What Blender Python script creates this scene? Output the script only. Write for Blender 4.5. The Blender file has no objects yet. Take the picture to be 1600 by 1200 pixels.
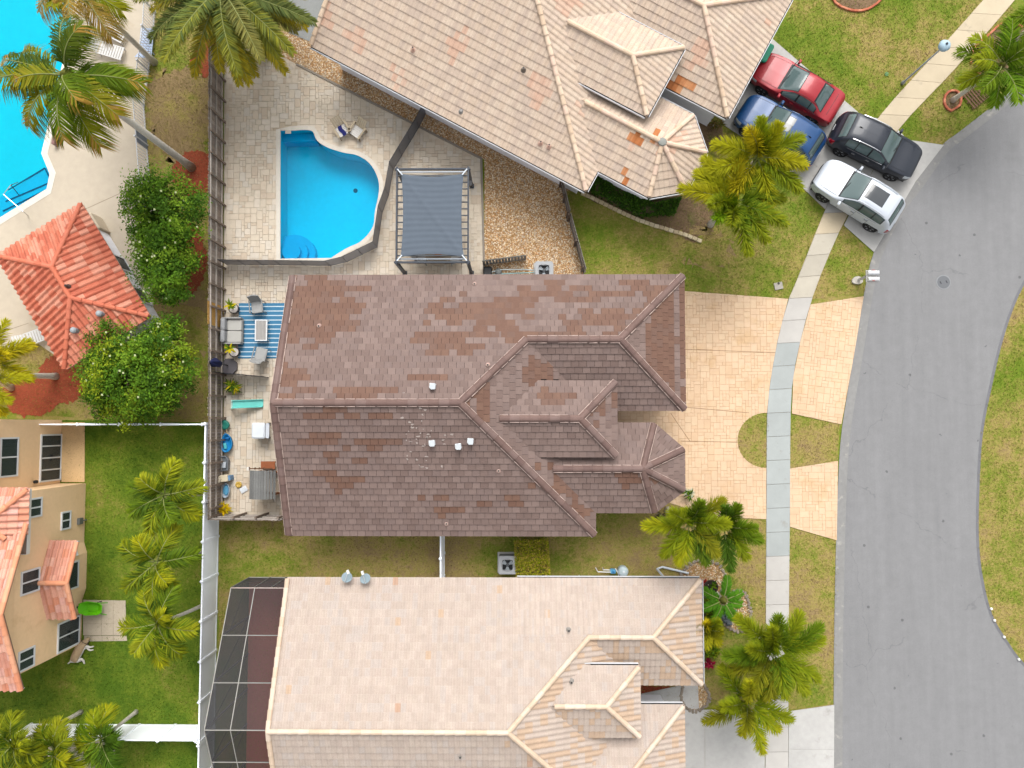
import bpy, bmesh, math, random
import numpy as np
from mathutils import Vector, Matrix
from mathutils.geometry import tessellate_polygon
R_ = math.radians
rnd = random.Random(7)
S = bpy.context.scene
COL = S.collection

# ------------------------------------------------------------------ camera (nadir drone view, slightly tilted)
F, HC, NX, NY = 1190.0, 36.0, 815.0, 662.0
dv = Vector((NX-800, -(NY-600), -F)).normalized()
Zc = -dv
Xc = Vector((1, 0, 0)); Xc = (Xc - Xc.dot(Zc)*Zc).normalized()
Yc = Zc.cross(Xc)
ROT = Matrix((Xc, Yc, Zc))                      # world = ROT @ camera axes
cam = bpy.data.objects.new('camera', bpy.data.cameras.new('camera'))
COL.objects.link(cam)
cam.matrix_world = Matrix.Translation((0, 0, HC)) @ ROT.to_4x4()
cam.data.sensor_width = 36; cam.data.lens = F/1600*36
cam.data.clip_start = .5; cam.data.clip_end = 2000
S.camera = cam
def P(px, py, z=0.0):
    v = ROT @ Vector((px-800, -(py-600), -F)); t = (z-HC)/v.z
    return (v.x*t, v.y*t)
def PL(lst, z=0.0): return [P(a, b, z) for a, b in lst]

# ------------------------------------------------------------------ sky, sun, exposure
W = bpy.data.worlds.new('World'); S.world = W; W.use_nodes = True
nt = W.node_tree; nt.nodes.clear()
sky = nt.nodes.new('ShaderNodeTexSky'); sky.sky_type = 'NISHITA'; sky.sun_disc = False
SUN_EL, SUN_AZ = 52, 6          # elevation; azimuth clockwise from +Y (image up)
sky.sun_elevation = R_(SUN_EL); sky.sun_rotation = R_(SUN_AZ); sky.dust_density = 4.0; sky.air_density = 1.0
hs = nt.nodes.new('ShaderNodeHueSaturation'); hs.inputs['Saturation'].default_value = .1
bg = nt.nodes.new('ShaderNodeBackground'); bg.inputs[1].default_value = .15
wo = nt.nodes.new('ShaderNodeOutputWorld')
nt.links.new(sky.outputs[0], hs.inputs['Color']); nt.links.new(hs.outputs[0], bg.inputs[0]); nt.links.new(bg.outputs[0], wo.inputs[0])
sl = bpy.data.lights.new('sun', 'SUN'); sl.energy = .8; sl.angle = R_(32); sl.color = (1, .95, .88)
so = bpy.data.objects.new('sun', sl); COL.objects.link(so)
sd = Vector((math.sin(R_(SUN_AZ))*math.cos(R_(SUN_EL)), math.cos(R_(SUN_AZ))*math.cos(R_(SUN_EL)), math.sin(R_(SUN_EL))))
so.rotation_euler = sd.to_track_quat('Z', 'Y').to_euler(); so.location = (0, 0, 60)
S.view_settings.view_transform = 'Standard'; S.view_settings.look = 'None'
S.view_settings.exposure = 1.1; S.view_settings.gamma = 1
S.render.engine = 'CYCLES'
S.cycles.max_bounces = 8; S.cycles.transparent_max_bounces = 16

# ------------------------------------------------------------------ materials
K = .66
def lin(c): return c/12.92 if c <= .04045 else ((c+.055)/1.055)**2.4
def C(r, g, b, k=K): return (lin(r/255)*k, lin(g/255)*k, lin(b/255)*k)
MATS = {}
def N(t, kind, **kw):
    n = t.nodes.new(kind)
    for k, v in kw.items(): setattr(n, k, v)
    return n
def mathn(t, op, a, b=None):
    n = N(t, 'ShaderNodeMath', operation=op)
    for i, x in enumerate((a, b)):
        if x is None: continue
        if isinstance(x, (int, float)): n.inputs[i].default_value = x
        else: t.links.new(x, n.inputs[i])
    return n.outputs[0]
def noise(t, pos, scale, detail=4, rough=.55, stretch=None):
    n = N(t, 'ShaderNodeTexNoise'); n.inputs['Scale'].default_value = scale
    n.inputs['Detail'].default_value = detail; n.inputs['Roughness'].default_value = rough
    if stretch:
        m = N(t, 'ShaderNodeMapping'); m.inputs['Scale'].default_value = stretch
        t.links.new(pos, m.inputs['Vector']); pos = m.outputs[0]
    t.links.new(pos, n.inputs['Vector']); return n.outputs['Fac']
def mat(name, base=(.5, .5, .5), rough=.75, spec=.3, metal=0, var=((1.5, .12), (25, .12)), bump=(40, .15), attr=False,
        trans=0, coat=0, stain=None, gain=1.0):
    if name in MATS: return MATS[name]
    m = bpy.data.materials.new(name); m.use_nodes = True; t = m.node_tree
    b = t.nodes['Principled BSDF']; out = t.nodes['Material Output']
    pos = N(t, 'ShaderNodeNewGeometry').outputs['Position']
    if attr:
        a = N(t, 'ShaderNodeAttribute'); a.attribute_name = 'Col'; col = a.outputs['Color']
    else:
        r = N(t, 'ShaderNodeRGB'); r.outputs[0].default_value = (*base, 1); col = r.outputs[0]
    if stain:                                   # (scale, threshold, colour, amount)
        sc, th, sc_col, am = stain
        f = noise(t, pos, sc, 6, .65)
        mr = N(t, 'ShaderNodeMapRange'); mr.inputs[1].default_value = th; mr.inputs[2].default_value = th+.12
        mr.inputs[4].default_value = am; t.links.new(f, mr.inputs[0])
        mx = N(t, 'ShaderNodeMix', data_type='RGBA'); t.links.new(mr.outputs[0], mx.inputs[0])
        t.links.new(col, mx.inputs[6]); mx.inputs[7].default_value = (*sc_col, 1); col = mx.outputs[2]
    fac = None
    for sc, am in var:
        f = noise(t, pos, sc, 5, .6)
        g = mathn(t, 'MULTIPLY_ADD', f, 2*am*1.6); g.node.inputs[2].default_value = 1-am*1.6
        fac = g if fac is None else mathn(t, 'MULTIPLY', fac, g)
    if gain != 1: fac = mathn(t, 'MULTIPLY', fac, gain)
    if fac is not None:
        v = N(t, 'ShaderNodeVectorMath', operation='SCALE'); t.links.new(col, v.inputs[0]); t.links.new(fac, v.inputs['Scale']); col = v.outputs[0]
    t.links.new(col, b.inputs['Base Color'])
    b.inputs['Roughness'].default_value = rough; b.inputs['Metallic'].default_value = metal
    b.inputs['Specular IOR Level'].default_value = spec
    if coat: b.inputs['Coat Weight'].default_value = coat; b.inputs['Coat Roughness'].default_value = .05
    if bump:
        bn = N(t, 'ShaderNodeBump'); bn.inputs['Strength'].default_value = bump[1]; bn.inputs['Distance'].default_value = .02
        t.links.new(noise(t, pos, bump[0], 5, .6), bn.inputs['Height']); t.links.new(bn.outputs[0], b.inputs['Normal'])
    if trans:
        tr = N(t, 'ShaderNodeBsdfTranslucent'); t.links.new(col, tr.inputs[0]); ms = N(t, 'ShaderNodeMixShader'); ms.inputs[0].default_value = trans
        t.links.new(b.outputs[0], ms.inputs[1]); t.links.new(tr.outputs[0], ms.inputs[2]); t.links.new(ms.outputs[0], out.inputs[0])
    MATS[name] = m; return m
def glassy(name, tint, alpha, rough=.03, base=(.02, .03, .03)):
    """see-through sheet: part transparent tint, part glossy dark coat"""
    if name in MATS: return MATS[name]
    m = bpy.data.materials.new(name); m.use_nodes = True; t = m.node_tree
    b = t.nodes['Principled BSDF']; out = t.nodes['Material Output']
    b.inputs['Base Color'].default_value = (*base, 1); b.inputs['Roughness'].default_value = rough
    b.inputs['Specular IOR Level'].default_value = .6
    tr = N(t, 'ShaderNodeBsdfTransparent'); tr.inputs[0].default_value = (*tint, 1)
    ms = N(t, 'ShaderNodeMixShader'); ms.inputs[0].default_value = alpha
    t.links.new(tr.outputs[0], ms.inputs[1]); t.links.new(b.outputs[0], ms.inputs[2]); t.links.new(ms.outputs[0], out.inputs[0])
    MATS[name] = m; return m
def water(name, tint):
    m = bpy.data.materials.new(name); m.use_nodes = True; t = m.node_tree
    t.nodes.remove(t.nodes['Principled BSDF']); out = t.nodes['Material Output']
    pos = N(t, 'ShaderNodeNewGeometry').outputs['Position']
    gl = N(t, 'ShaderNodeBsdfGlossy'); gl.inputs['Roughness'].default_value = .04
    rf = N(t, 'ShaderNodeBsdfTransparent'); rf.inputs[0].default_value = (*tint, 1)
    fr = N(t, 'ShaderNodeFresnel'); fr.inputs[0].default_value = 1.27
    bn = N(t, 'ShaderNodeBump'); bn.inputs['Strength'].default_value = .35; bn.inputs['Distance'].default_value = .05
    bn.inputs['Strength'].default_value = .24
    t.links.new(noise(t, pos, 5, 4, .6), bn.inputs['Height'])
    t.links.new(bn.outputs[0], gl.inputs['Normal']); t.links.new(bn.outputs[0], fr.inputs['Normal'])
    ms = N(t, 'ShaderNodeMixShader'); t.links.new(fr.outputs[0], ms.inputs[0]); t.links.new(rf.outputs[0], ms.inputs[1]); t.links.new(gl.outputs[0], ms.inputs[2])
    t.links.new(ms.outputs[0], out.inputs[0]); return m
def grass_mat(name, dry, seed, blade=False):
    """lawn: patches of green, olive, straw and bare brown"""
    m = bpy.data.materials.new(name); m.use_nodes = True; t = m.node_tree
    b = t.nodes['Principled BSDF']; b.inputs['Roughness'].default_value = .85; b.inputs['Specular IOR Level'].default_value = .15
    p0 = N(t, 'ShaderNodeNewGeometry').outputs['Position']
    mp = N(t, 'ShaderNodeMapping'); mp.inputs['Location'].default_value = (seed*17.3, seed*5.1, 0); mp.inputs['Scale'].default_value = (1, 1, .05)
    t.links.new(p0, mp.inputs[0]); p = mp.outputs[0]
    a = noise(t, p, .30, 5, .6); c = noise(t, p, 1.6, 6, .7); e = noise(t, p, 9, 6, .75)
    s = mathn(t, 'ADD', mathn(t, 'MULTIPLY', a, 1.3), mathn(t, 'MULTIPLY', c, .8))
    s = mathn(t, 'ADD', s, mathn(t, 'MULTIPLY', e, .9)); s = mathn(t, 'ADD', s, dry-1.5+.47)
    cr = N(t, 'ShaderNodeValToRGB'); el = cr.color_ramp.elements
    stops = [(.10, (80, 108, 24)), (.36, (108, 127, 35)), (.52, (130, 132, 56)), (.68, (158, 142, 82)), (.88, (146, 124, 88))]
    el[0].position = stops[0][0]; el[0].color = (*C(*stops[0][1]), 1); el[1].position = stops[-1][0]; el[1].color = (*C(*stops[-1][1]), 1)
    for q, cc in stops[1:-1]:
        x = el.new(q); x.color = (*C(*cc), 1)
    t.links.new(s, cr.inputs[0])
    g = mathn(t, 'MULTIPLY_ADD', noise(t, p, 26, 5, .75), 1.7); g.node.inputs[2].default_value = .3
    if blade:
        at = N(t, 'ShaderNodeAttribute'); at.attribute_name = 'Col'; g = mathn(t, 'MULTIPLY', g, at.outputs['Fac'])
    v = N(t, 'ShaderNodeVectorMath', operation='SCALE'); t.links.new(cr.outputs[0], v.inputs[0]); t.links.new(g, v.inputs['Scale'])
    t.links.new(v.outputs[0], b.inputs['Base Color'])
    bn = N(t, 'ShaderNodeBump'); bn.inputs['Strength'].default_value = .6; bn.inputs['Distance'].default_value = .04
    t.links.new(noise(t, p0, 30, 4, .7), bn.inputs['Height']); t.links.new(bn.outputs[0], b.inputs['Normal'])
    return m

M = dict(
    white=mat('white_paint', C(236, 238, 240), .45, var=((2, .04),), bump=None),
    vinyl=mat('white_vinyl', C(240, 244, 250, 1.0), .4, var=((.8, .05),), bump=None),
    black=mat('black_plastic', C(34, 36, 40), .5, var=((20, .1),), bump=None),
    rubber=mat('rubber', C(38, 38, 40), .8, var=((20, .1),)),
    steel=mat('grey_metal', C(150, 154, 158), .4, metal=.6, var=((10, .08),), bump=None),
    darkmetal=mat('charcoal_metal', C(58, 64, 72), .5, metal=.3, var=((8, .08),), bump=None),
    concrete=mat('concrete', C(196, 194, 190), .85, var=((.6, .12), (4, .08), (60, .08)), stain=(.9, .6, C(150, 146, 138), .6)),
    walk=mat('walk_concrete', attr=True, rough=.85, var=((1.1, .1), (60, .08)), stain=(1.6, .62, C(150, 142, 130), .55)),
    deck=mat('cool_deck', C(204, 191, 171), .85, var=((.4, .08), (3, .07), (50, .06)), stain=(.7, .62, C(192, 176, 150), .6)),
    asphalt=mat('asphalt', C(140, 140, 141), .88, var=((.25, .05), (2.2, .08), (20, .08), (90, .3)), bump=(160, .35), stain=(.5, .6, C(124, 124, 124), .35)),
    wall=mat('wall_stucco', C(222, 222, 228, 1.0), .85, var=((1, .05),), bump=(80, .3)),
    tan=mat('tan_stucco', C(222, 188, 148, 1.0), .85, var=((.6, .06), (6, .05)), bump=(80, .3), stain=(.9, .58, C(200, 164, 124, 1.0), .5)),
    tile=mat('roof_tile', attr=True, rough=.7, spec=.25, var=((2.5, .10), (18, .10)), bump=(50, .25)),
    under=mat('roof_underlay', C(70, 60, 56), .9),
    underc=mat('roof_underlay_pale', C(140, 116, 100), .9),
    paver=mat('paver', attr=True, rough=.8, var=((.5, .10), (6, .08), (50, .08)), bump=(45, .3)),
    joint=mat('joint_sand', C(202, 186, 162), .95),
    leaf=mat('leaf', attr=True, rough=.7, spec=.12, var=((3, .1),), bump=None, trans=.25, gain=1.12),
    bark=mat('palm_bark', C(186, 180, 168, .9), .9, var=((3, .2), (14, .2)), bump=(22, .8)),
    darkbark=mat('dark_bark', C(96, 80, 62), .9, var=((6, .3),), bump=(18, .9)),
    wood=mat('weathered_wood', attr=True, rough=.85, var=((2, .15), (20, .2)), bump=(30, .5)),
    stone=mat('stone', attr=True, rough=.85, var=((6, .12),), bump=(40, .4)),
    mulch=mat('red_mulch', C(158, 76, 50), .95, var=((1.2, .15), (9, .3), (40, .4)), bump=(35, 1)),
    dirt=mat('bare_soil', C(132, 108, 82), .95, var=((1.1, .25), (9, .3), (45, .3)), bump=(30, 1), stain=(1.4, .55, C(108, 116, 52), .7)),
    gravelbed=mat('gravel_bed', C(170, 130, 86), .95, var=((.6, .12), (30, .4)), bump=(30, 1)),
    plain=mat('painted', attr=True, rough=.5, var=((3, .06),), bump=None),
    cloth=mat('fabric', attr=True, rough=.9, var=((4, .07), (60, .06)), bump=(120, .2)),
    glass=glassy('window_glass', (.6, .66, .66), .45, .05, (.06, .075, .08)),
    carglass=glassy('car_glass', (.45, .6, .58), .72, .04, (.10, .145, .145)),
    mesh=glassy('mesh_screen', (.6, .6, .62), .62, .8, (.05, .05, .055)), roofmesh=glassy('roof_mesh_screen', (.8, .8, .8), .34, .8, (.05, .05, .055)),
    poolmesh=glassy('pool_fence_mesh', (.6, .6, .64), .8, .8, (.085, .088, .10)),
    pool=mat('pool_plaster', C(70, 218, 230, .9), .6, var=((.5, .06), (4, .05)), bump=None),
    pool2=mat('pool_plaster_light', C(80, 214, 224, .85), .6, var=((.3, .06), (3, .05)), bump=None),
    step=mat('pool_step', C(120, 196, 226, .8), .6, var=((2, .08),), bump=None),
    chrome=mat('chrome', C(220, 222, 226), .12, metal=1, var=(), bump=None),
)

def weather_road(m):
    t = m.node_tree; b = t.nodes['Principled BSDF']; src = b.inputs['Base Color'].links[0].from_socket
    pos = N(t, 'ShaderNodeNewGeometry').outputs['Position']
    nz = N(t, 'ShaderNodeTexNoise'); nz.inputs['Scale'].default_value = 1.2; nz.inputs['Detail'].default_value = 5; t.links.new(pos, nz.inputs['Vector'])
    wp = N(t, 'ShaderNodeVectorMath', operation='MULTIPLY_ADD'); t.links.new(nz.outputs['Color'], wp.inputs[0]); wp.inputs[1].default_value = (1.1, 1.1, 0); t.links.new(pos, wp.inputs[2])
    vo = N(t, 'ShaderNodeTexVoronoi', feature='DISTANCE_TO_EDGE', voronoi_dimensions='2D'); vo.inputs['Scale'].default_value = .16; t.links.new(wp.outputs[0], vo.inputs['Vector'])
    cr = mathn(t, 'MULTIPLY', mathn(t, 'LESS_THAN', vo.outputs['Distance'], .0028), mathn(t, 'GREATER_THAN', noise(t, pos, .35, 3), .5))
    v2 = N(t, 'ShaderNodeTexVoronoi', voronoi_dimensions='2D'); v2.inputs['Scale'].default_value = .45; t.links.new(pos, v2.inputs['Vector'])
    sp = mathn(t, 'MULTIPLY', mathn(t, 'LESS_THAN', v2.outputs['Distance'], .03), mathn(t, 'GREATER_THAN', noise(t, pos, 2.3, 2), .52))
    st = noise(t, pos, 1.0, 4, .6, (2.6, .16, 1))                       # worn wheel tracks along the street
    g1 = mathn(t, 'MULTIPLY_ADD', st, .28); g1.node.inputs[2].default_value = .86
    g2 = mathn(t, 'MULTIPLY_ADD', cr, -.16); g2.node.inputs[2].default_value = 1
    g3 = mathn(t, 'MULTIPLY_ADD', sp, -.4); g3.node.inputs[2].default_value = 1
    f = mathn(t, 'MULTIPLY', mathn(t, 'MULTIPLY', g1, g2), g3)
    v = N(t, 'ShaderNodeVectorMath', operation='SCALE'); t.links.new(src, v.inputs[0]); t.links.new(f, v.inputs['Scale']); t.links.new(v.outputs[0], b.inputs['Base Color'])
weather_road(M['asphalt'])

# ------------------------------------------------------------------ mesh helpers
class MB:
    def __init__(s): s.v = []; s.f = []; s.c = []; s.m = []
    def add(s, vs, fs, col=(.5, .5, .5), mi=0):
        o = len(s.v); s.v.extend(tuple(p) for p in vs)
        for f in fs: s.f.append(tuple(i+o for i in f)); s.c.append(col); s.m.append(mi)
    def box(s, c, d, rz=0, col=(.5,)*3, mi=0, mtx=None):
        hx, hy, hz = d[0]/2, d[1]/2, d[2]/2
        vs = [Vector((x*hx, y*hy, z*hz)) for z in (-1, 1) for x, y in ((-1, -1), (1, -1), (1, 1), (-1, 1))]
        T = mtx if mtx is not None else Matrix.Translation(c) @ Matrix.Rotation(rz, 4, 'Z')
        s.add([T @ p for p in vs], [(3, 2, 1, 0), (4, 5, 6, 7), (0, 1, 5, 4), (1, 2, 6, 5), (2, 3, 7, 6), (3, 0, 4, 7)], col, mi)
    def rbox(s, c, d, r, rz=0, col=(.5,)*3, mi=0, top=.0):
        """box with rounded plan corners; top = inset of the upper edge"""
        poly = rrect(d[0], d[1], r); cs, sn = math.cos(rz), math.sin(rz)
        tr = lambda k: [(c[0]+(x*cs-y*sn)*k, c[1]+(x*sn+y*cs)*k) for x, y in poly]
        z0, z1 = c[2]-d[2]/2, c[2]+d[2]/2
        k = 1-2*top/min(d[0], d[1])
        s.rings([[(x, y, z0) for x, y in tr(1)], [(x, y, z1-top) for x, y in tr(1)], [(x, y, z1) for x, y in tr(k)]], col, mi, cap=True)
    def rings(s, rs, col=(.5,)*3, mi=0, cap=False, closed=True):
        n = len(rs[0]); vs = [p for r in rs for p in r]; fs = []
        for i in range(len(rs)-1):
            for j in range(n if closed else n-1):
                k = (j+1) % n; fs.append((i*n+j, i*n+k, (i+1)*n+k, (i+1)*n+j))
        if cap: fs.append(tuple(range(n))[::-1]); fs.append(tuple((len(rs)-1)*n+j for j in range(n)))
        s.add(vs, fs, col, mi)
    def bar(s, a, b, w, h, col=(.5,)*3, mi=0, up=(0, 0, 1)):
        a, b = Vector(a), Vector(b); d = b-a; L = d.length
        if L < 1e-5: return
        x = d/L; u = Vector(up)
        if abs(x.dot(u)) > .98: u = Vector((0, 1, 0))
        y = u.cross(x).normalized(); z = x.cross(y)
        T = Matrix((x, y, z)).transposed().to_4x4(); T.translation = (a+b)/2
        s.box(None, (L, w, h), mtx=T, col=col, mi=mi)
    def tube(s, pts, r, n=8, col=(.5,)*3, mi=0, cap=True):
        pts = [Vector(p) for p in pts]; rs = []
        for i, p in enumerate(pts):
            d = (pts[min(i+1, len(pts)-1)]-pts[max(i-1, 0)]).normalized()
            u = Vector((0, 0, 1)) if abs(d.z) < .9 else Vector((1, 0, 0))
            a = u.cross(d).normalized(); b = d.cross(a); rr = r[i] if isinstance(r, (list, tuple)) else r
            rs.append([p+(a*math.cos(2*math.pi*k/n)+b*math.sin(2*math.pi*k/n))*rr for k in range(n)])
        s.rings(rs, col, mi, cap)
    def lathe(s, prof, c=(0, 0, 0), n=20, col=(.5,)*3, mi=0, T=None):
        rs = []
        for r, z in prof:
            ring = [Vector((r*math.cos(2*math.pi*k/n), r*math.sin(2*math.pi*k/n), z)) for k in range(n)]
            rs.append([(T @ p) if T else p+Vector(c) for p in ring])
        s.rings(rs, col, mi, True)
    def prism(s, poly, z0, z1, col=(.5,)*3, mi=0, bottom=False):
        poly = ccw(poly); n = len(poly)
        tri = tessellate_polygon([[Vector((x, y, 0)) for x, y in poly]])
        vs = [(x, y, z0) for x, y in poly]+[(x, y, z1) for x, y in poly]
        fs = [(i, (i+1) % n, n+(i+1) % n, n+i) for i in range(n)]
        for t in tri:
            t = up3(t, poly); fs.append(tuple(n+i for i in t))
            if bottom: fs.append(tuple(t[::-1]))
        s.add(vs, fs, col, mi)
    def sheet(s, polys, z, col=(.5,)*3, mi=0):
        """polys = [outer, hole, ...]"""
        allp = [p for q in polys for p in q]
        tri = tessellate_polygon([[Vector((x, y, 0)) for x, y in q] for q in polys])
        s.add([(x, y, z) for x, y in allp], [up3(t, allp) for t in tri], col, mi)
    def mesh(s, name, mats, smooth=False):
        me = bpy.data.meshes.new(name); me.from_pydata(s.v, [], s.f); me.update()
        for m in (mats if isinstance(mats, (list, tuple)) else [mats]): me.materials.append(m)
        if len(s.f):
            a = me.attributes.new('Col', 'FLOAT_COLOR', 'FACE')
            arr = np.ones((len(s.f), 4), np.float32); arr[:, :3] = np.array(s.c, np.float32); a.data.foreach_set('color', arr.ravel())
            if any(s.m): me.polygons.foreach_set('material_index', s.m)
            if smooth: me.polygons.foreach_set('use_smooth', [True]*len(s.f))
        return me
    def build(s, name, mats, parent=None, smooth=False, kind=None):
        return link(name, s.mesh(name, mats, smooth), parent, None, kind)
def up3(t, poly):
    a, b, c = (poly[i] for i in t)
    return tuple(t) if (b[0]-a[0])*(c[1]-a[1])-(b[1]-a[1])*(c[0]-a[0]) > 0 else tuple(t)[::-1]
def area(p): return .5*sum(p[i-1][0]*p[i][1]-p[i][0]*p[i-1][1] for i in range(len(p)))
def ccw(p): return list(p) if area(p) > 0 else list(p)[::-1]
def rrect(w, d, r, n=4):
    out = []
    for cx, cy, a0 in ((w/2-r, d/2-r, 0), (-w/2+r, d/2-r, 90), (-w/2+r, -d/2+r, 180), (w/2-r, -d/2+r, 270)):
        for k in range(n+1): a = R_(a0+90*k/n); out.append((cx+r*math.cos(a), cy+r*math.sin(a)))
    return out
def spline(pts, n=6, closed=False):
    out = []; m = len(pts)
    for i in range(m if closed else m-1):
        g = (lambda k: pts[k % m]) if closed else (lambda k: pts[min(max(k, 0), m-1)])
        p0, p1, p2, p3 = g(i-1), g(i), g(i+1), g(i+2)
        for k in range(n):
            t = k/n
            out.append(tuple(.5*(2*b+(c-a)*t+(2*a-5*b+4*c-d)*t*t+(3*b-a-3*c+d)*t**3) for a, b, c, d in zip(p0, p1, p2, p3)))
    if not closed: out.append(tuple(pts[-1]))
    return out
def ellipse(cx, cy, rx, ry, n=28, wob=0, seed=0):
    r = random.Random(seed); ph = [r.uniform(0, 6.28) for _ in range(3)]
    return [(cx+rx*(1+wob*(math.sin(2*a+ph[0])+math.sin(3*a+ph[1])+.6*math.sin(5*a+ph[2])))*math.cos(a), cy+ry*(1+wob*(math.sin(2*a+ph[0])+math.sin(3*a+ph[1])+.6*math.sin(5*a+ph[2])))*math.sin(a)) for a in (2*math.pi*k/n for k in range(n))]
def inpoly(x, y, poly):
    r = False; j = len(poly)-1
    for i in range(len(poly)):
        xi, yi = poly[i]; xj, yj = poly[j]
        if (yi > y) != (yj > y) and x < (xj-xi)*(y-yi)/(yj-yi)+xi: r = not r
        j = i
    return r
def inpoly_np(X, Y, poly):
    r = np.zeros(X.shape, bool); j = len(poly)-1
    for i in range(len(poly)):
        xi, yi = poly[i]; xj, yj = poly[j]
        if yi != yj: r ^= ((yi > Y) != (yj > Y)) & (X < (xj-xi)*(Y-yi)/(yj-yi)+xi)
        j = i
    return r
def clip(poly, a, b, c):
    """keep the part of poly (tuples, first two coords are 2-D) with a*x+b*y+c >= 0"""
    out = []; n = len(poly)
    for i in range(n):
        p, q = poly[i], poly[(i+1) % n]
        dp, dq = a*p[0]+b*p[1]+c, a*q[0]+b*q[1]+c
        if dp >= 0: out.append(p)
        if (dp >= 0) != (dq >= 0):
            t = dp/(dp-dq); out.append(tuple(x+(y-x)*t for x, y in zip(p, q)))
    return out
def link(name, me, parent=None, mtx=None, kind=None):
    o = bpy.data.objects.new(name, me); COL.objects.link(o)
    if parent is not None:
        o.parent = parent
        if parent.name in BASE:
            o.matrix_parent_inverse = Matrix(BASE[parent.name]).inverted()
    if mtx is not None: o.matrix_basis = mtx
    if kind: o['kind'] = kind
    return o
BASE = {}
def thing(name, label, cat, loc=(0, 0, 0), group=None):
    o = bpy.data.objects.new(name, None); COL.objects.link(o); o.location = loc; o.empty_display_size = .2
    BASE[o.name] = Matrix.Translation(loc)
    return tag(o, label, cat, group)
def tag(o, label, cat, group=None, kind=None):
    o['label'] = label; o['category'] = cat
    if group: o['group'] = group
    if kind: o['kind'] = kind
    return o
def struct(name, mb, m, label=None, smooth=False):
    o = mb.build(name, m, None, smooth, 'structure')
    if label: o['label'] = label
    return o
def jit(c, a, r=rnd):
    k = 1+r.uniform(-a, a); return tuple(max(0, x*k) for x in c)
def lerp(a, b, t): return tuple(x+(y-x)*t for x, y in zip(a, b))

# ================================================================== GROUND
pool_px = spline([(455, 203), (487, 203), (497, 219), (512, 229), (536, 237), (560, 242), (580, 256), (592, 278), (594, 300), (588, 330), (584, 356), (566, 378), (542, 390), (518, 405)], 5)+[(437, 405), (437, 203)]
POOL = ccw(PL(pool_px))
cpool_px = [(-420, -190), (140, -190), (118, 0), (104, 78), (66, 240), (79, 272), (74, 296), (12, 334), (-60, 378), (-420, 580)]
CPOOL = ccw(PL(cpool_px))
g = MB(); g.sheet([[(-260, -260), (260, -260), (260, 260), (-260, 260)], POOL, CPOOL], 0)
GSPEC = [('lawn_green', -.17, 1), ('lawn_mixed', .10, 2), ('lawn_dry', .17, 3), ('lawn_olive', .03, 4), ('lawn_far', .05, 5), ('lawn_bare', .42, 6)]
GM = [grass_mat(*q) for q in GSPEC]; GB = [grass_mat(q[0]+'_blades', q[1], q[2], True) for q in GSPEC]
struct('ground', g, GM[4])
LAWNS = []
def lawn(px, gi, z=.006, label=None, raw=False):
    poly = px if raw else PL(px); b = MB(); b.sheet([poly], z); o = struct('lawn', b, GM[gi], label); LAWNS.append((poly, gi, z)); return o
lawn([(-300, 650), (338, 660), (338, 1132), (-300, 1132)], 0)
lawn([(-300, 1133), (338, 1133), (336, 1320), (-300, 1320)], 0)
lawn([(342, 805), (940, 790), (1075, 760), (1150, 800), (1197, 808), (1197, 1108), (1050, 1106), (342, 1106)], 2)
lawn([(342, 1107), (430, 1107), (430, 1330), (342, 1330)], 3)
lawn([(880, 280), (935, 270), (1130, 190), (1289, 328), (1250, 425), (1231, 468), (915, 458), (890, 330)], 3)
lawn([(1205, 62), (1250, -60), (1330, -250), (1700, -250), (1536, 0), (1372, 184), (1345, 180)], 3)
lawn([(1403, 203), (1578, 9), (1605, 30), (1600, 132), (1560, 160), (1500, 207), (1474, 226), (1418, 219)], 3)
lawn([(1318, 352), (1364, 398), (1350, 458), (1268, 468), (1284, 425)], 1)
lawn([(1237, 645), (1312, 662), (1309, 720), (1233, 732)], 1)
lawn([(1233, 824), (1307, 845), (1303, 1100), (1232, 1109)], 2)
IS_px = [(1760, 330), (1640, 400), (1600, 445), (1570, 520), (1548, 610), (1535, 680), (1530, 760), (1529, 840), (1535, 900), (1550, 960), (1575, 1003), (1600, 1036), (1660, 1090), (1760, 1120)]
lawn(spline(IS_px, 4), 1, .03)
lawn([(222, -60), (345, -60), (340, 655), (150, 655), (-40, 640), (-40, 540), (60, 535), (110, 570), (240, 500), (240, 300), (233, 262), (226, 165), (240, 60)], 2)
half = [P(1197, 646)]+[P(1197-45*math.sin(a), 688-43*math.cos(a)) for a in (math.pi*k/20 for k in range(1, 20))]+[P(1197, 731)]
lawn(half, 1, .042, raw=True)

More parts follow.
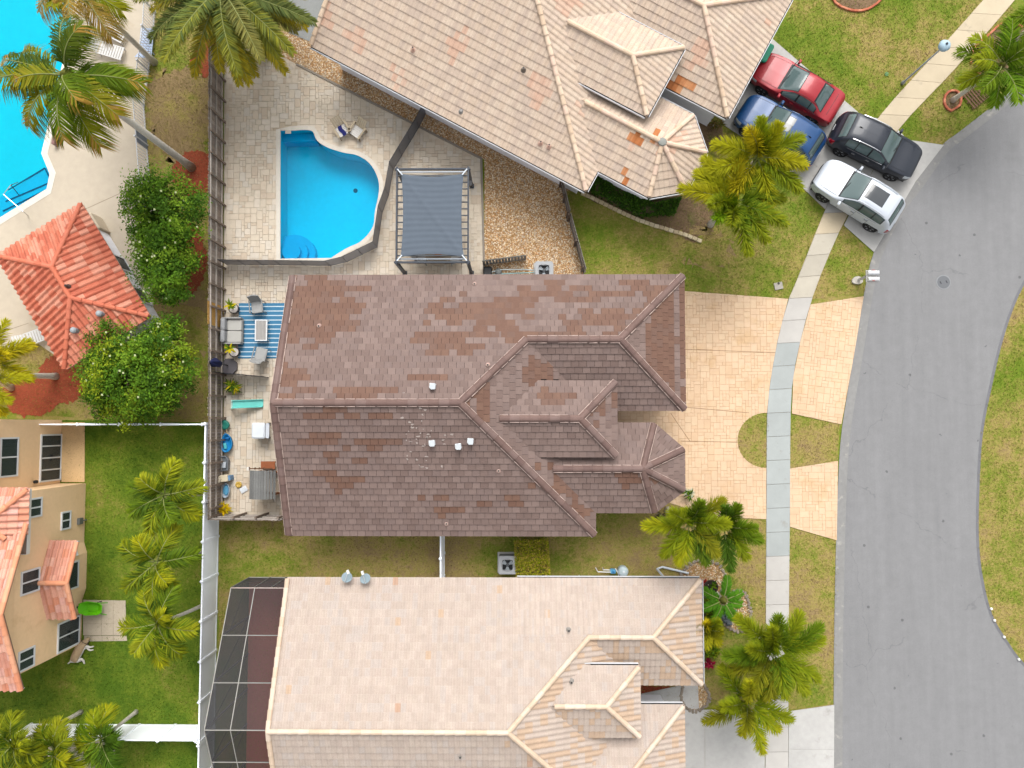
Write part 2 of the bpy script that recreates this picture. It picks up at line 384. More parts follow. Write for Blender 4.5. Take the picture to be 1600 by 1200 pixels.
# grass blades: one mass of short blades over each lawn
def blades(poly, gi, z, dens, seed):
    r = np.random.default_rng(seed); A = np.array(poly); lo, hi = A.min(0), A.max(0)
    vx0, vy1 = P(-60, -60); vx1, vy0 = P(1660, 1260)
    lo = np.maximum(lo, (vx0, vy0)); hi = np.minimum(hi, (vx1, vy1))
    if (hi <= lo).any(): return
    n = int((hi-lo).prod()*dens); X = r.uniform(lo[0], hi[0], n); Y = r.uniform(lo[1], hi[1], n)
    k = inpoly_np(X, Y, poly); X, Y = X[k], Y[k]; n = len(X)
    if n < 10: return
    X = X+r.normal(0, .045, n); Y = Y+r.normal(0, .045, n)
    a = r.uniform(0, 6.28, n); h = r.uniform(.03, .075, n); w = r.uniform(.008, .018, n); lean = r.uniform(.2, .9, n)*h*1.6; b = r.uniform(0, 6.28, n)
    v = np.zeros((n, 3, 3)); v[:, 0] = np.stack([X-w*np.cos(a), Y-w*np.sin(a), np.full(n, z)], 1); v[:, 1] = np.stack([X+w*np.cos(a), Y+w*np.sin(a), np.full(n, z)], 1)
    v[:, 2] = np.stack([X+lean*np.cos(b), Y+lean*np.sin(b), z+h+r.uniform(0, .03, n)], 1)
    me = bpy.data.meshes.new('grass'); me.vertices.add(3*n); me.vertices.foreach_set('co', v.ravel()); me.loops.add(3*n); me.loops.foreach_set('vertex_index', np.arange(3*n))
    me.polygons.add(n); me.polygons.foreach_set('loop_start', np.arange(0, 3*n, 3)); me.update(); me.validate(); me.materials.append(GB[gi])
    at = me.attributes.new('Col', 'FLOAT_COLOR', 'FACE'); ar = np.ones((n, 4), np.float32); ar[:, :3] = r.uniform(.6, 1.5, n)[:, None]; at.data.foreach_set('color', ar.ravel())
    return link('grass', me, None, None, 'stuff')
GL = ['short green grass of the fenced yard beside the tan house', 'short green grass on the far side of the white cross fence', 'dry straw coloured grass between the brown roof and the cream roof', 'grass strip between white fence and screen enclosure', 'patchy grass in front of the house with the octagonal tiled bay', 'bright grass between the red car and the sidewalk', 'grass strip with palm rings between sidewalk and curved street', 'small grass wedge holding the double mailbox', 'small grass patch between the two peach driveway aprons', 'dry grass strip between straight sidewalk and street', 'grass island on the far side of the street', 'dry grass strip with red mulch beds behind the wooden fence', 'half round grass bed cut into the peach driveway']
for i, (po, gi, z) in enumerate(LAWNS):
    o = blades(po, gi, z, 240, 50+i)
    if o: tag(o, GL[i], 'grass')

# road, gutter
ROADL = spline([(1720, 30), (1600, 122), (1560, 158), (1500, 205), (1470, 229), (1430, 285), (1400, 325), (1365, 395), (1350, 458), (1333, 560), (1315, 672), (1309, 760), (1306, 850), (1303, 1000), (1302, 1200), (1302, 1500)], 4)
b = MB(); b.sheet([PL(ROADL+[(2400, 1500), (2400, 30)])], .008); struct('road', b, M['asphalt'])
gut = MB(); ra = PL(ROADL)
def offset(poly, d):
    out = []
    for i, p in enumerate(poly):
        a = Vector(poly[max(i-1, 0)]); c = Vector(poly[min(i+1, len(poly)-1)]); t = (c-a).normalized(); out.append((p[0]-t.y*d, p[1]+t.x*d))
    return out
M['gutter'] = mat('gutter_concrete', C(146, 145, 143), .85, var=((.8, .1), (5, .12), (60, .1)), stain=(2.2, .58, C(186, 182, 172), .7))
o1, o2 = offset(ra, .0), offset(ra, .42)
for i in range(len(ra)-1):
    gut.add([(*o1[i], .03), (*o1[i+1], .03), (*o2[i+1], .014), (*o2[i], .014)], [(0, 3, 2, 1)])
struct('gutter', gut, M['gutter'])
curb = MB(); ic = PL(spline(IS_px, 4)); ic2 = offset(ic, -.12)
for i in range(len(ic)-1):
    curb.add([(*ic[i], .028), (*ic[i+1], .028), (*ic2[i+1], .01), (*ic2[i], .01)], [(0, 1, 2, 3)])
M['edge'] = mat('road_edge', C(122, 122, 126), .9)
struct('road_edge', curb, M['edge'])

# sidewalk: one slab per piece
SW_L = [(1700, -190), (1536, 0), (1450, 96), (1372, 184), (1325, 258), (1289, 328), (1250, 425), (1231, 470), (1214, 534), (1203, 597), (1198, 650), (1197, 800), (1196, 1000), (1195, 1330)]
SW_R = [(1745, -190), (1578, 9), (1490, 110), (1403, 203), (1356, 280), (1317, 350), (1284, 425), (1266, 475), (1250, 534), (1239, 590), (1235, 650), (1234, 800), (1232, 1000), (1231, 1330)]
def resample(pl, n):
    A = np.array(pl, float); d = np.r_[0, np.cumsum(np.hypot(*np.diff(A, axis=0).T))]; t = np.linspace(0, d[-1], n); return list(zip(np.interp(t, d, A[:, 0]), np.interp(t, d, A[:, 1])))
nS = 46
sl_, sr_ = resample(PL(spline(SW_L, 5)), nS+1), resample(PL(spline(SW_R, 5)), nS+1)
b = MB(); b.sheet([sl_+sr_[::-1]], .01); sw = struct('sidewalk', b, M['joint'])
for i in range(nS):
    q = [Vector(p) for p in (sl_[i], sl_[i+1], sr_[i+1], sr_[i])]; c = sum(q, Vector((0, 0)))/4
    q = [p+(c-p).normalized()*.012 for p in q]
    if 4.2 > c.y > -5.8 and c.x > 10: col = C(175, 180, 178)
    elif 14.3 > c.y > 9.8: col = C(194, 192, 188)
    elif c.y > 9: col = C(212, 196, 168)
    elif c.y > 5.8: col = C(196, 188, 172)
    else: col = C(198, 194, 188)
    b = MB(); b.prism([tuple(p) for p in q], .01, .05, jit(col, .05)); b.build('sidewalk_slab', M['walk'], sw)

def slabs(name, poly, joints, m, z=.045):
    """concrete cast in bays: poly split by straight joint lines ((p,q) px pairs)"""
    base = MB(); base.sheet([poly], z-.02); root = struct(name, base, M['joint'])
    pcs = [poly]
    for (a, bq) in joints:
        a, bq = Vector(P(*a)), Vector(P(*bq)); n = Vector((-(bq-a).y, (bq-a).x)).normalized(); nx = []
        for pc in pcs:
            for sg in (1, -1):
                k = clip(pc, sg*n.x, sg*n.y, -sg*n.dot(a)-.006)
                if len(k) > 2 and abs(area(k)) > .02: nx.append(k)
        pcs = nx
    for pc in pcs:
        b = MB(); b.prism(pc, z-.03, z, jit((1, 1, 1), .03)); b.build('slab', m, root)
    return root
slabs('concrete_driveway', PL([(1125, 192), (1205, 60), (1345, 180), (1372, 186), (1325, 258), (1289, 327), (1252, 292), (1195, 237)]), [((1235, 260), (1330, 150)), ((1150, 170), (1330, 300))], M['concrete'])
slabs('driveway_apron', PL([(1403, 204), (1418, 219), (1474, 227), (1430, 284), (1365, 394), (1318, 352), (1356, 280)]), [((1340, 270), (1440, 330))], M['concrete'])
slabs('concrete_driveway', PL([(1040, 1108), (1195, 1109), (1194, 1330), (1040, 1330)]), [((1101, 1100), (1101, 1320)), ((1040, 1215), (1195, 1215))], M['concrete'])
slabs('driveway_apron', PL([(1232, 1111), (1303, 1101), (1302, 1330), (1231, 1330)]), [((1230, 1170), (1310, 1170))], M['concrete'])
slabs('side_pad', PL([(440, -120), (520, -120), (508, 30), (486, 66), (452, 52)]), [((440, 0), (520, 0))], mat('grey_slab', C(150, 152, 150), .85), .03)
slabs('walkway', PL([(1000, 1084), (1066, 1070), (1090, 1066), (1092, 1107), (1000, 1107)]), [], M['concrete'])

# ashlar paving: pieces of a few sizes on a grid, clipped to the region
def ashlar(root, name, region, unit, sizes, gap, z0, z1, cols, hole=None, nind=300, seed=1, ang=0.0, m='paver', center=(0, 0)):
    r = random.Random(seed); ca, sa = math.cos(ang), math.sin(ang)
    key = list(region)
    if hole:
        i = max(range(len(region)), key=lambda k: region[k][1]); h = list(hole)
        if area(h)*area(region) > 0: h = h[::-1]
        j = max(range(len(h)), key=lambda k: h[k][1]); key = region[:i+1]+h[j:]+h[:j+1]+region[i:]
    loc = [((x*ca+y*sa), (-x*sa+y*ca)) for x, y in key]
    x0 = min(p[0] for p in loc); y0 = min(p[1] for p in loc)
    nx = int((max(p[0] for p in loc)-x0)/unit)+2; ny = int((max(p[1] for p in loc)-y0)/unit)+2
    occ = np.zeros((nx+4, ny+4), bool); allp = []
    for j in range(ny):
        for i in range(nx):
            if occ[i, j]: continue
            ok = [(w, h) for w, h in sizes if not occ[i:i+w, j:j+h].any()] or [(1, 1)]
            w, h = r.choice(ok); occ[i:i+w, j:j+h] = True
            allp.append((x0+i*unit, y0+j*unit, w*unit, h*unit))
    rest = MB(); whole = []; shapes = {}
    def tile(mb, poly, col):
        n = len(poly); cx = sum(p[0] for p in poly)/n; cy = sum(p[1] for p in poly)/n; ins = .006
        top = [(p[0]+(cx-p[0])*ins/(.01+math.hypot(cx-p[0], cy-p[1])), p[1]+(cy-p[1])*ins/(.01+math.hypot(cx-p[0], cy-p[1]))) for p in poly]
        mb.add([(*p, z0) for p in poly]+[(*p, z1) for p in top], [(k, (k+1) % n, n+(k+1) % n, n+k) for k in range(n)]+[tuple(range(n, 2*n))], col)
    for x, y, w, h in allp:
        q = [(x+gap, y+gap), (x+w-gap, y+gap), (x+w-gap, y+h-gap), (x+gap, y+h-gap)]
        ins = [inpoly(a, c, loc) for a, c in q]
        crossed = any(x <= p[0] <= x+w and y <= p[1] <= y+h for p in loc)
        ci = r.randrange(len(cols)); col = cols[ci]
        if all(ins) and not crossed and inpoly(x+w/2, y+h/2, loc): whole.append((x, y, w, h, ci))
        else:
            pc = loc
            for A in ((1, 0, -(x+gap)), (-1, 0, x+w-gap), (0, 1, -(y+gap)), (0, -1, y+h-gap)): pc = clip(pc, *A) if len(pc) > 2 else []
            if len(pc) > 2 and abs(area(pc)) > .002:
                pc = ccw(pc); wpc = [(a*ca-c*sa, a*sa+c*ca) for a, c in pc]
                tri = tessellate_polygon([[Vector((a, c, 0)) for a, c in wpc]])
                rest.add([(a, c, z1) for a, c in wpc], [up3(t, wpc) for t in tri], col)
    vx0, vy1 = P(0, 0); vx1, vy0 = P(1600, 1200)
    def rank(e):
        a, c = e[0]*ca-e[1]*sa, e[0]*sa+e[1]*ca
        return (-e[2]*e[3], math.hypot(a-center[0], c-center[1]))
    whole.sort(key=rank)
    Rm = Matrix.Rotation(ang, 4, 'Z')
    for k, (x, y, w, h, ci) in enumerate(whole):
        if k < nind:
            kk = (round(w/unit), round(h/unit), ci)
            if kk not in shapes:
                t = MB(); tile(t, [(gap, gap), (w-gap, gap), (w-gap, h-gap), (gap, h-gap)], cols[ci]); shapes[kk] = t.mesh(name, M[m])
            link(name, shapes[kk], root, Rm @ Matrix.Translation((x, y, 0)))
        else:
            q = [(x+gap, y+gap), (x+w-gap, y+gap), (x+w-gap, y+h-gap), (x+gap, y+h-gap)]
            tile(rest, [(a*ca-c*sa, a*sa+c*ca) for a, c in q], cols[ci])
    rest.build(name, M[m], root, False, 'stuff')

# back patio (travertine) round the pool
PATIO = PL([(350, 809), (351, 60), (405, 70), (464, 101), (752, 248), (757, 440), (757, 470), (480, 470), (480, 809)])
PATIO = ccw(PATIO)
cop_out = ccw(offset(POOL, -.16))
b = MB(); b.sheet([PATIO, POOL], .012); patio = struct('patio', b, M['joint'])
TRAV = [C(224, 210, 190), C(222, 207, 186), C(219, 205, 184), C(226, 213, 195), C(220, 203, 181), C(213, 195, 173), C(223, 208, 187), C(220, 209, 193)]
ashlar(patio, 'paver', PATIO, .145, [(1, 1), (2, 1), (1, 2), (2, 2), (3, 2), (2, 3)], .0028, .016, .04, TRAV, hole=cop_out, seed=3, center=P(430, 400))
pp = offset(POOL, 0); n = len(POOL)
cop_in = ccw(offset(POOL, .05))
for i in range(0, n, 2):
    b = MB(); idx = [k % n for k in range(i, min(i+2, n)+1)]
    for a, c in zip(idx[:-1], idx[1:]):
        v = [(*cop_out[a], .0), (*cop_out[c], .0), (*cop_in[c], .0), (*cop_in[a], .0)]
        v += [(x, y, .056) for x, y, _ in v]; b.add(v, [(4, 5, 6, 7), (0, 1, 5, 4), (3, 7, 6, 2)], jit(C(228, 220, 206), .04))
    b.build('coping_stone', M['paver'], patio)
curbm = MB(); ed = PL([(350, 70), (464, 101), (752, 248), (757, 440)])
for a, c in zip(ed[1:-1], ed[2:]): curbm.bar((*a, .035), (*c, .035), .1, .09, C(150, 140, 128))
curbm.build('edging', M['stone'], patio)

# pools
def basin(name, poly, depth, m, wm, wz, steps=(), label=None, lining=None):
    b = MB(); n = len(poly)
    b.add([(*p, 0.03) for p in poly]+[(*p, -depth) for p in poly], [(i, n+i, n+(i+1) % n, (i+1) % n) for i in range(n)])
    b.sheet([poly], -depth); root = b.build(name, m, None)
    for st, z in steps:
        q = MB(); q.prism(st, -depth+.01, z); q.build('pool_step', M['step'], root)
    return root
wm1 = water('pool_water', (.01, .76, .92)); wm2 = water('pool_water_light', (.03, .84, .92))
home = basin('swimming_pool', POOL, 1.2, M['pool'], wm1, -.08, [([P(437, 203), P(487, 203), P(490, 215), P(437, 216)], -.45)]+[(ellipse(*P(452, 391), r, r*.9, 20), z) for r, z in ((1.05, -.75), (.75, -.5), (.45, -.28))])
tag(home, 'blue backyard pool with one straight square side and one curved side', 'pool')
b = MB(); b.sheet([POOL], -.07); b.build('water', wm1, home)
b = MB(); b.lathe([(.02, .02), (.10, .03), (.11, 0), (.11, -.01)], (*P(547, 286), -1.19), 16, C(50, 100, 120)); b.build('drain', M['plain'], home)
com = basin('swimming_pool', CPOOL, 1.1, M['pool2'], wm2, -.06, [(PL([(-200, 408), (0, 294), (57, 256), (68, 250), (78, 272), (74, 296), (12, 334), (-200, 455)]), -.62), (PL([(-200, 425), (0, 312), (70, 277), (74, 296), (12, 334), (-200, 455)]), -.42), (PL([(-200, 440), (0, 326), (72, 290), (12, 334), (-200, 455)]), -.22)])
tag(com, 'large light blue community pool with corner steps beside pale deck', 'pool')
b = MB(); b.sheet([CPOOL], -.05); b.build('water', wm2, com)
for (a, c, z) in (((0, 291), (58, 256), -.6), ((58, 256), (70, 281), -.6), ((0, 311), (70, 281), -.4), ((0, 328), (74, 292), -.2)):
    b = MB(); b.bar((*P(*a), z), (*P(*c), z), .06, .02, C(20, 90, 130)); b.build('step_edge_tile', M['plain'], com)
DECK = PL([(-520, -260), (250, -260), (243, 30), (240, 60), (226, 165), (233, 262), (240, 300), (240, 500), (110, 572), (60, 537), (-60, 552), (-420, 640), (-520, 640)])
b = MB(); b.sheet([ccw(DECK), ccw(CPOOL)], .02); dk = struct('pool_deck', b, M['deck'])
cin, cout = offset(CPOOL, .03), offset(CPOOL, -.28); b = MB(); n = len(CPOOL)
for i in range(n):
    j = (i+1) % n; b.add([(*cout[i], .03), (*cout[j], .03), (*cin[j], .034), (*cin[i], .034)], [(0, 1, 2, 3)], C(232, 226, 214))
b.build('coping', M['paver'], dk)
for a, c in (((127, 330), (215, 290)), ((200, 440), (240, 425)), ((0, 520), (45, 505))):
    b = MB(); b.bar((*P(*a), .022), (*P(*c), .022), .02, .008, C(150, 136, 112)); b.build('deck_joint', M['plain'], dk)

# stamped concrete drive
DRV = PL([(940, 640), (1069, 455), (1231, 467), (1214, 534), (1203, 597), (1198, 645)])+half[1:-1]+PL([(1197, 731), (1197, 811), (1130, 808), (1090, 800), (1030, 780), (960, 700)])
STAMP = [C(227, 195, 161), C(225, 193, 159), C(228, 197, 164), C(223, 190, 155), C(226, 196, 162)]
M['stamp'] = mat('stamped_concrete', attr=True, rough=.75, var=((.35, .10), (2.5, .07), (50, .06)), bump=(25, .3), stain=(.8, .54, C(210, 172, 124), .5))
M['groove'] = mat('stamp_groove', C(198, 162, 122), .9)
def stamped(name, poly, seed, ang, joints=()):
    poly = ccw(poly); b = MB(); b.sheet([poly], .03); root = struct(name, b, M['groove'])
    ashlar(root, 'stamped_stone', poly, .15, [(1, 1), (2, 1), (1, 2), (2, 2), (3, 2), (2, 3), (3, 1)], .004, .03, .04, STAMP, seed=seed, ang=ang, m='stamp', center=P(1140, 600))
    for a, c in joints:
        b = MB(); b.bar((*P(*a), .0405), (*P(*c), .0405), .025, .004, C(150, 120, 84)); b.build('control_joint', M['plain'], root)
stamped('stamped_driveway', DRV, 5, 0, [((1070, 546), (1211, 551)), ((1066, 636), (1170, 645)), ((1048, 646), (1078, 690)), ((1064, 689), (1152, 691))])
stamped('stamped_apron', PL([(1266, 476), (1349, 463), (1333, 560), (1314, 663), (1237, 646), (1239, 590), (1250, 534)]), 6, -.12)
stamped('stamped_apron', PL([(1234, 732), (1309, 720), (1307, 844), (1234, 823)]), 8, 0)

# beds and gravel
def bed(name, poly, m, z=.014):
    if m in ('dirt', 'mulch', 'bare'):                     # ragged outline
        r = random.Random(len(poly)+int(poly[0][0]*10)); q = resample(list(poly)+[poly[0]], 90)[:-1]; sg = .16 if m == 'bare' else .05; poly = [(x+r.gauss(0, sg), y+r.gauss(0, sg)) for x, y in q]
    b = MB(); b.sheet([poly], z); return struct(name, b, M[m])
GRAV = ccw(PL([(345, 30), (500, 60), (760, 205), (940, 285), (880, 300), (915, 440), (757, 440), (757, 249), (464, 100), (350, 62)]))
bed('gravel_bed', GRAV, 'gravelbed', .01)
def stones_mass(name, poly, n, smin, smax, cols, label, seed, z=.01):
    r = np.random.default_rng(seed); A = np.array(poly); lo, hi = A.min(0), A.max(0)
    X = r.uniform(lo[0], hi[0], n*4); Y = r.uniform(lo[1], hi[1], n*4); k = inpoly_np(X, Y, poly); X, Y = X[k][:n], Y[k][:n]; n = len(X)
    t = np.array([(1, 0, 0), (.3, .95, 0), (-.8, .6, 0), (-.8, -.6, 0), (.3, -.95, 0), (.1, 0, .55)])
    fs = np.array([(0, 1, 5), (1, 2, 5), (2, 3, 5), (3, 4, 5), (4, 0, 5)])
    s = r.uniform(smin, smax, n); a = r.uniform(0, 6.28, n); V = np.zeros((n, 6, 3))
    V[:, :, 0] = (t[None, :, 0]*np.cos(a)[:, None]-t[None, :, 1]*.7*np.sin(a)[:, None])*s[:, None]+X[:, None]
    V[:, :, 1] = (t[None, :, 0]*np.sin(a)[:, None]+t[None, :, 1]*.7*np.cos(a)[:, None])*s[:, None]+Y[:, None]
    V[:, :, 2] = t[None, :, 2]*s[:, None]*r.uniform(.6, 1.2, n)[:, None]+z
    V[:, 5, :2] += r.normal(0, .25, (n, 2))*s[:, None]
    Fi = (fs[None]+np.arange(n)[:, None, None]*6).reshape(-1, 3); nf = len(Fi)
    me = bpy.data.meshes.new(name); me.vertices.add(6*n); me.vertices.foreach_set('co', V.ravel()); me.loops.add(3*nf); me.loops.foreach_set('vertex_index', Fi.ravel())
    me.polygons.add(nf); me.polygons.foreach_set('loop_start', np.arange(0, 3*nf, 3)); me.update(); me.validate(); me.materials.append(M['stone'])
    c = np.array(cols)[r.integers(0, len(cols), n)]*r.uniform(.75, 1.2, n)[:, None]
    at = me.attributes.new('Col', 'FLOAT_COLOR', 'FACE'); ar = np.ones((nf, 4), np.float32); ar[:, :3] = np.repeat(c, 5, 0); at.data.foreach_set('color', ar.ravel())
    o = link(name, me, None, None, 'stuff'); return tag(o, label, 'gravel')
GC = [C(222, 190, 146), C(204, 168, 122), C(230, 208, 174), C(178, 142, 104), C(234, 220, 196), C(208, 160, 112), C(192, 176, 154)]
stones_mass('gravel', GRAV, 26000, .025, .05, GC, 'tan river pebbles in the side yard beside the tiled patio', 4)
for c, rx, ry in (((1098, 905), 36, 30), ((1150, 955), 24, 30), ((1085, 1085), 22, 26)):
    po = [P(c[0]+(x)*rx, c[1]+y*ry) for x, y in ellipse(0, 0, 1, 1, 26, .05, rx)]
    bed('gravel_bed', po, 'gravelbed', .014)
    stones_mass('gravel', ccw(po), 900, .025, .05, GC, {36: 'tan pebble bed at the roof corner holding a dark pot', 24: 'tan pebble bed around the small bright palm', 22: 'tan pebble strip along the front of the cream roof'}[rx], rx, .014)
    er = MB()
    for i, (x, y) in enumerate(resample(po+[po[0]], 30)[:-1]): er.rbox((x, y, .04), (.2, .12, .08), .04, rnd.uniform(0, 3), jit(C(150, 138, 124), .2), top=.02)
    e = er.build('edging_stones', M['stone'], None); tag(e, {36: 'ring of grey edging stones around the pebble bed at the roof corner', 24: 'ring of grey edging stones around the small bright palm', 22: 'row of edging stones along the front of the cream tiled house'}[rx], 'edging')
for c, rx, ry, l in (((304, 270), 34, 36, 'coconut'), ((297, 405), 26, 54, 'tree'), ((98, 592), 42, 38, ''), ((48, 618), 46, 32, ''), ((330, 90), 30, 30, '')):
    bed('mulch_bed', [P(c[0]+x*rx, c[1]+y*ry) for x, y in ellipse(0, 0, 1, 1, 30, .03, rx)], 'mulch', .02+rx*.0001)
M['bare'] = GM[5]
bed('soil_bed', [P(285+x*50, 175+y*80) for x, y in ellipse(0, 0, 1, 1, 30, .08, 3)], 'bare', .015)
bed('soil_bed', [P(292+x*34, 520+y*70) for x, y in ellipse(0, 0, 1, 1, 30, .08, 5)], 'bare', .015)
bed('soil_bed', [P(1095+x*56, 388+y*28) for x, y in ellipse(0, 0, 1, 1, 30, .09, 6)], 'bare', .015)
bed('soil_bed', PL([(900, 290), (1020, 300), (1090, 300), (1130, 330), (1085, 378), (960, 330), (905, 304)]), 'dirt', .012)
bed('soil_bed', PL([(1000, 170), (1130, 190), (1128, 235), (1080, 230)]), 'dirt', .012)
bed('soil_bed', PL([(975, 1072), (1062, 1072), (1062, 1106), (975, 1106)]), 'mulch', .012)

# ================================================================== HOUSES
def flat_tile():
    w, r = .335, .288
    q = [[(.006, 0, .055), (w-.006, 0, .055), (w-.006, r+.03, .018), (.006, r+.03, .018)], [(.006, 0, .01), (w-.006, 0, .01), (w-.006, 0, .055), (.006, 0, .055)],
         [(.006, 0, .055), (.006, r+.03, .018), (.006, r+.03, 0), (.006, 0, 0)], [(w-.006, 0, 0), (w-.006, r+.03, 0), (w-.006, r+.03, .018), (w-.006, 0, .055)]]
    return w, r, q
def barrel_tile(w=.26, r=.37, k=1.0, lip=.02):
    prof = [(0, .035), (.10, .075), (.24, .10), (.40, .10), (.54, .072), (.64, .035), (.80, .018), (1.0, .03)]
    prof = [(a, .03+(h-.03)*k) for a, h in prof]; q = []
    for (a, h), (c, k) in zip(prof[:-1], prof[1:]):
        a, c = a*w+.002, c*w-.002 if c == 1 else c*w
        q.append([(a, 0, h+lip), (c, 0, k+lip), (c, r+.03, k-.012), (a, r+.03, h-.012)])
        q.append([(a, 0, h-.02), (c, 0, k-.02), (c, 0, k+lip), (a, 0, h+lip)])
    return w, r, q
FLAT, BARREL, BIG = flat_tile(), barrel_tile(.235, .345, .3, .02), barrel_tile(.27, .38)
LOW = barrel_tile(.225, .335, .26, .026)
def plane_frame(poly):
    p = [Vector(q) for q in poly]; U = (p[1]-p[0]).normalized(); Nn = None
    for k in range(2, len(p)):
        Nn = U.cross(p[k]-p[0])
        if Nn.length > 1e-6: break
    Nn.normalize(); V = Nn.cross(U); return p[0], U, V, Nn
class Roof:
    """blocks of roof planes over one house, tiled; tiles buried under another block are left out"""
    def __init__(s, root, T, tile, cols, pick, under, capcol, mortar=None, nind=300, round_cap=True):
        s.root, s.T, s.tile, s.cols, s.pick, s.under, s.capcol, s.mortar, s.nind, s.round = root, T, tile, cols, pick, under, capcol, mortar, nind, round_cap
        s.blocks = []; s.caps = []; s.eaves = []; s.whole = []; s.rest = MB(); s.gables = []
    def w(s, p): return tuple(s.T @ Vector(p))
    def block(s, planes, caps=(), eaves=(), foot=None):
        pl = [[s.w(p) for p in q] for q in planes]; fr = [plane_frame(q) for q in pl]
        s.blocks.append(dict(planes=pl, fr=fr, foot=[s.w((*p, 0))[:2] for p in foot])); s.caps += [(s.w(a), s.w(b)) for a, b in caps]; s.eaves += [(s.w(a), s.w(b)) for a, b in eaves]
    def hip(s, x0, x1, y0, y1, ze, k, we='open', ee='hip', capw=None, ne=None):
        h = (y1-y0)/2; yr = (y0+y1)/2; zr = ze+k*h; a = x0+(h if we == 'hip' else 0); c = x1-(h if ee == 'hip' else 0)
        pl = [[(x0, y0, ze), (x1, y0, ze), (c, yr, zr), (a, yr, zr)], [(x1, y1, ze), (x0, y1, ze), (a, yr, zr), (c, yr, zr)]]
        caps = [((a if capw is None else capw, yr, zr), (c, yr, zr))]; ev = [((x0, y0, ze), (x1, y0, ze)), ((x1, y1, ze), (x0, y1, ze))]
        if ee == 'hip': pl.append([(x1, y0, ze), (x1, y1, ze), (c, yr, zr)]); caps += [((x1, y0, ze), (c, yr, zr)), ((x1, y1, ze) if ne is None else (x1-(y1-ne), ne, ze+k*(y1-ne)), (c, yr, zr))]; ev.append(((x1, y0, ze), (x1, y1, ze)))
        if we == 'hip': pl.append([(x0, y1, ze), (x0, y0, ze), (a, yr, zr)]); caps += [((x0, y0, ze), (a, yr, zr)), ((x0, y1, ze), (a, yr, zr))]; ev.append(((x0, y1, ze), (x0, y0, ze)))
        if we == 'gable': caps += [((x0, y0, ze), (x0, yr, zr)), ((x0, y1, ze), (x0, yr, zr))]; s.gables.append([s.w(p) for p in ((x0+.5, y0+.45, ze+.0), (x0+.5, y1-.45, ze), (x0+.5, yr, zr-.12))])
        if ee == 'gable': caps += [((x1, y0, ze), (x1, yr, zr)), ((x1, y1, ze), (x1, yr, zr))]; s.gables.append([s.w(p) for p in ((x1-.5, y0+.45, ze+.0), (x1-.5, y1-.45, ze), (x1-.5, yr, zr-.12))])
        s.block(pl, caps, ev, [(x0, y0), (x1, y0), (x1, y1), (x0, y1)])
    def height(s, bi, x, y):
        b = s.blocks[bi]
        if not inpoly(x, y, b['foot']): return -9
        return min(O.z-((x-O.x)*n.x+(y-O.y)*n.y)/n.z for O, U, V, n in b['fr'])
    def finish(s, m='tile'):
        w, r, quads = s.tile; rr = random.Random(len(s.blocks)*7+3)
        deck = MB()
        for bi, b in enumerate(s.blocks):
            for poly, (O, U, V, n) in zip(b['planes'], b['fr']):
                deck.add([Vector(p)+n*.0 for p in poly]+[Vector(p)-Vector((0, 0, .14)) for p in poly], [tuple(range(len(poly))), tuple(range(2*len(poly)-1, len(poly)-1, -1))]+[(i, len(poly)+i, len(poly)+(i+1) % len(poly), (i+1) % len(poly)) for i in range(len(poly))])
                p2 = [((Vector(p)-O).dot(U), (Vector(p)-O).dot(V)) for p in poly]
                hp = []
                for i in range(len(p2)):
                    a, c = p2[i], p2[(i+1) % len(p2)]; e = (c[0]-a[0], c[1]-a[1]); L = math.hypot(*e); nx, ny = -e[1]/L, e[0]/L; hp.append((nx, ny, -(nx*a[0]+ny*a[1])))
                umin = min(p[0] for p in p2); umax = max(p[0] for p in p2); vmax = max(p[1] for p in p2)
                for j in range(-1, int(vmax/r)+1):
                    v0 = j*r-.06
                    if v0 < -.1: continue
                    off = (w/2 if (j % 2 and tilestag(s)) else 0)
                    nu = int((umax-umin)/w)+3
                    for i in range(-1, nu):
                        u0 = umin+i*w+off-.02; cu, cv = u0+w/2, v0+r/2
                        d = [min(a*x+bq*y+c for x, y in ((u0, max(v0, 0)), (u0+w, max(v0, 0)), (u0+w, v0+r), (u0, v0+r))) for a, bq, c in hp]
                        dm = [max(a*x+bq*y+c for x, y in ((u0, v0), (u0+w, v0), (u0+w, v0+r), (u0, v0+r))) for a, bq, c in hp]
                        if min(dm) <= 0: continue
                        wc = O+U*cu+V*cv
                        if any(k != bi and wc.z+1.5 > s.height(k, wc.x, wc.y) > wc.z+.10 for k in range(len(s.blocks))): continue
                        ci = s.pick(wc.x, wc.y, j, i, n, rr)
                        if min(d) > .004:
                            s.whole.append((O+U*u0+V*v0+n*.0, U, V, n, ci))
                        else:
                            for q in quads:
                                pc = [(x+u0, y+v0, z) for x, y, z in q]
                                for k2, (a, bq, c) in enumerate(hp):
                                    pc = clip(pc, a, bq, c+(.07 if k2 == 0 else 0)) if len(pc) > 2 else []
                                if len(pc) > 2: s.rest.add([O+U*x+V*y+n*z for x, y, z in pc], [tuple(range(len(pc)))], s.cols[ci])
        deck.build('roof_deck', s.under, s.root)
        ctr = Vector((0, 0)); s.whole.sort(key=lambda e: math.hypot(e[0].x, e[0].y))
        vis = []; oth = []
        x0, y1 = P(8, 8, 3); x1, y0 = P(1592, 1192, 3)
        for e in s.whole: (vis if (len(vis) < s.nind and x0 < e[0].x < x1 and y0 < e[0].y < y1) else oth).append(e)
        shp = {}
        for p, U, V, n, ci in vis:
            if ci not in shp:
                t = MB()
                for q in quads: t.add(q, [tuple(range(len(q)))], s.cols[ci])
                shp[ci] = t.mesh('roof_tile', M[m])
            T = Matrix((U, V, n)).transposed().to_4x4(); T.translation = p+n*rr.uniform(0, .006); link('roof_tile', shp[ci], s.root, T)
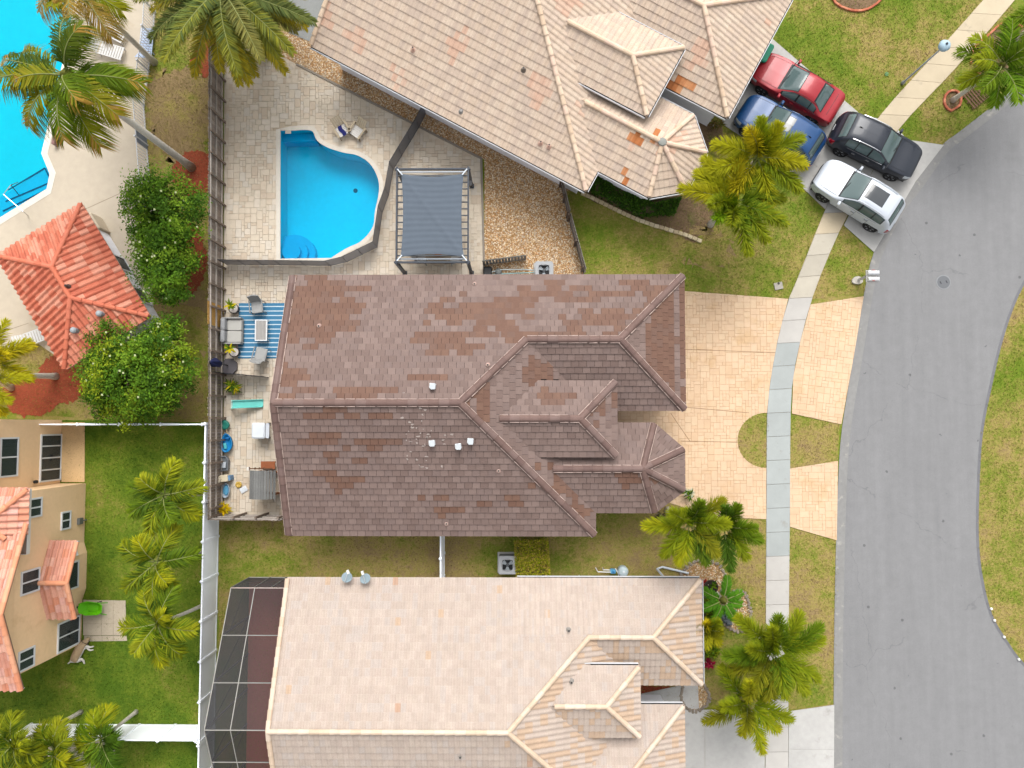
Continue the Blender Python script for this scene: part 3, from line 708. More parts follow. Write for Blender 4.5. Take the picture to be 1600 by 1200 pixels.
        for p, U, V, n, ci in oth:
            dn = n*rr.uniform(0, .006)
            for q in quads: s.rest.add([p+dn+U*x+V*y+n*z for x, y, z in q], [tuple(range(len(q)))], s.cols[ci])
        s.rest.build('roof_tiles', M[m], s.root, False, 'stuff')
        # ridge, hip and rake caps
        L = .40; shp = {}; mb = MB()
        for a, c in s.caps:
            a, c = Vector(a), Vector(c); d = c-a; ln = d.length; d.normalize(); up = Vector((0, 0, 1)); y = up.cross(d).normalized(); z = d.cross(y)
            nn = max(1, int(ln/L))
            for k in range(nn):
                p = a+d*(k*ln/nn); wp = p+d*.2
                hb = max([s.height(q, wp.x, wp.y) for q in range(len(s.blocks))])
                if wp.z+1.5 > hb > wp.z+.22: continue
                sd2 = [max(s.height(q, wp.x+y.x*.3*g_, wp.y+y.y*.3*g_) for q in range(len(s.blocks))) for g_ in (-1, 1)]
                if sum(sd2)/2 > wp.z-.035 and sum(sd2)/2 < wp.z+.3: continue
                ci = rr.randrange(len(s.capcol))
                if ci not in shp:
                    t = MB(); R0, R1 = (.11, .095) if s.round else (.15, .14)
                    arc = [R_(x) for x in ((-12, 20, 50, 90, 130, 160, 192) if s.round else (0, 60, 90, 120, 180))]
                    hh = .9 if s.round else .62
                    t.rings([[(0, R0*math.cos(q), R0*hh*math.sin(q)-.02) for q in arc], [(0, R0*math.cos(q), R0*hh*math.sin(q)+.03) for q in arc], [(L+.04, R1*math.cos(q), R1*hh*math.sin(q)+.005) for q in arc]], s.capcol[ci], closed=False)
                    t.add([(0, R0*math.cos(q), R0*hh*math.sin(q)+.03) for q in arc], [tuple(range(len(arc)))], s.capcol[ci])
                    shp[ci] = t.mesh('ridge_tile', M[m], False)
                T = Matrix((d, y, z)).transposed().to_4x4() @ Matrix.Diagonal((ln/nn/L, 1, 1, 1)); T.translation = p+Vector((0, 0, .055)); link('ridge_tile', shp[ci], s.root, T)
                if s.mortar:
                    for sg in (-1, 1):
                        if rr.random() < .93: mb.bar(p+y*sg*.155+z*.055, p+d*(ln/nn)*rr.uniform(.8, 1)+y*sg*.155+z*.055, rr.uniform(.014, .03), .045, s.mortar)
        if s.mortar: mb.build('ridge_mortar', M[m], s.root, False, 'stuff')
def tilestag(rf): return rf.tile is FLAT
def ngon(c, r, n, ph=0): return [(c[0]+r*math.cos(ph+2*math.pi*k/n), c[1]+r*math.sin(ph+2*math.pi*k/n)) for k in range(n)]
def wallwin(root, T, cx, cz, wd, ht, axis, panes=2, z0=None, door=False, name='window'):
    """window on a wall: T local frame; axis: outward normal 'x+','x-','y+','y-' with position cx=(x,y)"""
    n = {'x+': Vector((1, 0, 0)), 'x-': Vector((-1, 0, 0)), 'y+': Vector((0, 1, 0)), 'y-': Vector((0, -1, 0))}[axis]; t = Vector((0, 0, 1)).cross(n)
    c = Vector((cx[0], cx[1], cz)); f = MB(); fw = .07
    def q(mb, u0, u1, v0, v1, d0, d1, col=(.5,)*3):
        vs = [T @ (c+t*u+Vector((0, 0, 1))*v+n*d) for d in (d0, d1) for u, v in ((u0, v0), (u1, v0), (u1, v1), (u0, v1))]
        mb.add(vs, [(4, 5, 6, 7), (0, 1, 5, 4), (1, 2, 6, 5), (2, 3, 7, 6), (3, 0, 4, 7), (3, 2, 1, 0)], col)
    q(f, -wd/2, -wd/2+fw, -ht/2, ht/2, -.02, .06); q(f, wd/2-fw, wd/2, -ht/2, ht/2, -.02, .06); q(f, -wd/2+fw, wd/2-fw, -ht/2, -ht/2+fw, -.02, .058); q(f, -wd/2+fw, wd/2-fw, ht/2-fw, ht/2, -.02, .058)
    for k in range(1, panes): u = -wd/2+wd*k/panes; q(f, u-.03, u+.03, -ht/2+fw, ht/2-fw, -.02, .05)
    w = MB(); q(w, -wd/2+.01, wd/2-.01, -ht/2+.01, ht/2-.01, .002, .004, C(132, 136, 138))
    win = f.build(name, M['white'], root)
    w.build('blind', M['plain'], win)
    for k in range(panes):
        g_ = MB(); u0 = -wd/2+wd*k/panes+(.03 if k else fw); u1 = -wd/2+wd*(k+1)/panes-(.03 if k < panes-1 else fw); q(g_, u0, u1, -ht/2+fw, ht/2-fw, .02, .026); g_.build('pane', M['glass'], win)
    if door:
        hd = MB(); q(hd, -.16, -.05, -.03, .01, .05, .10, C(30, 30, 30)); q(hd, .05, .16, -.03, .01, .05, .10, C(30, 30, 30)); hd.build('handle', M['plain'], win)
    return win
def Tm(ox, oy, ang): return Matrix.Translation((ox, oy, 0)) @ Matrix.Rotation(ang, 4, 'Z')
SL = .414
def walls(root, T, poly, z0, z1, m='wall', name='wall'):
    b = MB(); b.prism([tuple((T @ Vector((x, y, 0))))[:2] for x, y in poly], z0, z1); return b.build(name, M[m], root)
def gutters(root, segs, col_w, m='plain'):
    for a, c in segs:
        a, c = Vector(a), Vector(c); d = (c-a).normalized(); o = Vector((d.y, -d.x, 0)); b = MB()
        b.bar(a+o*.13+Vector((0, 0, -.06)), c+o*.13+Vector((0, 0, -.06)), .025, .12, col_w); b.bar(a+o*.065+Vector((0, 0, -.10)), c+o*.065+Vector((0, 0, -.10)), .11, .03, C(40, 40, 44))
        b.build('gutter', M[m], root)
def fascia(root, segs, col):
    b = MB()
    for a, c in segs:
        a, c = Vector(a), Vector(c); d = (c-a).normalized(); o = Vector((d.y, -d.x, 0))
        b.bar(a+o*.012+Vector((0, 0, -.09)), c+o*.012+Vector((0, 0, -.09)), .022, .2, col)
    b.build('fascia', M['plain'], root)
def gable_walls(rf, m='wall'):
    for gb in rf.gables:
        b = MB(); a, c, t = (Vector(p) for p in gb); n = (c-a).cross(t-a).normalized()*.08
        b.add([a+n, c+n, t+n, a-n, c-n, t-n], [(0, 1, 2), (5, 4, 3), (0, 3, 4, 1), (1, 4, 5, 2), (2, 5, 3, 0)]); b.build('gable_wall', M[m], rf.root)
def pipe(root, px, z, kind='vent', h=.3, col=None):
    x, y = P(*px, z+.2)
    b = MB()
    if kind == 'vent':
        b.rbox((x, y, z+.16), (.25, .22, .3), .03, rnd.uniform(-.15, .15), C(226, 230, 232), top=.02); b.rbox((x+.02, y-.02, z+.335), (.2, .25, .03), .03, 0, C(200, 206, 210)); b.build('roof_vent', M['plain'], root)
    elif kind == 'gooseneck':
        b.tube([(x, y, z-.1), (x, y, z+.26)], .13, 10, C(150, 160, 170)); b.lathe([(.13, .2), (.14, .25), (.09, .32), (.02, .34)], (x, y, z), 12, C(168, 174, 178)); b.build('roof_vent', M['plain'], root)
    else:
        b.tube([(x, y, z-.1), (x, y, z+h)], .055, 10, col or C(200, 176, 164)); b.tube([(x, y, z+h-.02), (x, y, z+h+.002)], .04, 10, C(50, 44, 40)); b.lathe([(.13, -.04), (.07, .06), (.06, .07)], (x, y, z+.03), 12, col or C(190, 160, 150)); b.build('vent_pipe', M['plain'], root)

# ---- brown house -------------------------------------------------
def fr(x, y, sx, sy):
    return math.sin(x*sx*1.7+3.1*math.sin(y*sy+1.3))+math.sin(y*sy*2.3+2.2*math.sin(x*sx*.8+.4))+.7*math.sin(x*sx*3.9+y*sy*1.1+2)
BC = [C(136, 117, 112), C(140, 121, 116), C(132, 113, 108), C(134, 116, 112), C(143, 124, 119), C(128, 109, 104),
      C(125, 95, 82), C(122, 92, 79), C(129, 99, 85), C(124, 97, 86)]
def pick_brown(x, y, j, i, n, r):
    # old replacement tiles lie in blocks of neighbouring courses
    px = 815+x*33/(1-4/36); py = 662-y*33/(1-4/36)
    row = math.sin(j*12.9898)*43758.5453; row -= math.floor(row); sx = (row-.5)*34
    X = px+sx; b = -.9
    def blob(cx, cy, rx, ry, a):
        nonlocal b
        d = ((X-cx)/rx)**2+((py-cy)/ry)**2
        if d < 1.8: b = max(b, a-d)
    if n.y > .2:
        blob(482, 480, 72, 62, 1.05); blob(450, 600, 55, 40, .75); blob(580, 615, 55, 12, .7)
        blob(745, 487, 80, 24, 1.05); blob(705, 535, 60, 22, .9); blob(800, 466, 80, 24, .55); blob(880, 455, 90, 26, .5); blob(950, 500, 90, 30, .6); blob(1015, 450, 50, 26, .6)
        blob(840, 525, 120, 14, .8); blob(665, 590, 40, 8, .5); blob(860, 620, 40, 16, .6)
    elif n.y < -.2:
        blob(520, 645, 130, 12, .35); blob(560, 690, 120, 20, .25); blob(530, 740, 40, 44, .5); blob(700, 790, 100, 26, .2); blob(830, 770, 70, 30, .15); blob(980, 740, 60, 24, .3)
    else:
        blob(1040, 520, 34, 130, 1.0); blob(990, 470, 40, 30, .8); blob(745, 640, 30, 70, .7); blob(845, 570, 30, 60, .4); blob(930, 640, 26, 50, .3); blob(880, 770, 60, 60, .5)
    v = b+.30*fr(px*1.6+sx*3, py*4, .02, .02)+r.uniform(-.15, .15)
    if v > .12: return 6+r.randrange(4)
    k = r.randrange(6)
    return k
hb = thing('house', 'brown roofed house with octagonal front bay beside the peach driveway', 'house', (-3, .9, 0))
T0 = Tm(3.14, -4.79, 0)
BC = [(q[0]*.91, q[1]*.88, q[2]*.84) for q in BC]
rf = Roof(hb, T0, FLAT, BC, pick_brown, M['under'], [C(120, 96, 89), C(126, 102, 95), C(116, 93, 87), C(128, 106, 100)], C(196, 174, 163), 300, False)
ZE = 2.75
rf.hip(-13.24, 0, 0, 11.28, ZE, SL, 'gable', 'hip', ne=8.35)
rf.hip(-5.2, 3.94, 5.42, 11.27, ZE+.004, SL, 'open', 'hip', capw=-2.9)
rf.hip(-5.4, .83, 3.45, 6.55, 3.78, SL, 'open', 'hip', capw=-4.05)
def bayroof(rf, k=1.0):
    A = [(-3.2, 1.0*k), (2.6, 1.0*k), (3.87, 1.93*k), (3.87, 3.67*k), (2.6, 4.77*k), (-3.2, 4.77*k)]; z = ZE+.003; ap = (1.98, 2.885*k, z+SL*1.885*k); rw = (-3.2, 2.885*k, ap[2])
    e = [(x, y, z) for x, y in A]
    rf.block([[e[0], e[1], ap, rw], [e[1], e[2], ap], [e[2], e[3], ap], [e[3], e[4], ap], [e[4], e[5], rw, ap]], [((-1.8, rw[1], rw[2]), ap)]+[(e[i], ap) for i in (1, 2, 3, 4)], [(e[i], e[i+1]) for i in range(5)], A)
bayroof(rf)
rf.finish()
fascia(hb, rf.eaves, C(120, 96, 88)); gable_walls(rf)
walls(hb, T0, [(-12.7, .45), (-.45, .45), (-.45, 1.45), (2.4, 1.45), (3.4, 2.2), (3.4, 3.5), (2.4, 4.3), (-.6, 4.3), (-.6, 5.87), (3.5, 5.87), (3.5, 10.83), (-12.7, 10.83)], 0, 2.62)
walls(hb, T0, [(-3.5, 3.9), (.4, 3.9), (.4, 6.1), (-3.5, 6.1)], 2.6, 3.64, name='entry_wall')
wallwin(hb, T0, (3.5, 8.35), 1.12, 4.8, 2.1, 'x+', 1, name='garage_door'); wallwin(hb, T0, (3.4, 2.85), 1.4, 1.1, 1.3, 'x+', 2); wallwin(hb, T0, (-6, 10.83), 1.3, 2.4, 2.0, 'y+', 2, name='sliding_door'); wallwin(hb, T0, (-12.7, 6), 1.1, 2.4, 2.1, 'x-', 2, name='sliding_door'); wallwin(hb, T0, (-5, .45), 1.4, 1.2, 1.2, 'y-', 2); wallwin(hb, T0, (-.6, 5.1), 1.1, 1.0, 2.1, 'x+', 1, name='front_door')
def roofz(rf, px):
    z = 4
    for _ in range(6):
        x, y = P(*px, z); z = max(rf.height(k, x, y) for k in range(len(rf.blocks)))
    return z
for q in ((676, 603), (675, 692), (716, 697), (735, 689)): pipe(hb, q, roofz(rf, q), 'vent')
for q in ((762, 570), (779, 736), (697, 819), (741, 443), (497, 509)): pipe(hb, q, roofz(rf, q), 'pipe', .14)
# bird droppings / lime crust on the lower slope
lm = MB(); rr = random.Random(5)
for k in range(46):
    q = (650+rr.gauss(0, 18)+(20 if rr.random() < .3 else 0), 685+rr.gauss(0, 28)); z = roofz(rf, q); x, y = P(*q, z)
    e = ellipse(x, y, rr.uniform(.02, .09), rr.uniform(.015, .05), 9, .22, k); lm.add([(a, c, z+(c-y)*SL+.062) for a, c in e], [tuple(range(9))], C(182, 168, 160))
lm.build('lime_crust', M['stone'], hb, False, 'stuff')
RF_B = rf

# ---- house with pale barrel tiles and octagonal bay (rotated) ------------
TC = [C(219, 197, 176), C(216, 193, 172), C(222, 201, 180), C(213, 191, 172), C(218, 195, 173), C(209, 188, 170), C(222, 189, 166), C(220, 182, 158), C(206, 140, 92), C(196, 122, 70), C(214, 152, 104)]
def pick_top(x, y, j, i, n, r):
    q = r.random(); px = 815+x*33/(1-4/36); py = 662-y*33/(1-4/36)
    for cx, cy, rx, ry, a in ((1078, 108, 22, 14, .75), (1020, 200, 34, 12, .4), (930, 95, 20, 6, .4), (985, 255, 34, 22, .2), (895, 120, 8, 20, .3)):
        if ((px-cx)/rx)**2+((py-cy)/ry)**2 < 1 and q < a: return 8+r.randrange(3)
    if fr(px, py, .02, .02)+r.uniform(-.5, .5) > 1.75: return 6+r.randrange(2)
    return r.randrange(6)
ht = thing('house', 'pale tiled house set at an angle with octagonal bay beside the parked cars', 'house', (2, 16, 0))
T1 = Tm(2.84, 10.32, R_(-28.5))
rf = Roof(ht, T1, BARREL, TC, pick_top, M['underc'], [C(232, 206, 178), C(238, 212, 186), C(226, 198, 170), C(234, 204, 182)], None, 300, True)
ks = 1.085
rf.hip(-13.96, 0, 0, 11.3*ks, ZE, SL, 'gable', 'hip', ne=8.35*ks)
rf.hip(-5.4, 3.95, 5.4*ks, 11.29*ks, ZE+.004, SL, 'open', 'hip', capw=-3.1)
rf.hip(-5.6, .83, 3.5*ks, 6.6*ks, 3.78, SL, 'open', 'hip', capw=-4.4)
bayroof(rf, ks); rf.finish()
gutters(ht, rf.eaves[:1]+rf.eaves[2:3]+rf.eaves[3:6]+rf.eaves[6:9]+rf.eaves[9:], C(232, 234, 238)); gable_walls(rf)
walls(ht, T1, [(-13.4, .5), (-.5, .5), (-.5, 1.55), (2.35, 1.55), (3.35, 2.4), (3.35, 3.75), (2.35, 4.65), (-.6, 4.65), (-.6, 6.35), (3.45, 6.35), (3.45, 11.7), (-13.4, 11.7)], 0, 2.62)
walls(ht, T1, [(-3.5, 4.25), (.4, 4.25), (.4, 6.7), (-3.5, 6.7)], 2.6, 3.64, name='entry_wall')
wallwin(ht, T1, (3.45, 9.0), 1.12, 4.8, 2.1, 'x+', 1, name='garage_door'); wallwin(ht, T1, (3.35, 3.1), 1.4, 1.1, 1.3, 'x+', 2); wallwin(ht, T1, (-4, .5), 1.5, 1.2, 1.1, 'y-', 2); wallwin(ht, T1, (-9.5, .5), 1.5, 1.2, 1.1, 'y-', 2)
for q in ((645, 75), (845, 222), (858, 227)): pipe(ht, q, roofz(rf, q), 'pipe', .26, C(214, 176, 158))
pipe(ht, (720, 171), roofz(rf, (720, 171)), 'pipe', .05, C(150, 146, 142)); pipe(ht, (818, 106), roofz(rf, (818, 106)), 'pipe', .2, C(120, 110, 100))
apx = T1 @ Vector((1.98, 2.885*ks, ZE+SL*1.885*ks)); b = MB(); b.lathe([(.2, .10), (.17, .15), (.08, .17), (.02, .172)], apx, 8, C(150, 152, 146)); b.build('apex_cap', M['stone'], ht)

# ---- house with cream tiles ---------------------------------------------------
CC = [C(224, 208, 195), C(222, 205, 193), C(227, 211, 199), C(219, 203, 191), C(223, 206, 193), C(221, 208, 199), C(226, 198, 172), C(220, 184, 160)]
def pick_cream(x, y, j, i, n, r):
    if n.x > .2 or (y > -13.4 and x > .2 and n.y < -.2): return r.choice([0, 4, 4, 6, 6])
    q = r.random()
    return 7 if q < .0025 else (6 if q < .008 else r.randrange(6))
hc = thing('house', 'cream tiled house with dark screened enclosure at its gable end', 'house', (-3, -12, 0))
T2 = Tm(5.0, -17.8, 0)
CC = [(q[0]*.77, q[1]*.75, q[2]*.73) for q in CC]
rf = Roof(hc, T2, LOW, CC, pick_cream, M['underc'], [C(226, 204, 182), C(222, 197, 172), C(228, 208, 188), C(218, 193, 168)], None, 300, True)
rf.hip(-15.12, 0, 0, 11.1, ZE, SL, 'gable', 'hip', ne=8.9)
rf.hip(-5.2, 2.66, 6.72, 11.09, ZE+.004, SL, 'open', 'hip', capw=-2.25)
rf.hip(-5.6, -.16, 4.93, 7.73, 3.78, SL, 'open', 'hip', capw=-4.1)
rf.hip(-5.2, 1.87, .3, 5.78, ZE+.003, SL, 'open', 'hip', capw=-1.5)
rf.finish()
gutters(hc, [rf.eaves[4], rf.eaves[5], rf.eaves[7], rf.eaves[9], rf.eaves[10]]+[((6.2, -6.71, ZE), (7.66, -6.71, ZE))][::-1], C(232, 234, 238)); fascia(hc, [(rf.eaves[1][0], rf.eaves[1][1])], C(206, 204, 186)); gable_walls(rf)
walls(hc, T2, [(-14.6, .5), (-.5, .5), (-.5, .8), (1.4, .8), (1.4, 5.3), (-.6, 5.3), (-.6, 7.2), (2.2, 7.2), (2.2, 10.6), (-14.6, 10.6)], 0, 2.62)
walls(hc, T2, [(-3.5, 5.4), (-.6, 5.4), (-.6, 7.3), (-3.5, 7.3)], 2.6, 3.64, name='entry_wall')
wallwin(hc, T2, (1.4, 3.05), 1.12, 4.0, 2.1, 'x+', 1, name='garage_door'); wallwin(hc, T2, (2.2, 8.9), 1.4, 1.6, 1.3, 'x+', 2); wallwin(hc, T2, (-.6, 6.2), 1.1, 1.0, 2.1, 'x+', 1, name='front_door'); wallwin(hc, T2, (-9, 10.6), 1.5, 1.2, 1.1, 'y+', 2)
for q in ((889, 986), (719, 1184), (893, 1067)): pipe(hc, q, roofz(rf, q), 'pipe', .2, C(150, 146, 140))
RF_C = rf
for px, nm in (((543, 901), 'left'), ((572, 903), 'right')):
    x, y = P(*px, 3.0); d = thing('satellite_dish', {'left': 'grey satellite dish on the cream eave, the one closer to the screen enclosure', 'right': 'grey satellite dish on the cream eave, the one closer to the white side fence'}[nm], 'satellite dish', (x, y, 2.8), 'satellite dishes on the cream roof edge')
    b = MB(); Td = Matrix.Translation((x, y-.02, 3.12)) @ Matrix.Rotation(R_(-20 if nm == 'left' else 12), 4, 'Z') @ Matrix.Rotation(R_(-32), 4, 'X')
    b.lathe([(.02, 0), (.10, .01), (.17, .03), (.225, .055), (.23, .045), (.17, .015), (.02, -.015)], n=20, col=C(140, 158, 166), T=Td); b.build('dish', M['plain'], d, True)
    b = MB(); b.tube([(x, y-.05, 2.75), (x, y-.05, 3.02), (x, y-.02, 3.1)], .025, 8, C(150, 150, 150)); b.build('mast', M['plain'], d)
    e = Td @ Vector((0, .12, .42)); b = MB(); b.tube([Td @ Vector((0, -.24, .03)), e], .014, 6, C(190, 190, 190)); b.build('arm', M['plain'], d); b = MB(); b.box(tuple(e), (.1, .16, .09), .4, C(226, 226, 220)); b.build('receiver', M['plain'], d)

# ---- screen enclosure ------------------------------------------------------------
en = thing('screen_enclosure', 'dark mesh screen enclosure with pale frame over red brown pavers', 'enclosure', (-12, -12, 0))
X0, X1, YN, YR = -12.76, -10.2, -7.2, -12.3
ez = lambda y: 2.3+(4.85-2.3)*(1-abs(y-YR)/(YN-YR))
ys = [P(0, 899)[1], -9.0, -10.7, YR, -13.9, -15.6, 2*YR-YN]
ys[0] = YN
fb = MB(); fb.sheet([[(X0, YN), (X1+.6, YN), (X1+.6, 2*YR-YN), (X0, 2*YR-YN)]], .03); fl = fb.build('floor', mat('enclosure_floor', C(168, 96, 80), .8, var=((.8, .1), (8, .08))), en)
FC = C(166, 163, 156)
b = MB()
for i, y in enumerate(ys):
    z = ez(y); f_ = MB(); f_.bar((X0, y, z), (X1, y, z), .035, .05, FC if i else C(206, 186, 178)); f_.build('roof_beam', M['plain'], en); f_ = MB(); f_.bar((X0, y, 0), (X0, y, z), .05, .05, C(120, 118, 116)); f_.build('post', M['plain'], en)
for y0, y1 in zip(ys[:-1], ys[1:]):
    for xx in (X0, X0+1.05): f_ = MB(); f_.bar((xx, y0, ez(y0)+.004), (xx, y1, ez(y1)+.004), .032, .04, FC); f_.build('purlin', M['plain'], en)
    f_ = MB(); f_.bar((X0, y0, .0), (X0, y1, min(ez(y0), ez(y1))), .02, .02, C(60, 60, 62)); f_.build('brace', M['plain'], en)
    s_ = MB(); s_.add([(X0, y0, .04), (X0, y1, .04), (X0, y1, ez(y1)), (X0, y0, ez(y0))], [(0, 1, 2, 3)]); s_.build('wall_screen', M['mesh'], en)
    s_ = MB(); s_.add([(X0, y0, ez(y0)+.02), (X1, y0, ez(y0)+.02), (X1, y1, ez(y1)+.02), (X0, y1, ez(y1)+.02)], [(0, 1, 2, 3)]); s_.build('roof_screen', M['roofmesh'], en)
s_ = MB(); s_.add([(X0, YN, .04), (X1, YN, .04), (X1, YN, 2.3), (X0, YN, 2.3)], [(0, 1, 2, 3)]); s_.build('wall_screen', M['mesh'], en)
f_ = MB(); f_.bar((X0, YN, .06), (X1-.05, YN, .06), .06, .06, FC); f_.build('sill_beam', M['plain'], en)
for x in (X0+1.0, X0+1.75): f_ = MB(); f_.bar((x, YN+.01, 0), (x, YN+.01, 2.25), .04, .04, C(120, 118, 116)); f_.build('post', M['plain'], en)

# ---- tan two storey house ---------------------------------------------------------
LC = [C(232, 172, 148), C(226, 162, 138), C(236, 182, 160), C(220, 156, 134), C(230, 176, 160), C(222, 150, 120)]
hl = thing('house', 'tan two storey house with white windows beside the green yard', 'house', (-24, -6, 0))
XW, XR = P(133, 800)[0], P(96, 700)[0]
TL = Tm(0, 0, 0)
walls(hl, TL, [(-36, -10.28), (XW, -10.28), (XW, -2.82), (-36, -2.82)], 0, 4.95, 'tan')
walls(hl, TL, [(-36, -2.81), (XR, -2.81), (XR, .18), (-36, .18)], 0, 5.2, 'tan')
walls(hl, TL, [(XW-.02, -5.5), (P(161, 0)[0], -6.06), (P(161, 0)[0], -7.73), (XW-.02, -8.3)], 0, 2.62, 'tan', 'bay_wall')
rf = Roof(hl, TL, BIG, LC, lambda x, y, j, i, n, r: r.randrange(6), M['underc'], [C(236, 160, 122), C(230, 152, 116), C(238, 172, 136)], None, 300, True)
rf.hip(-36, -20.15, -10.68, -4.08, 4.95, SL, 'open', 'gable')
rf.hip(-36, -20.15, -5.3, -2.68, 4.955, SL, 'open', 'hip')
rf.hip(-20.72, -19.42, -8.42, -5.17, 2.62, SL, 'open', 'gable')
rf.hip(-36, XR+.3, -2.75, .4, 5.21, SL, 'open', 'hip')
rf.finish(); fascia(hl, rf.eaves, C(226, 220, 214))
for gx, y0, y1, z in ((XW, -10.28, -4.5, 4.94), (P(161, 0)[0]-.2, -8.0, -5.6, 2.61)):
    b = MB(); h = SL*(y1-y0)/2; b.add([(gx-.1, y0, z), (gx-.1, y1, z), (gx-.1, (y0+y1)/2, z+h), (gx+.0, y0, z), (gx+.0, y1, z), (gx+.0, (y0+y1)/2, z+h)], [(0, 1, 2), (5, 4, 3), (0, 3, 4, 1), (1, 4, 5, 2), (2, 5, 3, 0)]); b.build('gable_wall', M['tan'], hl)
def lwin(x0, y0, x1, y1, XX, panes=2, door=False, name='window'):
    k = -XX*33.005; z1 = HC*(1-k/(815-x0)); z0 = max(.03, HC*(1-k/(815-x1)))
    Y0 = -(y0-662)/33.005*(1-z0/HC); Y1 = -(y1-662)/33.005*(1-z0/HC)
    wallwin(hl, TL, (XX, (Y0+Y1)/2), (z0+z1)/2, abs(Y0-Y1), z1-z0, 'x+', panes, door=door, name=name)
lwin(36, 884, 65, 920, XW); lwin(44, 776, 65, 806, XW); lwin(96, 797, 111, 825, XW); lwin(36, 1004, 61, 1035, XW); lwin(96, 957, 130, 1001, XW, 2, True, 'french_door')
lwin(60, 678, 95, 750, XR, 4, True, 'sliding_door'); lwin(-4, 683, 25, 744, XR)
bx = P(161, 0)[0]; wallwin(hl, TL, (bx, -6.9), 1.35, 1.25, 1.3, 'x+', 1)
dirv = Vector((bx-XW, -.56, 0)); Tb = Matrix.Translation(((XW+bx)/2, -5.78, 0)) @ Matrix.Rotation(math.atan2(-.56, bx-XW), 4, 'Z'); wallwin(hl, Tb, (0, .0), 1.4, .6, 1.2, 'y+', 1)
lp = MB(); lp.lathe([(.03, 0), (.08, .05), (.07, .22), (.02, .28)], (XR+.12, -2.6, 1.9), 8, C(40, 40, 42)); lp.build('wall_lamp', M['plain'], hl)
lp = MB(); lp.rbox((XW+.06, P(0, 812)[1], .5), (.14, .3, .3), .04, 0, C(110, 112, 108)); lp.tube([(XW+.08, P(0, 812)[1], .0), (XW+.08, P(0, 812)[1], .4)], .03, 8, C(120, 120, 120)); lp.build('meter_box', M['plain'], hl)
slabs('patio_slab', PL([(97, 660), (133, 660), (133, 753), (97, 753)]), [], mat('tan_slab', C(226, 190, 140), .85), .05)
M['tslab'] = mat('yard_slab', C(200, 186, 164), .85, var=((1, .12), (8, .08)))
slabs('patio_slab', PL([(131, 937), (197, 938), (198, 992), (131, 992)]), [((160, 930), (160, 1000)), ((178, 930), (178, 1000)), ((160, 974), (200, 974))], M['tslab'], .06)
slabs('patio_step', PL([(132, 993), (198, 993), (199, 1001), (132, 1002)]), [((144, 990), (144, 1005)), ((160, 990), (160, 1005)), ((178, 990), (178, 1005))], M['tslab'], .03)

# ---- cabana ---------------------------------------------------------------------------
CBC = [C(222, 132, 104), C(216, 122, 94), C(226, 144, 116), C(208, 114, 88), C(232, 160, 134)]
cb = [Vector(P(*q, 2.6)) for q in ((127, 320), (235, 497), (100, 573), (-3, 400))]
ctr = sum(cb, Vector((0, 0)))/4; e1 = ((cb[1]-cb[0])+(cb[2]-cb[3]))/2; e2 = ((cb[3]-cb[0])+(cb[2]-cb[1]))/2
LL, WW = e1.length, e2.length; an = math.atan2(e1.y, e1.x)
hk = thing('cabana', 'small cabana with orange barrel tile hip roof beside the community pool', 'cabana', (ctr.x, ctr.y, 0))
TK = Tm(ctr.x, ctr.y, an)
rf = Roof(hk, TK, BIG, CBC, lambda x, y, j, i, n, r: r.randrange(5), mat('roof_underlay_red', C(150, 74, 54), .9), [C(218, 122, 92), C(212, 116, 88), C(222, 128, 100)], None, 300, True)
rf.hip(-LL/2, LL/2, -WW/2, WW/2, 2.6, SL*.95, 'hip', 'hip'); rf.finish(); fascia(hk, rf.eaves, C(214, 200, 184))
walls(hk, TK, [(-LL/2+.5, -WW/2+.5), (LL/2-.5, -WW/2+.5), (LL/2-.5, WW/2-.5), (-LL/2+.5, WW/2-.5)], 0, 2.45, 'wall')
wallwin(hk, TK, (-.6, WW/2-.5), 1.05, .9, 2.05, 'y+', 1, name='door'); wallwin(hk, TK, (1.2, WW/2-.5), 1.05, .9, 2.05, 'y+', 1, name='door')
for q in ((155, 490), (115, 516)): pipe(hk, q, roofz(rf, q), 'gooseneck')
pipe(hk, (102, 446), roofz(rf, (102, 446)), 'pipe', .2, C(90, 70, 64))
b = MB(); bx_, by_ = P(158, 357); b.rbox((bx_, by_, .5), (.9, .6, 1.0), .05, an, C(206, 190, 166), top=.04); tag(b.build('utility_cabinet', M['plain']), 'beige utility cabinet standing against the orange roofed cabana', 'cabinet')
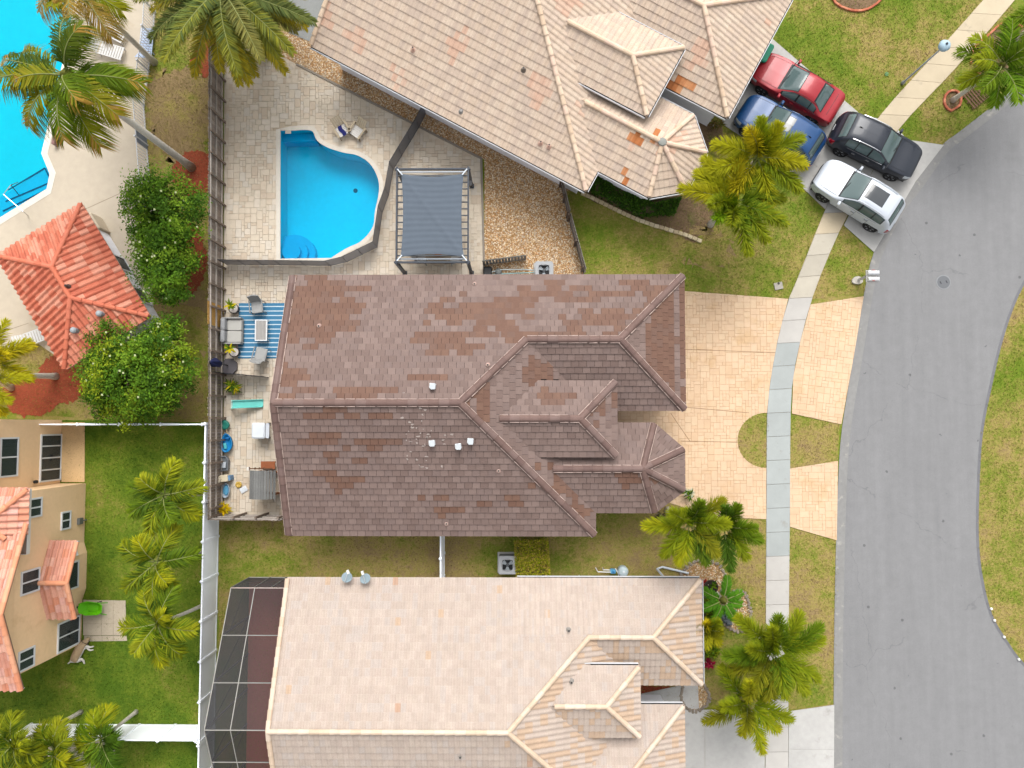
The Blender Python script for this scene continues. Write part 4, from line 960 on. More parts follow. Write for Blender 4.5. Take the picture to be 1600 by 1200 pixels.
# ================================================================== FENCES
def along(pts, step):
    A = [Vector(p) for p in pts]; out = []
    for a, c in zip(A[:-1], A[1:]):
        n = max(1, round((c-a).length/step))
        for k in range(n): out.append((a+(c-a)*k/n, (c-a).normalized()))
    out.append((A[-1], (A[-1]-A[-2]).normalized())); return out
def wood_fence(label, pts, side, hgt=1.8):
    """boards along pts, rails and posts on the side given by +1 left / -1 right of the run"""
    root = thing('wooden_fence', label, 'fence', (*pts[0], 0), 'weathered wooden fences round the patio'); r = random.Random(3)
    A = [Vector(p) for p in pts]; shp = []
    for k in range(6):
        t = MB(); c = jit([C(152, 138, 124), C(164, 150, 138), C(142, 128, 116), C(172, 160, 148), C(148, 134, 124), C(158, 144, 134)][k], .05); h = hgt-.04*(k % 3)
        t.add([(0, -.011, .03), (.135, -.011, .03), (.135, -.011, h-.04), (.1, -.011, h), (.035, -.011, h), (0, -.011, h-.04)]+[(0, .011, .03), (.135, .011, .03), (.135, .011, h-.04), (.1, .011, h), (.035, .011, h), (0, .011, h-.04)],
              [(0, 1, 2, 3, 4, 5), (11, 10, 9, 8, 7, 6)]+[(i, 6+i, 6+(i+1) % 6, (i+1) % 6) for i in range(6)], c); shp.append(t.mesh('fence_board', M['wood']))
    tn = MB(); tn.v = []; tan_b = MB(); h = hgt
    tan_b.box((.0675, 0, h/2), (.135, .022, h), col=C(206, 158, 84)); new = tan_b.mesh('fence_board', M['wood'])
    for a, c in zip(A[:-1], A[1:]):
        d = (c-a); L = d.length; d.normalize(); nrm = Vector((-d.y, d.x))*side; ang = math.atan2(d.y, d.x); n = int(L/.15)
        for k in range(n):
            p = a+d*(k*L/n); me = r.choice(shp)
            if abs(P(338, 494)[1]-p.y) < .55 and abs(d.y) > .5: me = new
            link('fence_board', me, root, Matrix.Translation((p.x, p.y, 0)) @ Matrix.Rotation(ang+r.uniform(-.02, .02), 4, 'Z'))
        for z in (.3, .95, 1.6):
            b = MB(); o = nrm*.045; b.bar((a.x+o.x, a.y+o.y, z), (c.x+o.x, c.y+o.y, z), .05, .09, C(186, 176, 166)); b.build('rail', M['wood'], root)
        for k in range(int(L/1.02)+1):
            p = a+d*min(k*1.02, L)+nrm*.12; b = MB(); b.box((p.x, p.y, hgt/2+.0), (.085, .085, hgt-.02), ang, jit(C(140, 124, 110), .12)); b.build('post', M['wood'], root)
    return root
wood_fence('long weathered wooden fence along the patio and the red mulch beds', [P(349, 96), P(349, 806)], 1)
wf = wood_fence('short weathered wooden fence beside the playhouse', [P(352, 805), P(457, 806)], 1)
def vinyl_fence(label, pts, step=1.75, hgt=1.75, skip=()):
    root = thing('vinyl_fence', label, 'fence', (*pts[0], 0), 'white vinyl fences round the green yard')
    st = along(pts, step)
    for i, (p, d) in enumerate(st):
        b = MB(); b.box((p.x, p.y, hgt/2+.03), (.11, .11, hgt+.06), math.atan2(d.y, d.x), C(226, 233, 242)); po = b.build('post', M['vinyl'], root)
        b = MB(); b.lathe([(.085, 0), (.085, .03), (.01, .09)], (p.x, p.y, hgt+.06), 4, C(236, 240, 246)); b.build('post_cap', M['vinyl'], po)
    for (p, d), (q, _) in zip(st[:-1], st[1:]):
        a = p+(q-p).normalized()*.056; c = q-(q-p).normalized()*.056
        b = MB(); b.bar((*a, hgt/2), (*c, hgt/2), .035, hgt-.16); b.build('panel', M['vinyl'], root)
        for z in (.08, hgt-.05): b = MB(); b.bar((*a, z), (*c, z), .06, .1); b.build('rail', M['vinyl'], root)
    return root
XF = P(340, 900)[0]
vinyl_fence('long white vinyl fence between the green yard and the screen enclosure', [(XF, P(0, 662)[1]), (XF, P(0, 1134)[1])])
vinyl_fence('white vinyl fence stretch beyond the cross fence beside the screen enclosure', [(XF, P(0, 1134)[1]-.12), (XF, P(0, 1300)[1])])
vinyl_fence('white vinyl cross fence with palms leaning over it', [(XF-.12, P(0, 1131)[1]), (P(50, 1131)[0], P(0, 1131)[1])])
vinyl_fence('white vinyl fence between the tan house and the round leafy tree', [(XF-.12, P(0, 663)[1]), (P(103, 663)[0]-.3, P(0, 663)[1])])
f3 = vinyl_fence('short white vinyl fence bridging brown roofed and cream roofed houses', [P(694, 828), P(694, 899)], 1.3, 1.6)
# thin grey fence beside gravel
gf = thing('side_fence', 'low grey picket fence between pebble yard and front lawn', 'fence', (*P(878, 290), 0))
gp = [Vector(P(*q)) for q in ((878, 292), (890, 345), (914, 432))]
for a, c in zip(gp[:-1], gp[1:]):
    L = (c-a).length; d = (c-a)/L
    for k in range(int(L/.16)): p = a+d*k*.16; b = MB(); b.box((p.x, p.y, .6), (.13, .02, 1.2), math.atan2(d.y, d.x), jit(C(158, 152, 144), .12)); b.build('fence_board', M['wood'], gf)
    for z in (.25, 1.0): b = MB(); b.bar((a.x-.05, a.y, z), (c.x-.05, c.y, z), .04, .08, C(120, 108, 98)); b.build('rail', M['wood'], gf)
    for k in range(3): p = a+d*L*k/2.2; b = MB(); b.box((p.x-.1, p.y, .6), (.09, .09, 1.2), 0, C(96, 82, 72)); b.build('post', M['wood'], gf)
# community pool fence
cf = thing('picket_fence', 'white metal picket fence along the community pool deck', 'fence', (*P(226, 165), 0))
cp = PL([(243, 20), (241, 60), (226, 165), (236, 290), (240, 330)])
for a, c in zip(cp[:-1], cp[1:]):
    a, c = Vector(a), Vector(c)
    for z in (.15, 1.15): b = MB(); b.bar((*a, z), (*c, z), .03, .04, C(226, 228, 232)); b.build('rail', M['plain'], cf)
for p, d in along(cp, .15): b = MB(); b.bar((*p, 0.02), (*p, 1.2), .02, .02, C(230, 232, 236)); b.build('picket', M['plain'], cf)
for p, d in along(cp, 2.2): b = MB(); b.box((p.x, p.y, .65), (.07, .07, 1.3), 0, C(220, 224, 230)); b.build('post', M['plain'], cf)
gq, gw = Vector(P(229, 205)), Vector(P(232, 235)); b = MB(); b.bar((*gq, .6), (*gw, .6), .03, 1.0, C(130, 140, 156)); b.build('gate_panel', M['plain'], cf)

# pool safety fence
def mesh_fence(label, pts, hgt=1.22, step=.95):
    root = thing('pool_fence', label, 'fence', (*pts[0], 0)); st = along(pts, step)
    for p, d in st:
        b = MB(); b.tube([(p.x, p.y, .03), (p.x, p.y, hgt+.03)], .016, 6, C(60, 62, 70)); b.build('pole', M['plain'], root)
    for (p, _), (q, _) in zip(st[:-1], st[1:]):
        b = MB(); b.add([(*p, .07), (*q, .07), (*q, hgt), (*p, hgt)], [(0, 1, 2, 3)]); pn = b.build('mesh_panel', M['poolmesh'], root)
        b = MB(); b.bar((*p, hgt), (*q, hgt), .012, .035, C(44, 46, 54)); b.build('top_hem', M['plain'], pn); b = MB(); b.bar((*p, .08), (*q, .08), .012, .03, C(44, 46, 54)); b.build('bottom_hem', M['plain'], pn)
    return root
mesh_fence('black mesh pool safety fence curving round the blue pool', PL([(667, 176), (655, 200), (615, 266), (608, 305), (598, 333), (590, 387), (543, 410), (517, 416), (440, 415), (356, 414)]))
mesh_fence('short black mesh fence panel beside the patio umbrella', PL([(352, 584), (420, 590)]), 1.2, 1.1)

# ================================================================== PERGOLA
pg = thing('pergola', 'charcoal metal pergola with slate blue shade cloth beside the pool', 'pergola', (*P(676, 340), 0))
PGC = C(62, 68, 78); cz = 2.5
c4 = [Vector((*P(*q, cz), cz)) for q in ((620, 264), (732, 265), (731, 410), (620, 410))]
x0 = (c4[0].x+c4[3].x)/2; x1 = (c4[1].x+c4[2].x)/2; y1 = (c4[0].y+c4[1].y)/2; y0 = (c4[2].y+c4[3].y)/2
for x in (x0, x1):
    for y in (y0, y1):
        b = MB(); b.box((x, y, cz/2), (.13, .13, cz), 0, PGC); p_ = b.build('post', M['plain'], pg); b = MB(); b.box((x, y, .06), (.22, .22, .03), 0, PGC); b.build('foot_plate', M['plain'], p_)
for x in (x0, x1): b = MB(); b.bar((x, y0-.1, cz), (x, y1+.1, cz), .07, .16, PGC); b.build('side_beam', M['plain'], pg)
for y in (y0, y1):
    b = MB(); b.bar((x0-.1, y, cz+.01), (x1+.1, y, cz+.01), .07, .15, PGC); b.build('end_beam', M['plain'], pg)
for k in range(1, 14): y = y0+(y1-y0)*k/14; b = MB(); b.bar((x0-.02, y, cz+.02), (x1+.02, y, cz+.02), .04, .09, C(70, 76, 84)); b.build('slat', M['plain'], pg)
b = MB(); b.bar((x0+.1, y1-.14, cz+.06), (x1-.1, y1-.14, cz+.06), .05, .05, C(170, 178, 188)); b.bar((x0+.1, y0+.14, cz+.06), (x1-.1, y0+.14, cz+.06), .05, .05, C(150, 158, 168)); b.build('curtain_rod', M['plain'], pg)
sx = MB(); nn = 26
def cloth(u, v):
    su, sv = 2*u-1, 2*v-1; px_ = .09*(1-sv*sv); py_ = .14*(1-su*su)
    x = (x0+x1)/2+su*((x1-x0)/2-.2-px_); y = (y0+y1)/2+sv*((y1-y0)/2-.22-py_); dg = abs((u+v-1)+.0); ridge = .03*math.exp(-((u-(1-v))/.03)**2)
    k = ((k0 := (v*14) % 1)-.5)
    return (x, y, cz+.10+ridge-.018*(1-math.cos(2*math.pi*k0+math.pi))*.5+.01*math.sin(u*9))
G = [[cloth(i/nn, j/56) for i in range(nn+1)] for j in range(57)]
sx.add([p for r in G for p in r], [(j*(nn+1)+i, j*(nn+1)+i+1, (j+1)*(nn+1)+i+1, (j+1)*(nn+1)+i) for j in range(56) for i in range(nn)], C(98, 108, 120))
sh = sx.build('shade_cloth', M['cloth'], pg, True)
for x, y, dx, dy in ((x0, y1, 1, -1), (x1, y1, -1, -1), (x1, y0, -1, 1), (x0, y0, 1, 1)):
    b = MB(); b.bar((x+dx*.04, y+dy*.04, cz+.16), (x+dx*.26, y+dy*.30, cz+.14), .05, .03, C(214, 222, 230)); b.build('tension_strap', M['plain'], sh)
b = MB(); b.rbox((x1+.1, y1-.65, cz-.05), (.12, .24, .2), .02, 0, C(34, 36, 40)); b.build('speaker_box', M['plain'], pg)
# dining set under the pergola
tx, ty = P(685, 395, .75); tb = thing('dining_table', 'round outdoor table with an orange centrepiece under the pergola', 'table', (tx, ty, 0))
b = MB(); b.lathe([(.02, .72), (.62, .72), (.64, .74), (.62, .76), (.02, .762)], (tx, ty, 0), 24, C(176, 160, 140)); b.build('tabletop', M['plain'], tb); b = MB(); b.lathe([(.3, .045), (.28, .08), (.05, .12), (.05, .72)], (tx, ty, 0), 14, C(60, 58, 56)); b.build('pedestal', M['plain'], tb)
b = MB(); b.lathe([(.02, .765), (.15, .77), (.2, .84), (.18, .86), (.02, .85)], (tx, ty, 0), 18, C(196, 116, 50)); tag(b.build('serving_bowl', M['plain']), 'orange bowl on the round table under the pergola', 'bowl')
def chair(label, x, y, rz, col, sw=.56, sdp=.56, group=None, frame=C(150, 150, 150)):
    """armchair: seat, backrest, four legs, arms; local +y is the front"""
    t = thing('armchair', label, 'chair', (x, y, 0), group); T = Matrix.Translation((x, y, 0)) @ Matrix.Rotation(rz, 4, 'Z')
    def part(nm, fn, m='cloth'):
        b = MB(); fn(b); b.v = [tuple(T @ Vector(p)) for p in b.v]; return b.build(nm, M[m], t)
    part('seat', lambda b: b.rbox((0, 0, .42), (sw, sdp, .09), .05, 0, col, top=.02))
    part('backrest', lambda b: b.rings([[(u*sw/2, -sdp/2-.01-v*.2+dd+.05*(u*u), .44+v*.5) for u, dd in ((-1, -.02), (-.5, -.02), (0, -.02), (.5, -.02), (1, -.02), (1, .03), (.5, .03), (0, .03), (-.5, .03), (-1, .03))] for v in (0, .4, .8, 1)], tuple(c*.82 for c in col), cap=True))
    for s in (-1, 1):
        part('armrest', lambda b: b.bar((s*(sw/2+.04), -sdp/2-.05, .62), (s*(sw/2+.04), sdp/2, .60), .05, .03, frame), 'plain')
        for fy in (-1, 1): part('leg', lambda b: b.bar((s*(sw/2+.03), fy*sdp/2*.95, .03), (s*(sw/2+.03), fy*sdp/2*.9, .60), .03, .03, frame), 'plain')
    return t
for q, a, l in (((660, 402), -1.2, 'pale outdoor chair at the round table on the pool side'), ((711, 403), 1.2, 'pale outdoor chair at the round table on the pebble yard side')): chair(l, *P(*q, .4), a+math.pi*.5*0+(-.6 if a < 0 else .6), C(216, 214, 210), .5, .5, 'chairs under the pergola')

# ================================================================== PATIO FURNITURE
x, y = P(407, 517); xa, ya = P(374, 474); xb, yb = P(446, 560)
rug = thing('outdoor_rug', 'blue and white striped outdoor rug on the tiled patio', 'rug', (x, y, .045))
b = MB(); b.box(((xa+xb)/2, (ya+yb)/2, .052), (xb-xa, ya-yb, .012), 0, C(70, 130, 168)); b.build('mat', M['cloth'], rug)
for k in range(12):
    yy = ya-(ya-yb)*(k+.75)/12.2; b = MB(); b.box(((xa+xb)/2, yy, .0595), (xb-xa-.02, .045, .004), 0, C(214, 230, 238)); b.build('stripe', M['cloth'], rug)
GREYF = C(176, 176, 174)
x, y = P(363, 517, .4); so_ = thing('outdoor_sofa', 'grey two seat outdoor sofa against the wooden fence', 'sofa', (x, y, 0))
b = MB(); b.rbox((x, y, .24), (.92, 1.16, .12), .04, 0, C(150, 150, 148)); b.build('base', M['plain'], so_)
for s in (-1, 1): b = MB(); b.rbox((x+.1, y+s*.28, .37), (.68, .54, .15), .06, 0, C(192, 190, 184), top=.03); b.build('seat_cushion', M['cloth'], so_); b = MB(); b.rbox((x-.34, y+s*.28, .55), (.2, .54, .46), .06, 0, C(164, 166, 168), top=.04); b.build('back_cushion', M['cloth'], so_); b = MB(); b.rbox((x, y+s*.6, .4), (.9, .06, .36), .02, 0, C(170, 170, 168)); b.build('armrest', M['plain'], so_)
for sx_ in (-1, 1):
    for sy_ in (-1, 1): b = MB(); b.box((x+sx_*.4, y+sy_*.52, .115), (.05, .05, .14), 0, C(130, 130, 128)); b.build('leg', M['plain'], so_)
chair('grey armchair on the striped rug with its back to the pool', *P(402, 480, .4), math.pi+.12, GREYF, .52, .56, 'grey armchairs on the striped rug'); chair('grey armchair set askew on the striped rug beside the umbrella base', *P(408, 553, .4), -.22, GREYF, .54, .56, 'grey armchairs on the striped rug')
x, y = P(408, 516, .42); ct = thing('coffee_table', 'low slatted grey coffee table with white rim on the striped rug', 'table', (x, y, .05))
b = MB(); b.box((x, y+.48, .42), (.56, .05, .05), 0, C(236, 238, 240)); b.box((x, y-.48, .42), (.56, .05, .05), 0, C(236, 238, 240)); b.box((x-.265, y, .42), (.05, .91, .05), 0, C(236, 238, 240)); b.box((x+.265, y, .42), (.05, .91, .05), 0, C(236, 238, 240)); b.build('frame', M['plain'], ct)
for k in range(7): b = MB(); b.box((x-.204+k*.068, y, .42), (.06, .9, .03), 0, jit(C(176, 172, 168), .04)); b.build('slat', M['plain'], ct)
for sx_ in (-1, 1):
    for sy_ in (-1, 1): b = MB(); b.box((x+sx_*.25, y+sy_*.46, .23), (.04, .04, .34), 0, C(230, 232, 234)); b.build('leg', M['plain'], ct)
LG, LY, LD, LO = C(96, 124, 18), C(206, 186, 30), C(52, 84, 16), C(128, 146, 34)
def leaf_fan(mb, c, n, L, w, cols, r, el=(.2, 1.2), base=0):
    """long arching leaves from one point"""
    for k in range(n):
        a = r.uniform(0, 6.283); e = r.uniform(*el); l = L*r.uniform(.6, 1.1); d = Vector((math.cos(a), math.sin(a), 0)); s = Vector((-d.y, d.x, 0)); p = Vector(c); col = jit(r.choice(cols), .15, r); pts = []
        for t in (0, .35, .7, 1): pts.append(p+d*l*t*math.cos(e*(1-.4*t))+Vector((0, 0, l*(t*math.sin(e)-.45*t*t))))
        wd = (.35, 1, .8, .05)
        vs = [q+s*w*k2*sg/2 for q, k2 in zip(pts, wd) for sg in (-1, 1)]; mb.add(vs, [(0, 1, 3, 2), (2, 3, 5, 4), (4, 5, 7, 6)], col)
def pot_plant(label, px, pxp, cols, seed, pot=C(60, 52, 50), soil=C(222, 214, 208), n=26, L=.55, rp=.24, hp=.4, w=.09, group=None):
    r = random.Random(seed); x, y = P(*px, hp); t = thing('potted_plant', label, 'potted plant', (x, y, .045), group)
    b = MB(); b.lathe([(rp*.7, .045), (rp, hp), (rp*1.03, hp+.03), (rp*.88, hp+.03), (rp*.86, hp-.04)], (x, y, 0), 20, pot); po = b.build('pot', M['plain'], t, True)
    b = MB(); b.lathe([(.01, hp+.004), (rp*.87, hp), (rp*.87, hp-.01)], (x, y, 0), 18, soil); b.build('soil', M['stone'], po)
    b = MB(); xq, yq = P(*pxp, hp+.35); b.tube([(x, y, hp), ((x+xq)/2, (y+yq)/2, hp+.25), (xq, yq, hp+.4)], .02, 6, C(96, 90, 50)); leaf_fan(b, (xq, yq, hp+.4), n, L, w, cols, r); b.build('foliage', M['leaf'], t)
pot_plant('potted plant with green leaves at the sofa end closer to the pool', (365, 482), (360, 477), [LG, LG, LO, LY], 1, n=20, L=.34, group='potted plants flanking the sofa'); pot_plant('potted plant with yellow leaves at the sofa end closer to the umbrella', (366, 550), (360, 545), [LG, LY, LY], 2, n=20, L=.36, group='potted plants flanking the sofa')
def bush(label, px, cols, n, L, w, seed, cat='plant', name='leafy_plant', z=.045, el=(.2, 1.3), stems=5, rad=.2):
    r = random.Random(seed); x, y = P(*px, .3); t = thing(name, label, cat, (x, y, z)); b = MB()
    for k in range(stems):
        a = r.uniform(0, 6.28); q = r.uniform(0, rad); e = (x+q*math.cos(a), y+q*math.sin(a), z+r.uniform(.15, .5)); b.tube([(x+q*.3*math.cos(a), y+q*.3*math.sin(a), z-.02), e], .015, 5, C(90, 84, 50))
    b.build('stem', M['bark'], t); b = MB()
    for k in range(stems): a = r.uniform(0, 6.28); q = r.uniform(0, rad); leaf_fan(b, (x+q*math.cos(a), y+q*math.sin(a), z+r.uniform(.1, .55)), n//stems, L, w, cols, r, el)
    b.build('foliage', M['leaf'], t)
bush('bushy green and yellow plant between umbrella base and turquoise slide', (365, 603), [LG, LO, LY, LD], 90, .45, .06, 4); bush('bright yellow leafy plant in the patio corner by the fence', (349, 793), [LY, C(232, 196, 20), C(214, 180, 24)], 80, .4, .08, 5)
bush('small plant beside the bay of the brown house', (1076, 772), [LG, LD, C(190, 196, 170)], 60, .3, .05, 6, z=.04)
# umbrella base with folded umbrella
x, y = P(360, 573); um = thing('patio_umbrella', 'folded navy patio umbrella on a dark grey base by the fence', 'umbrella', (x, y, .045))
b = MB(); b.prism(ngon((x, y), .40, 8, .4), .045, .2, C(92, 88, 92)); b.build('base', M['plain'], um); b = MB(); b.tube([(x-.05, y+.05, .2), (x-.05, y+.05, 2.3)], .03, 8, C(70, 70, 72)); b.build('pole', M['plain'], um)
b = MB(); rr = random.Random(9); rs = []
for k in range(9):
    z = 1.05+k*.15; q = .05+.14*math.sin(math.pi*min(1, (k+.5)/8.5)); rs.append([(x-.05+q*(1+.25*math.sin(5*a))*math.cos(a), y+.05+q*(1+.25*math.sin(5*a))*math.sin(a), z) for a in (2*math.pi*i/20 for i in range(20))])
b.rings(rs, C(22, 30, 74), cap=True); b.build('folded_canopy', M['cloth'], um, True)
# slide
TQ = C(120, 218, 208); x0_, y0_ = P(365, 632, .7); x1_, y1_ = P(411, 630, .1)
sd_ = thing('toy_slide', 'turquoise plastic toddler slide on the patio', 'slide', (x1_, y1_, .045)); rs = []; b = MB()
for k in range(13):
    t = k/12; x = x0_+(x1_-x0_)*t; y = y0_+(y1_-y0_)*t; z = .045+.75*(1-t)**1.25+.03; w = .19
    rs.append([(x, y+w, z+.1), (x, y+w-.03, z+.1), (x, y+w-.05, z), (x, y-w+.05, z), (x, y-w+.03, z+.1), (x, y-w, z+.1), (x, y-w, z-.02), (x, y+w, z-.02)])
b.rings(rs, TQ, cap=True); b.build('chute', M['plain'], sd_)
for s in (-1, 1): b = MB(); b.bar((x0_-.32, y0_+s*.2, .05), (x0_, y0_+s*.17, .95), .05, .05, C(176, 226, 214)); b.build('ladder_rail', M['plain'], sd_)
for k in range(3): b = MB(); b.bar((x0_-.26+k*.09, y0_-.19, .22+k*.22), (x0_-.26+k*.09, y0_+.19, .22+k*.22), .08, .03, C(190, 226, 218)); b.build('rung', M['plain'], sd_)
# grill / spa table : white lidded hot grill
x, y = P(407, 673, .8); gr = thing('grill_cart', 'white covered cart with side shelf standing on the patio', 'cart', (x, y, .045))
b = MB(); b.rbox((x-.07, y, .86), (.62, .74, .14), .1, 0, C(226, 232, 238), top=.05); b.build('lid', M['plain'], gr, False); b = MB(); b.rbox((x-.07, y, .5), (.56, .68, .58), .06, 0, C(180, 186, 190)); b.build('cabinet', M['plain'], gr); b = MB(); b.rbox((x+.34, y, .82), (.16, .7, .08), .07, 0, C(206, 212, 220)); b.build('side_shelf', M['plain'], gr)
for s in (-1, 1):
    b = MB(); b.bar((x+.25, y+s*.3, .84), (x+.42, y+s*.3, .84), .03, .03, C(40, 40, 44)); b.build('bracket', M['plain'], gr)
    for sy in (-1, 1): b = MB(); b.lathe([(.01, -.03), (.07, -.03), (.07, .03), (.01, .03)], n=12, col=C(40, 40, 42), T=Matrix.Translation((x-.07+s*.24, y+sy*.34, .115)) @ Matrix.Rotation(math.pi/2, 4, 'X')); b.build('caster', M['plain'], gr)
# toys along the fence
x, y = P(352, 664, .2); ty_ = thing('toy_wheelbarrow', 'green toy ring with two cream handles by the wooden fence', 'toy', (x, y, .045))
b = MB(); b.lathe([(.09, .2), (.2, .2), (.23, .28), (.2, .34), (.1, .3)], (x, y, 0), 18, C(36, 128, 112)); b.build('ring', M['plain'], ty_, True); b = MB(); b.lathe([(.16, .045), (.14, .2)], (x, y, 0), 12, C(30, 110, 98)); b.build('base', M['plain'], ty_)
for s in (-1, 1): b = MB(); b.bar((x+s*.08, y-.15, .3), (x+s*.14, y-.62, .1), .035, .03, C(224, 196, 150)); b.build('handle', M['plain'], ty_)
x, y = P(354, 692, .25); bt = thing('toy_tub', 'bright blue plastic toy tub shaped like a shell by the fence', 'toy', (x, y, .045)); b = MB(); rs = []
out = [(x+.26*(1+.12*math.cos(a))*math.cos(a)*(1-.18*math.sin(a)), y+.45*math.sin(a)) for a in (2*math.pi*k/28 for k in range(28))]
sc = lambda k: [(x+(a-x)*k, y+(c-y)*k) for a, c in out]
b.rings([[(*p, .05) for p in sc(.8)], [(*p, .36) for p in sc(1)], [(*p, .38) for p in sc(.93)], [(*p, .2) for p in sc(.8)], [(*p, .16) for p in sc(.3)]], C(24, 140, 206), cap=True); b.build('shell', M['plain'], bt, True); b = MB(); b.rbox((x-.06, y-.15, .27), (.14, .3, .12), .06, .2, C(90, 196, 206), top=.03); b.build('seat', M['plain'], bt); b = MB(); b.rbox((x+.02, y+.22, .26), (.22, .12, .14), .05, 0, C(14, 110, 176), top=.03); b.build('footwell_cover', M['plain'], bt)
x, y = P(351, 724, .25); tb2 = thing('toy_bin', 'grey plastic bin with pale lid between blue tub and toy kitchen', 'bin', (x, y, .045)); b = MB(); b.rings([[(x+a*k, y+c*k, z) for a, c in ((-.17, .34), (.1, .36), (.22, .16), (.2, -.34), (-.16, -.36))] for k, z in ((.85, .045), (1, .4), (.9, .42), (.84, .3))], C(124, 130, 136), cap=True); b.build('box', M['plain'], tb2); b = MB(); b.rbox((x+.02, y-.06, .4), (.2, .28, .05), .02, 0, C(196, 204, 212)); b.build('lid', M['plain'], tb2); b = MB(); b.box((x-.2, y+.1, .25), (.04, .5, .4), .1, C(150, 110, 76)); b.build('side_board', M['wood'], tb2)
x, y = P(352, 747, .3); tk = thing('toy_kitchen', 'cream and blue toy play kitchen leaning at the fence', 'toy', (x, y, .045)); b = MB(); b.rbox((x, y, .3), (.4, .32, .5), .04, .1, C(226, 214, 186), top=.02); b.build('cabinet', M['plain'], tk); b = MB(); b.rbox((x+.25, y+.02, .26), (.1, .24, .42), .03, .1, C(110, 150, 190)); b.build('door', M['plain'], tk); b = MB(); b.prism(ngon((x-.26, y-.05), .18, 6, .2), .1, .62, C(220, 208, 184)); b.build('back_panel', M['plain'], tk)
x, y = P(353, 766, .2); tc = thing('toy_tub', 'pale grey oval toy bath with blue water inside beside the yellow plant', 'toy', (x, y, .045)); b = MB(); el_ = lambda a, c, z: [(x+a*math.cos(t), y+c*math.sin(t), z) for t in (2*math.pi*k/22 for k in range(22))]; b.rings([el_(.15, .28, .05), el_(.2, .36, .28), el_(.17, .33, .29), el_(.14, .28, .16)], C(176, 192, 206), cap=True); b.build('tub', M['plain'], tc, True); b = MB(); b.rings([el_(.13, .25, .17), el_(.12, .2, .24)], C(96, 168, 206), cap=True); b.build('insert', M['plain'], tc)
x, y = P(373, 757, .1); b = MB(); b.lathe([(.02, .05), (.14, .06), (.15, .14), (.1, .16), (.02, .13)], (x, y, 0), 14, C(204, 168, 74)); tag(b.build('toy_drum', M['plain']), 'small yellow and black round toy beside the white tray', 'toy'); x, y = P(381, 765, .05); b = MB(); b.rbox((x, y, .075), (.34, .26, .05), .03, .55, C(236, 240, 244), top=.01); b.rbox((x, y, .105), (.26, .18, .012), .02, .55, C(222, 228, 234)); tag(b.build('plastic_tray', M['plain']), 'small white plastic tray lying near the playhouse', 'tray')
# playhouse
hx, hy = P(409, 756, 1.4); ph = thing('playhouse', 'wooden playhouse with grey slatted roof and porch on the patio', 'playhouse', (hx, hy, .045)); WB = C(150, 96, 60)
for sx_, sy_ in ((-1, -1), (1, -1), (1, 1), (-1, 1)): b = MB(); b.box((hx+sx_*.5, hy+sy_*.5, .62), (.07, .07, 1.15), 0, WB); b.build('post', M['wood'], ph)
for k in range(8):
    for sy_ in (-1, 1): b = MB(); b.box((hx-.46+k*.131, hy+sy_*.5, .4), (.12, .02, .7), 0, jit(WB, .1)); b.build('wall_board', M['wood'], ph)
    if k < 7: b = MB(); b.box((hx-.5, hy-.4+k*.131, .4), (.02, .12, .7), 0, jit(WB, .1)); b.build('wall_board', M['wood'], ph)
for k in range(10):
    t = (k+.5)/10*2-1; x = hx+t*.6; z = 1.52-.26*t*t; b = MB(); b.box((x, hy-.05, z), (.114, 1.3+.0*k, .03), 0, jit(C(124, 124, 122), .12), mtx=Matrix.Translation((x, hy-.05, z)) @ Matrix.Rotation(math.atan(.86*t*.75), 4, 'Y')); b.build('roof_slat', M['wood'], ph)
px_, py_ = P(418, 727, .4); b = MB(); b.box((px_, py_, .33), (.66, .36, .05), 0, C(160, 96, 62)); b.build('porch_counter', M['wood'], ph)
for s in (-1, 1): b = MB(); b.box((px_+s*.3, py_+.14, .175), (.05, .05, .26), 0, WB); b.build('porch_leg', M['wood'], ph)
for k in range(4): b = MB(); b.box((hx+.68+.01*k, hy-.42+k*.28, .36), (.24, .25, .04), 0, jit(C(130, 82, 50), .1)); b.build('bench_board', M['wood'], ph)
for s in (-1, 1): b = MB(); b.box((hx+.74, hy+s*.38, .19), (.05, .05, .3), 0, WB); b.build('bench_leg', M['wood'], ph)
b = MB(); b.bar((hx-.75, hy+.66, 1.0), (hx+.35, hy+.66, 1.0), .05, .05, C(110, 76, 54)); b.build('bell_beam', M['wood'], ph); b = MB(); b.box((hx-.78, hy+.66, .97), (.1, .16, .16), 0, C(232, 228, 220)); b.build('bird_box', M['plain'], ph)
for k in range(3): b = MB(); b.lathe([(.05, -.1), (.04, 0), (.01, .02)], (hx-.5+k*.2, hy+.66, .96), 8, C(40, 36, 34)); b.build('bell', M['plain'], ph)
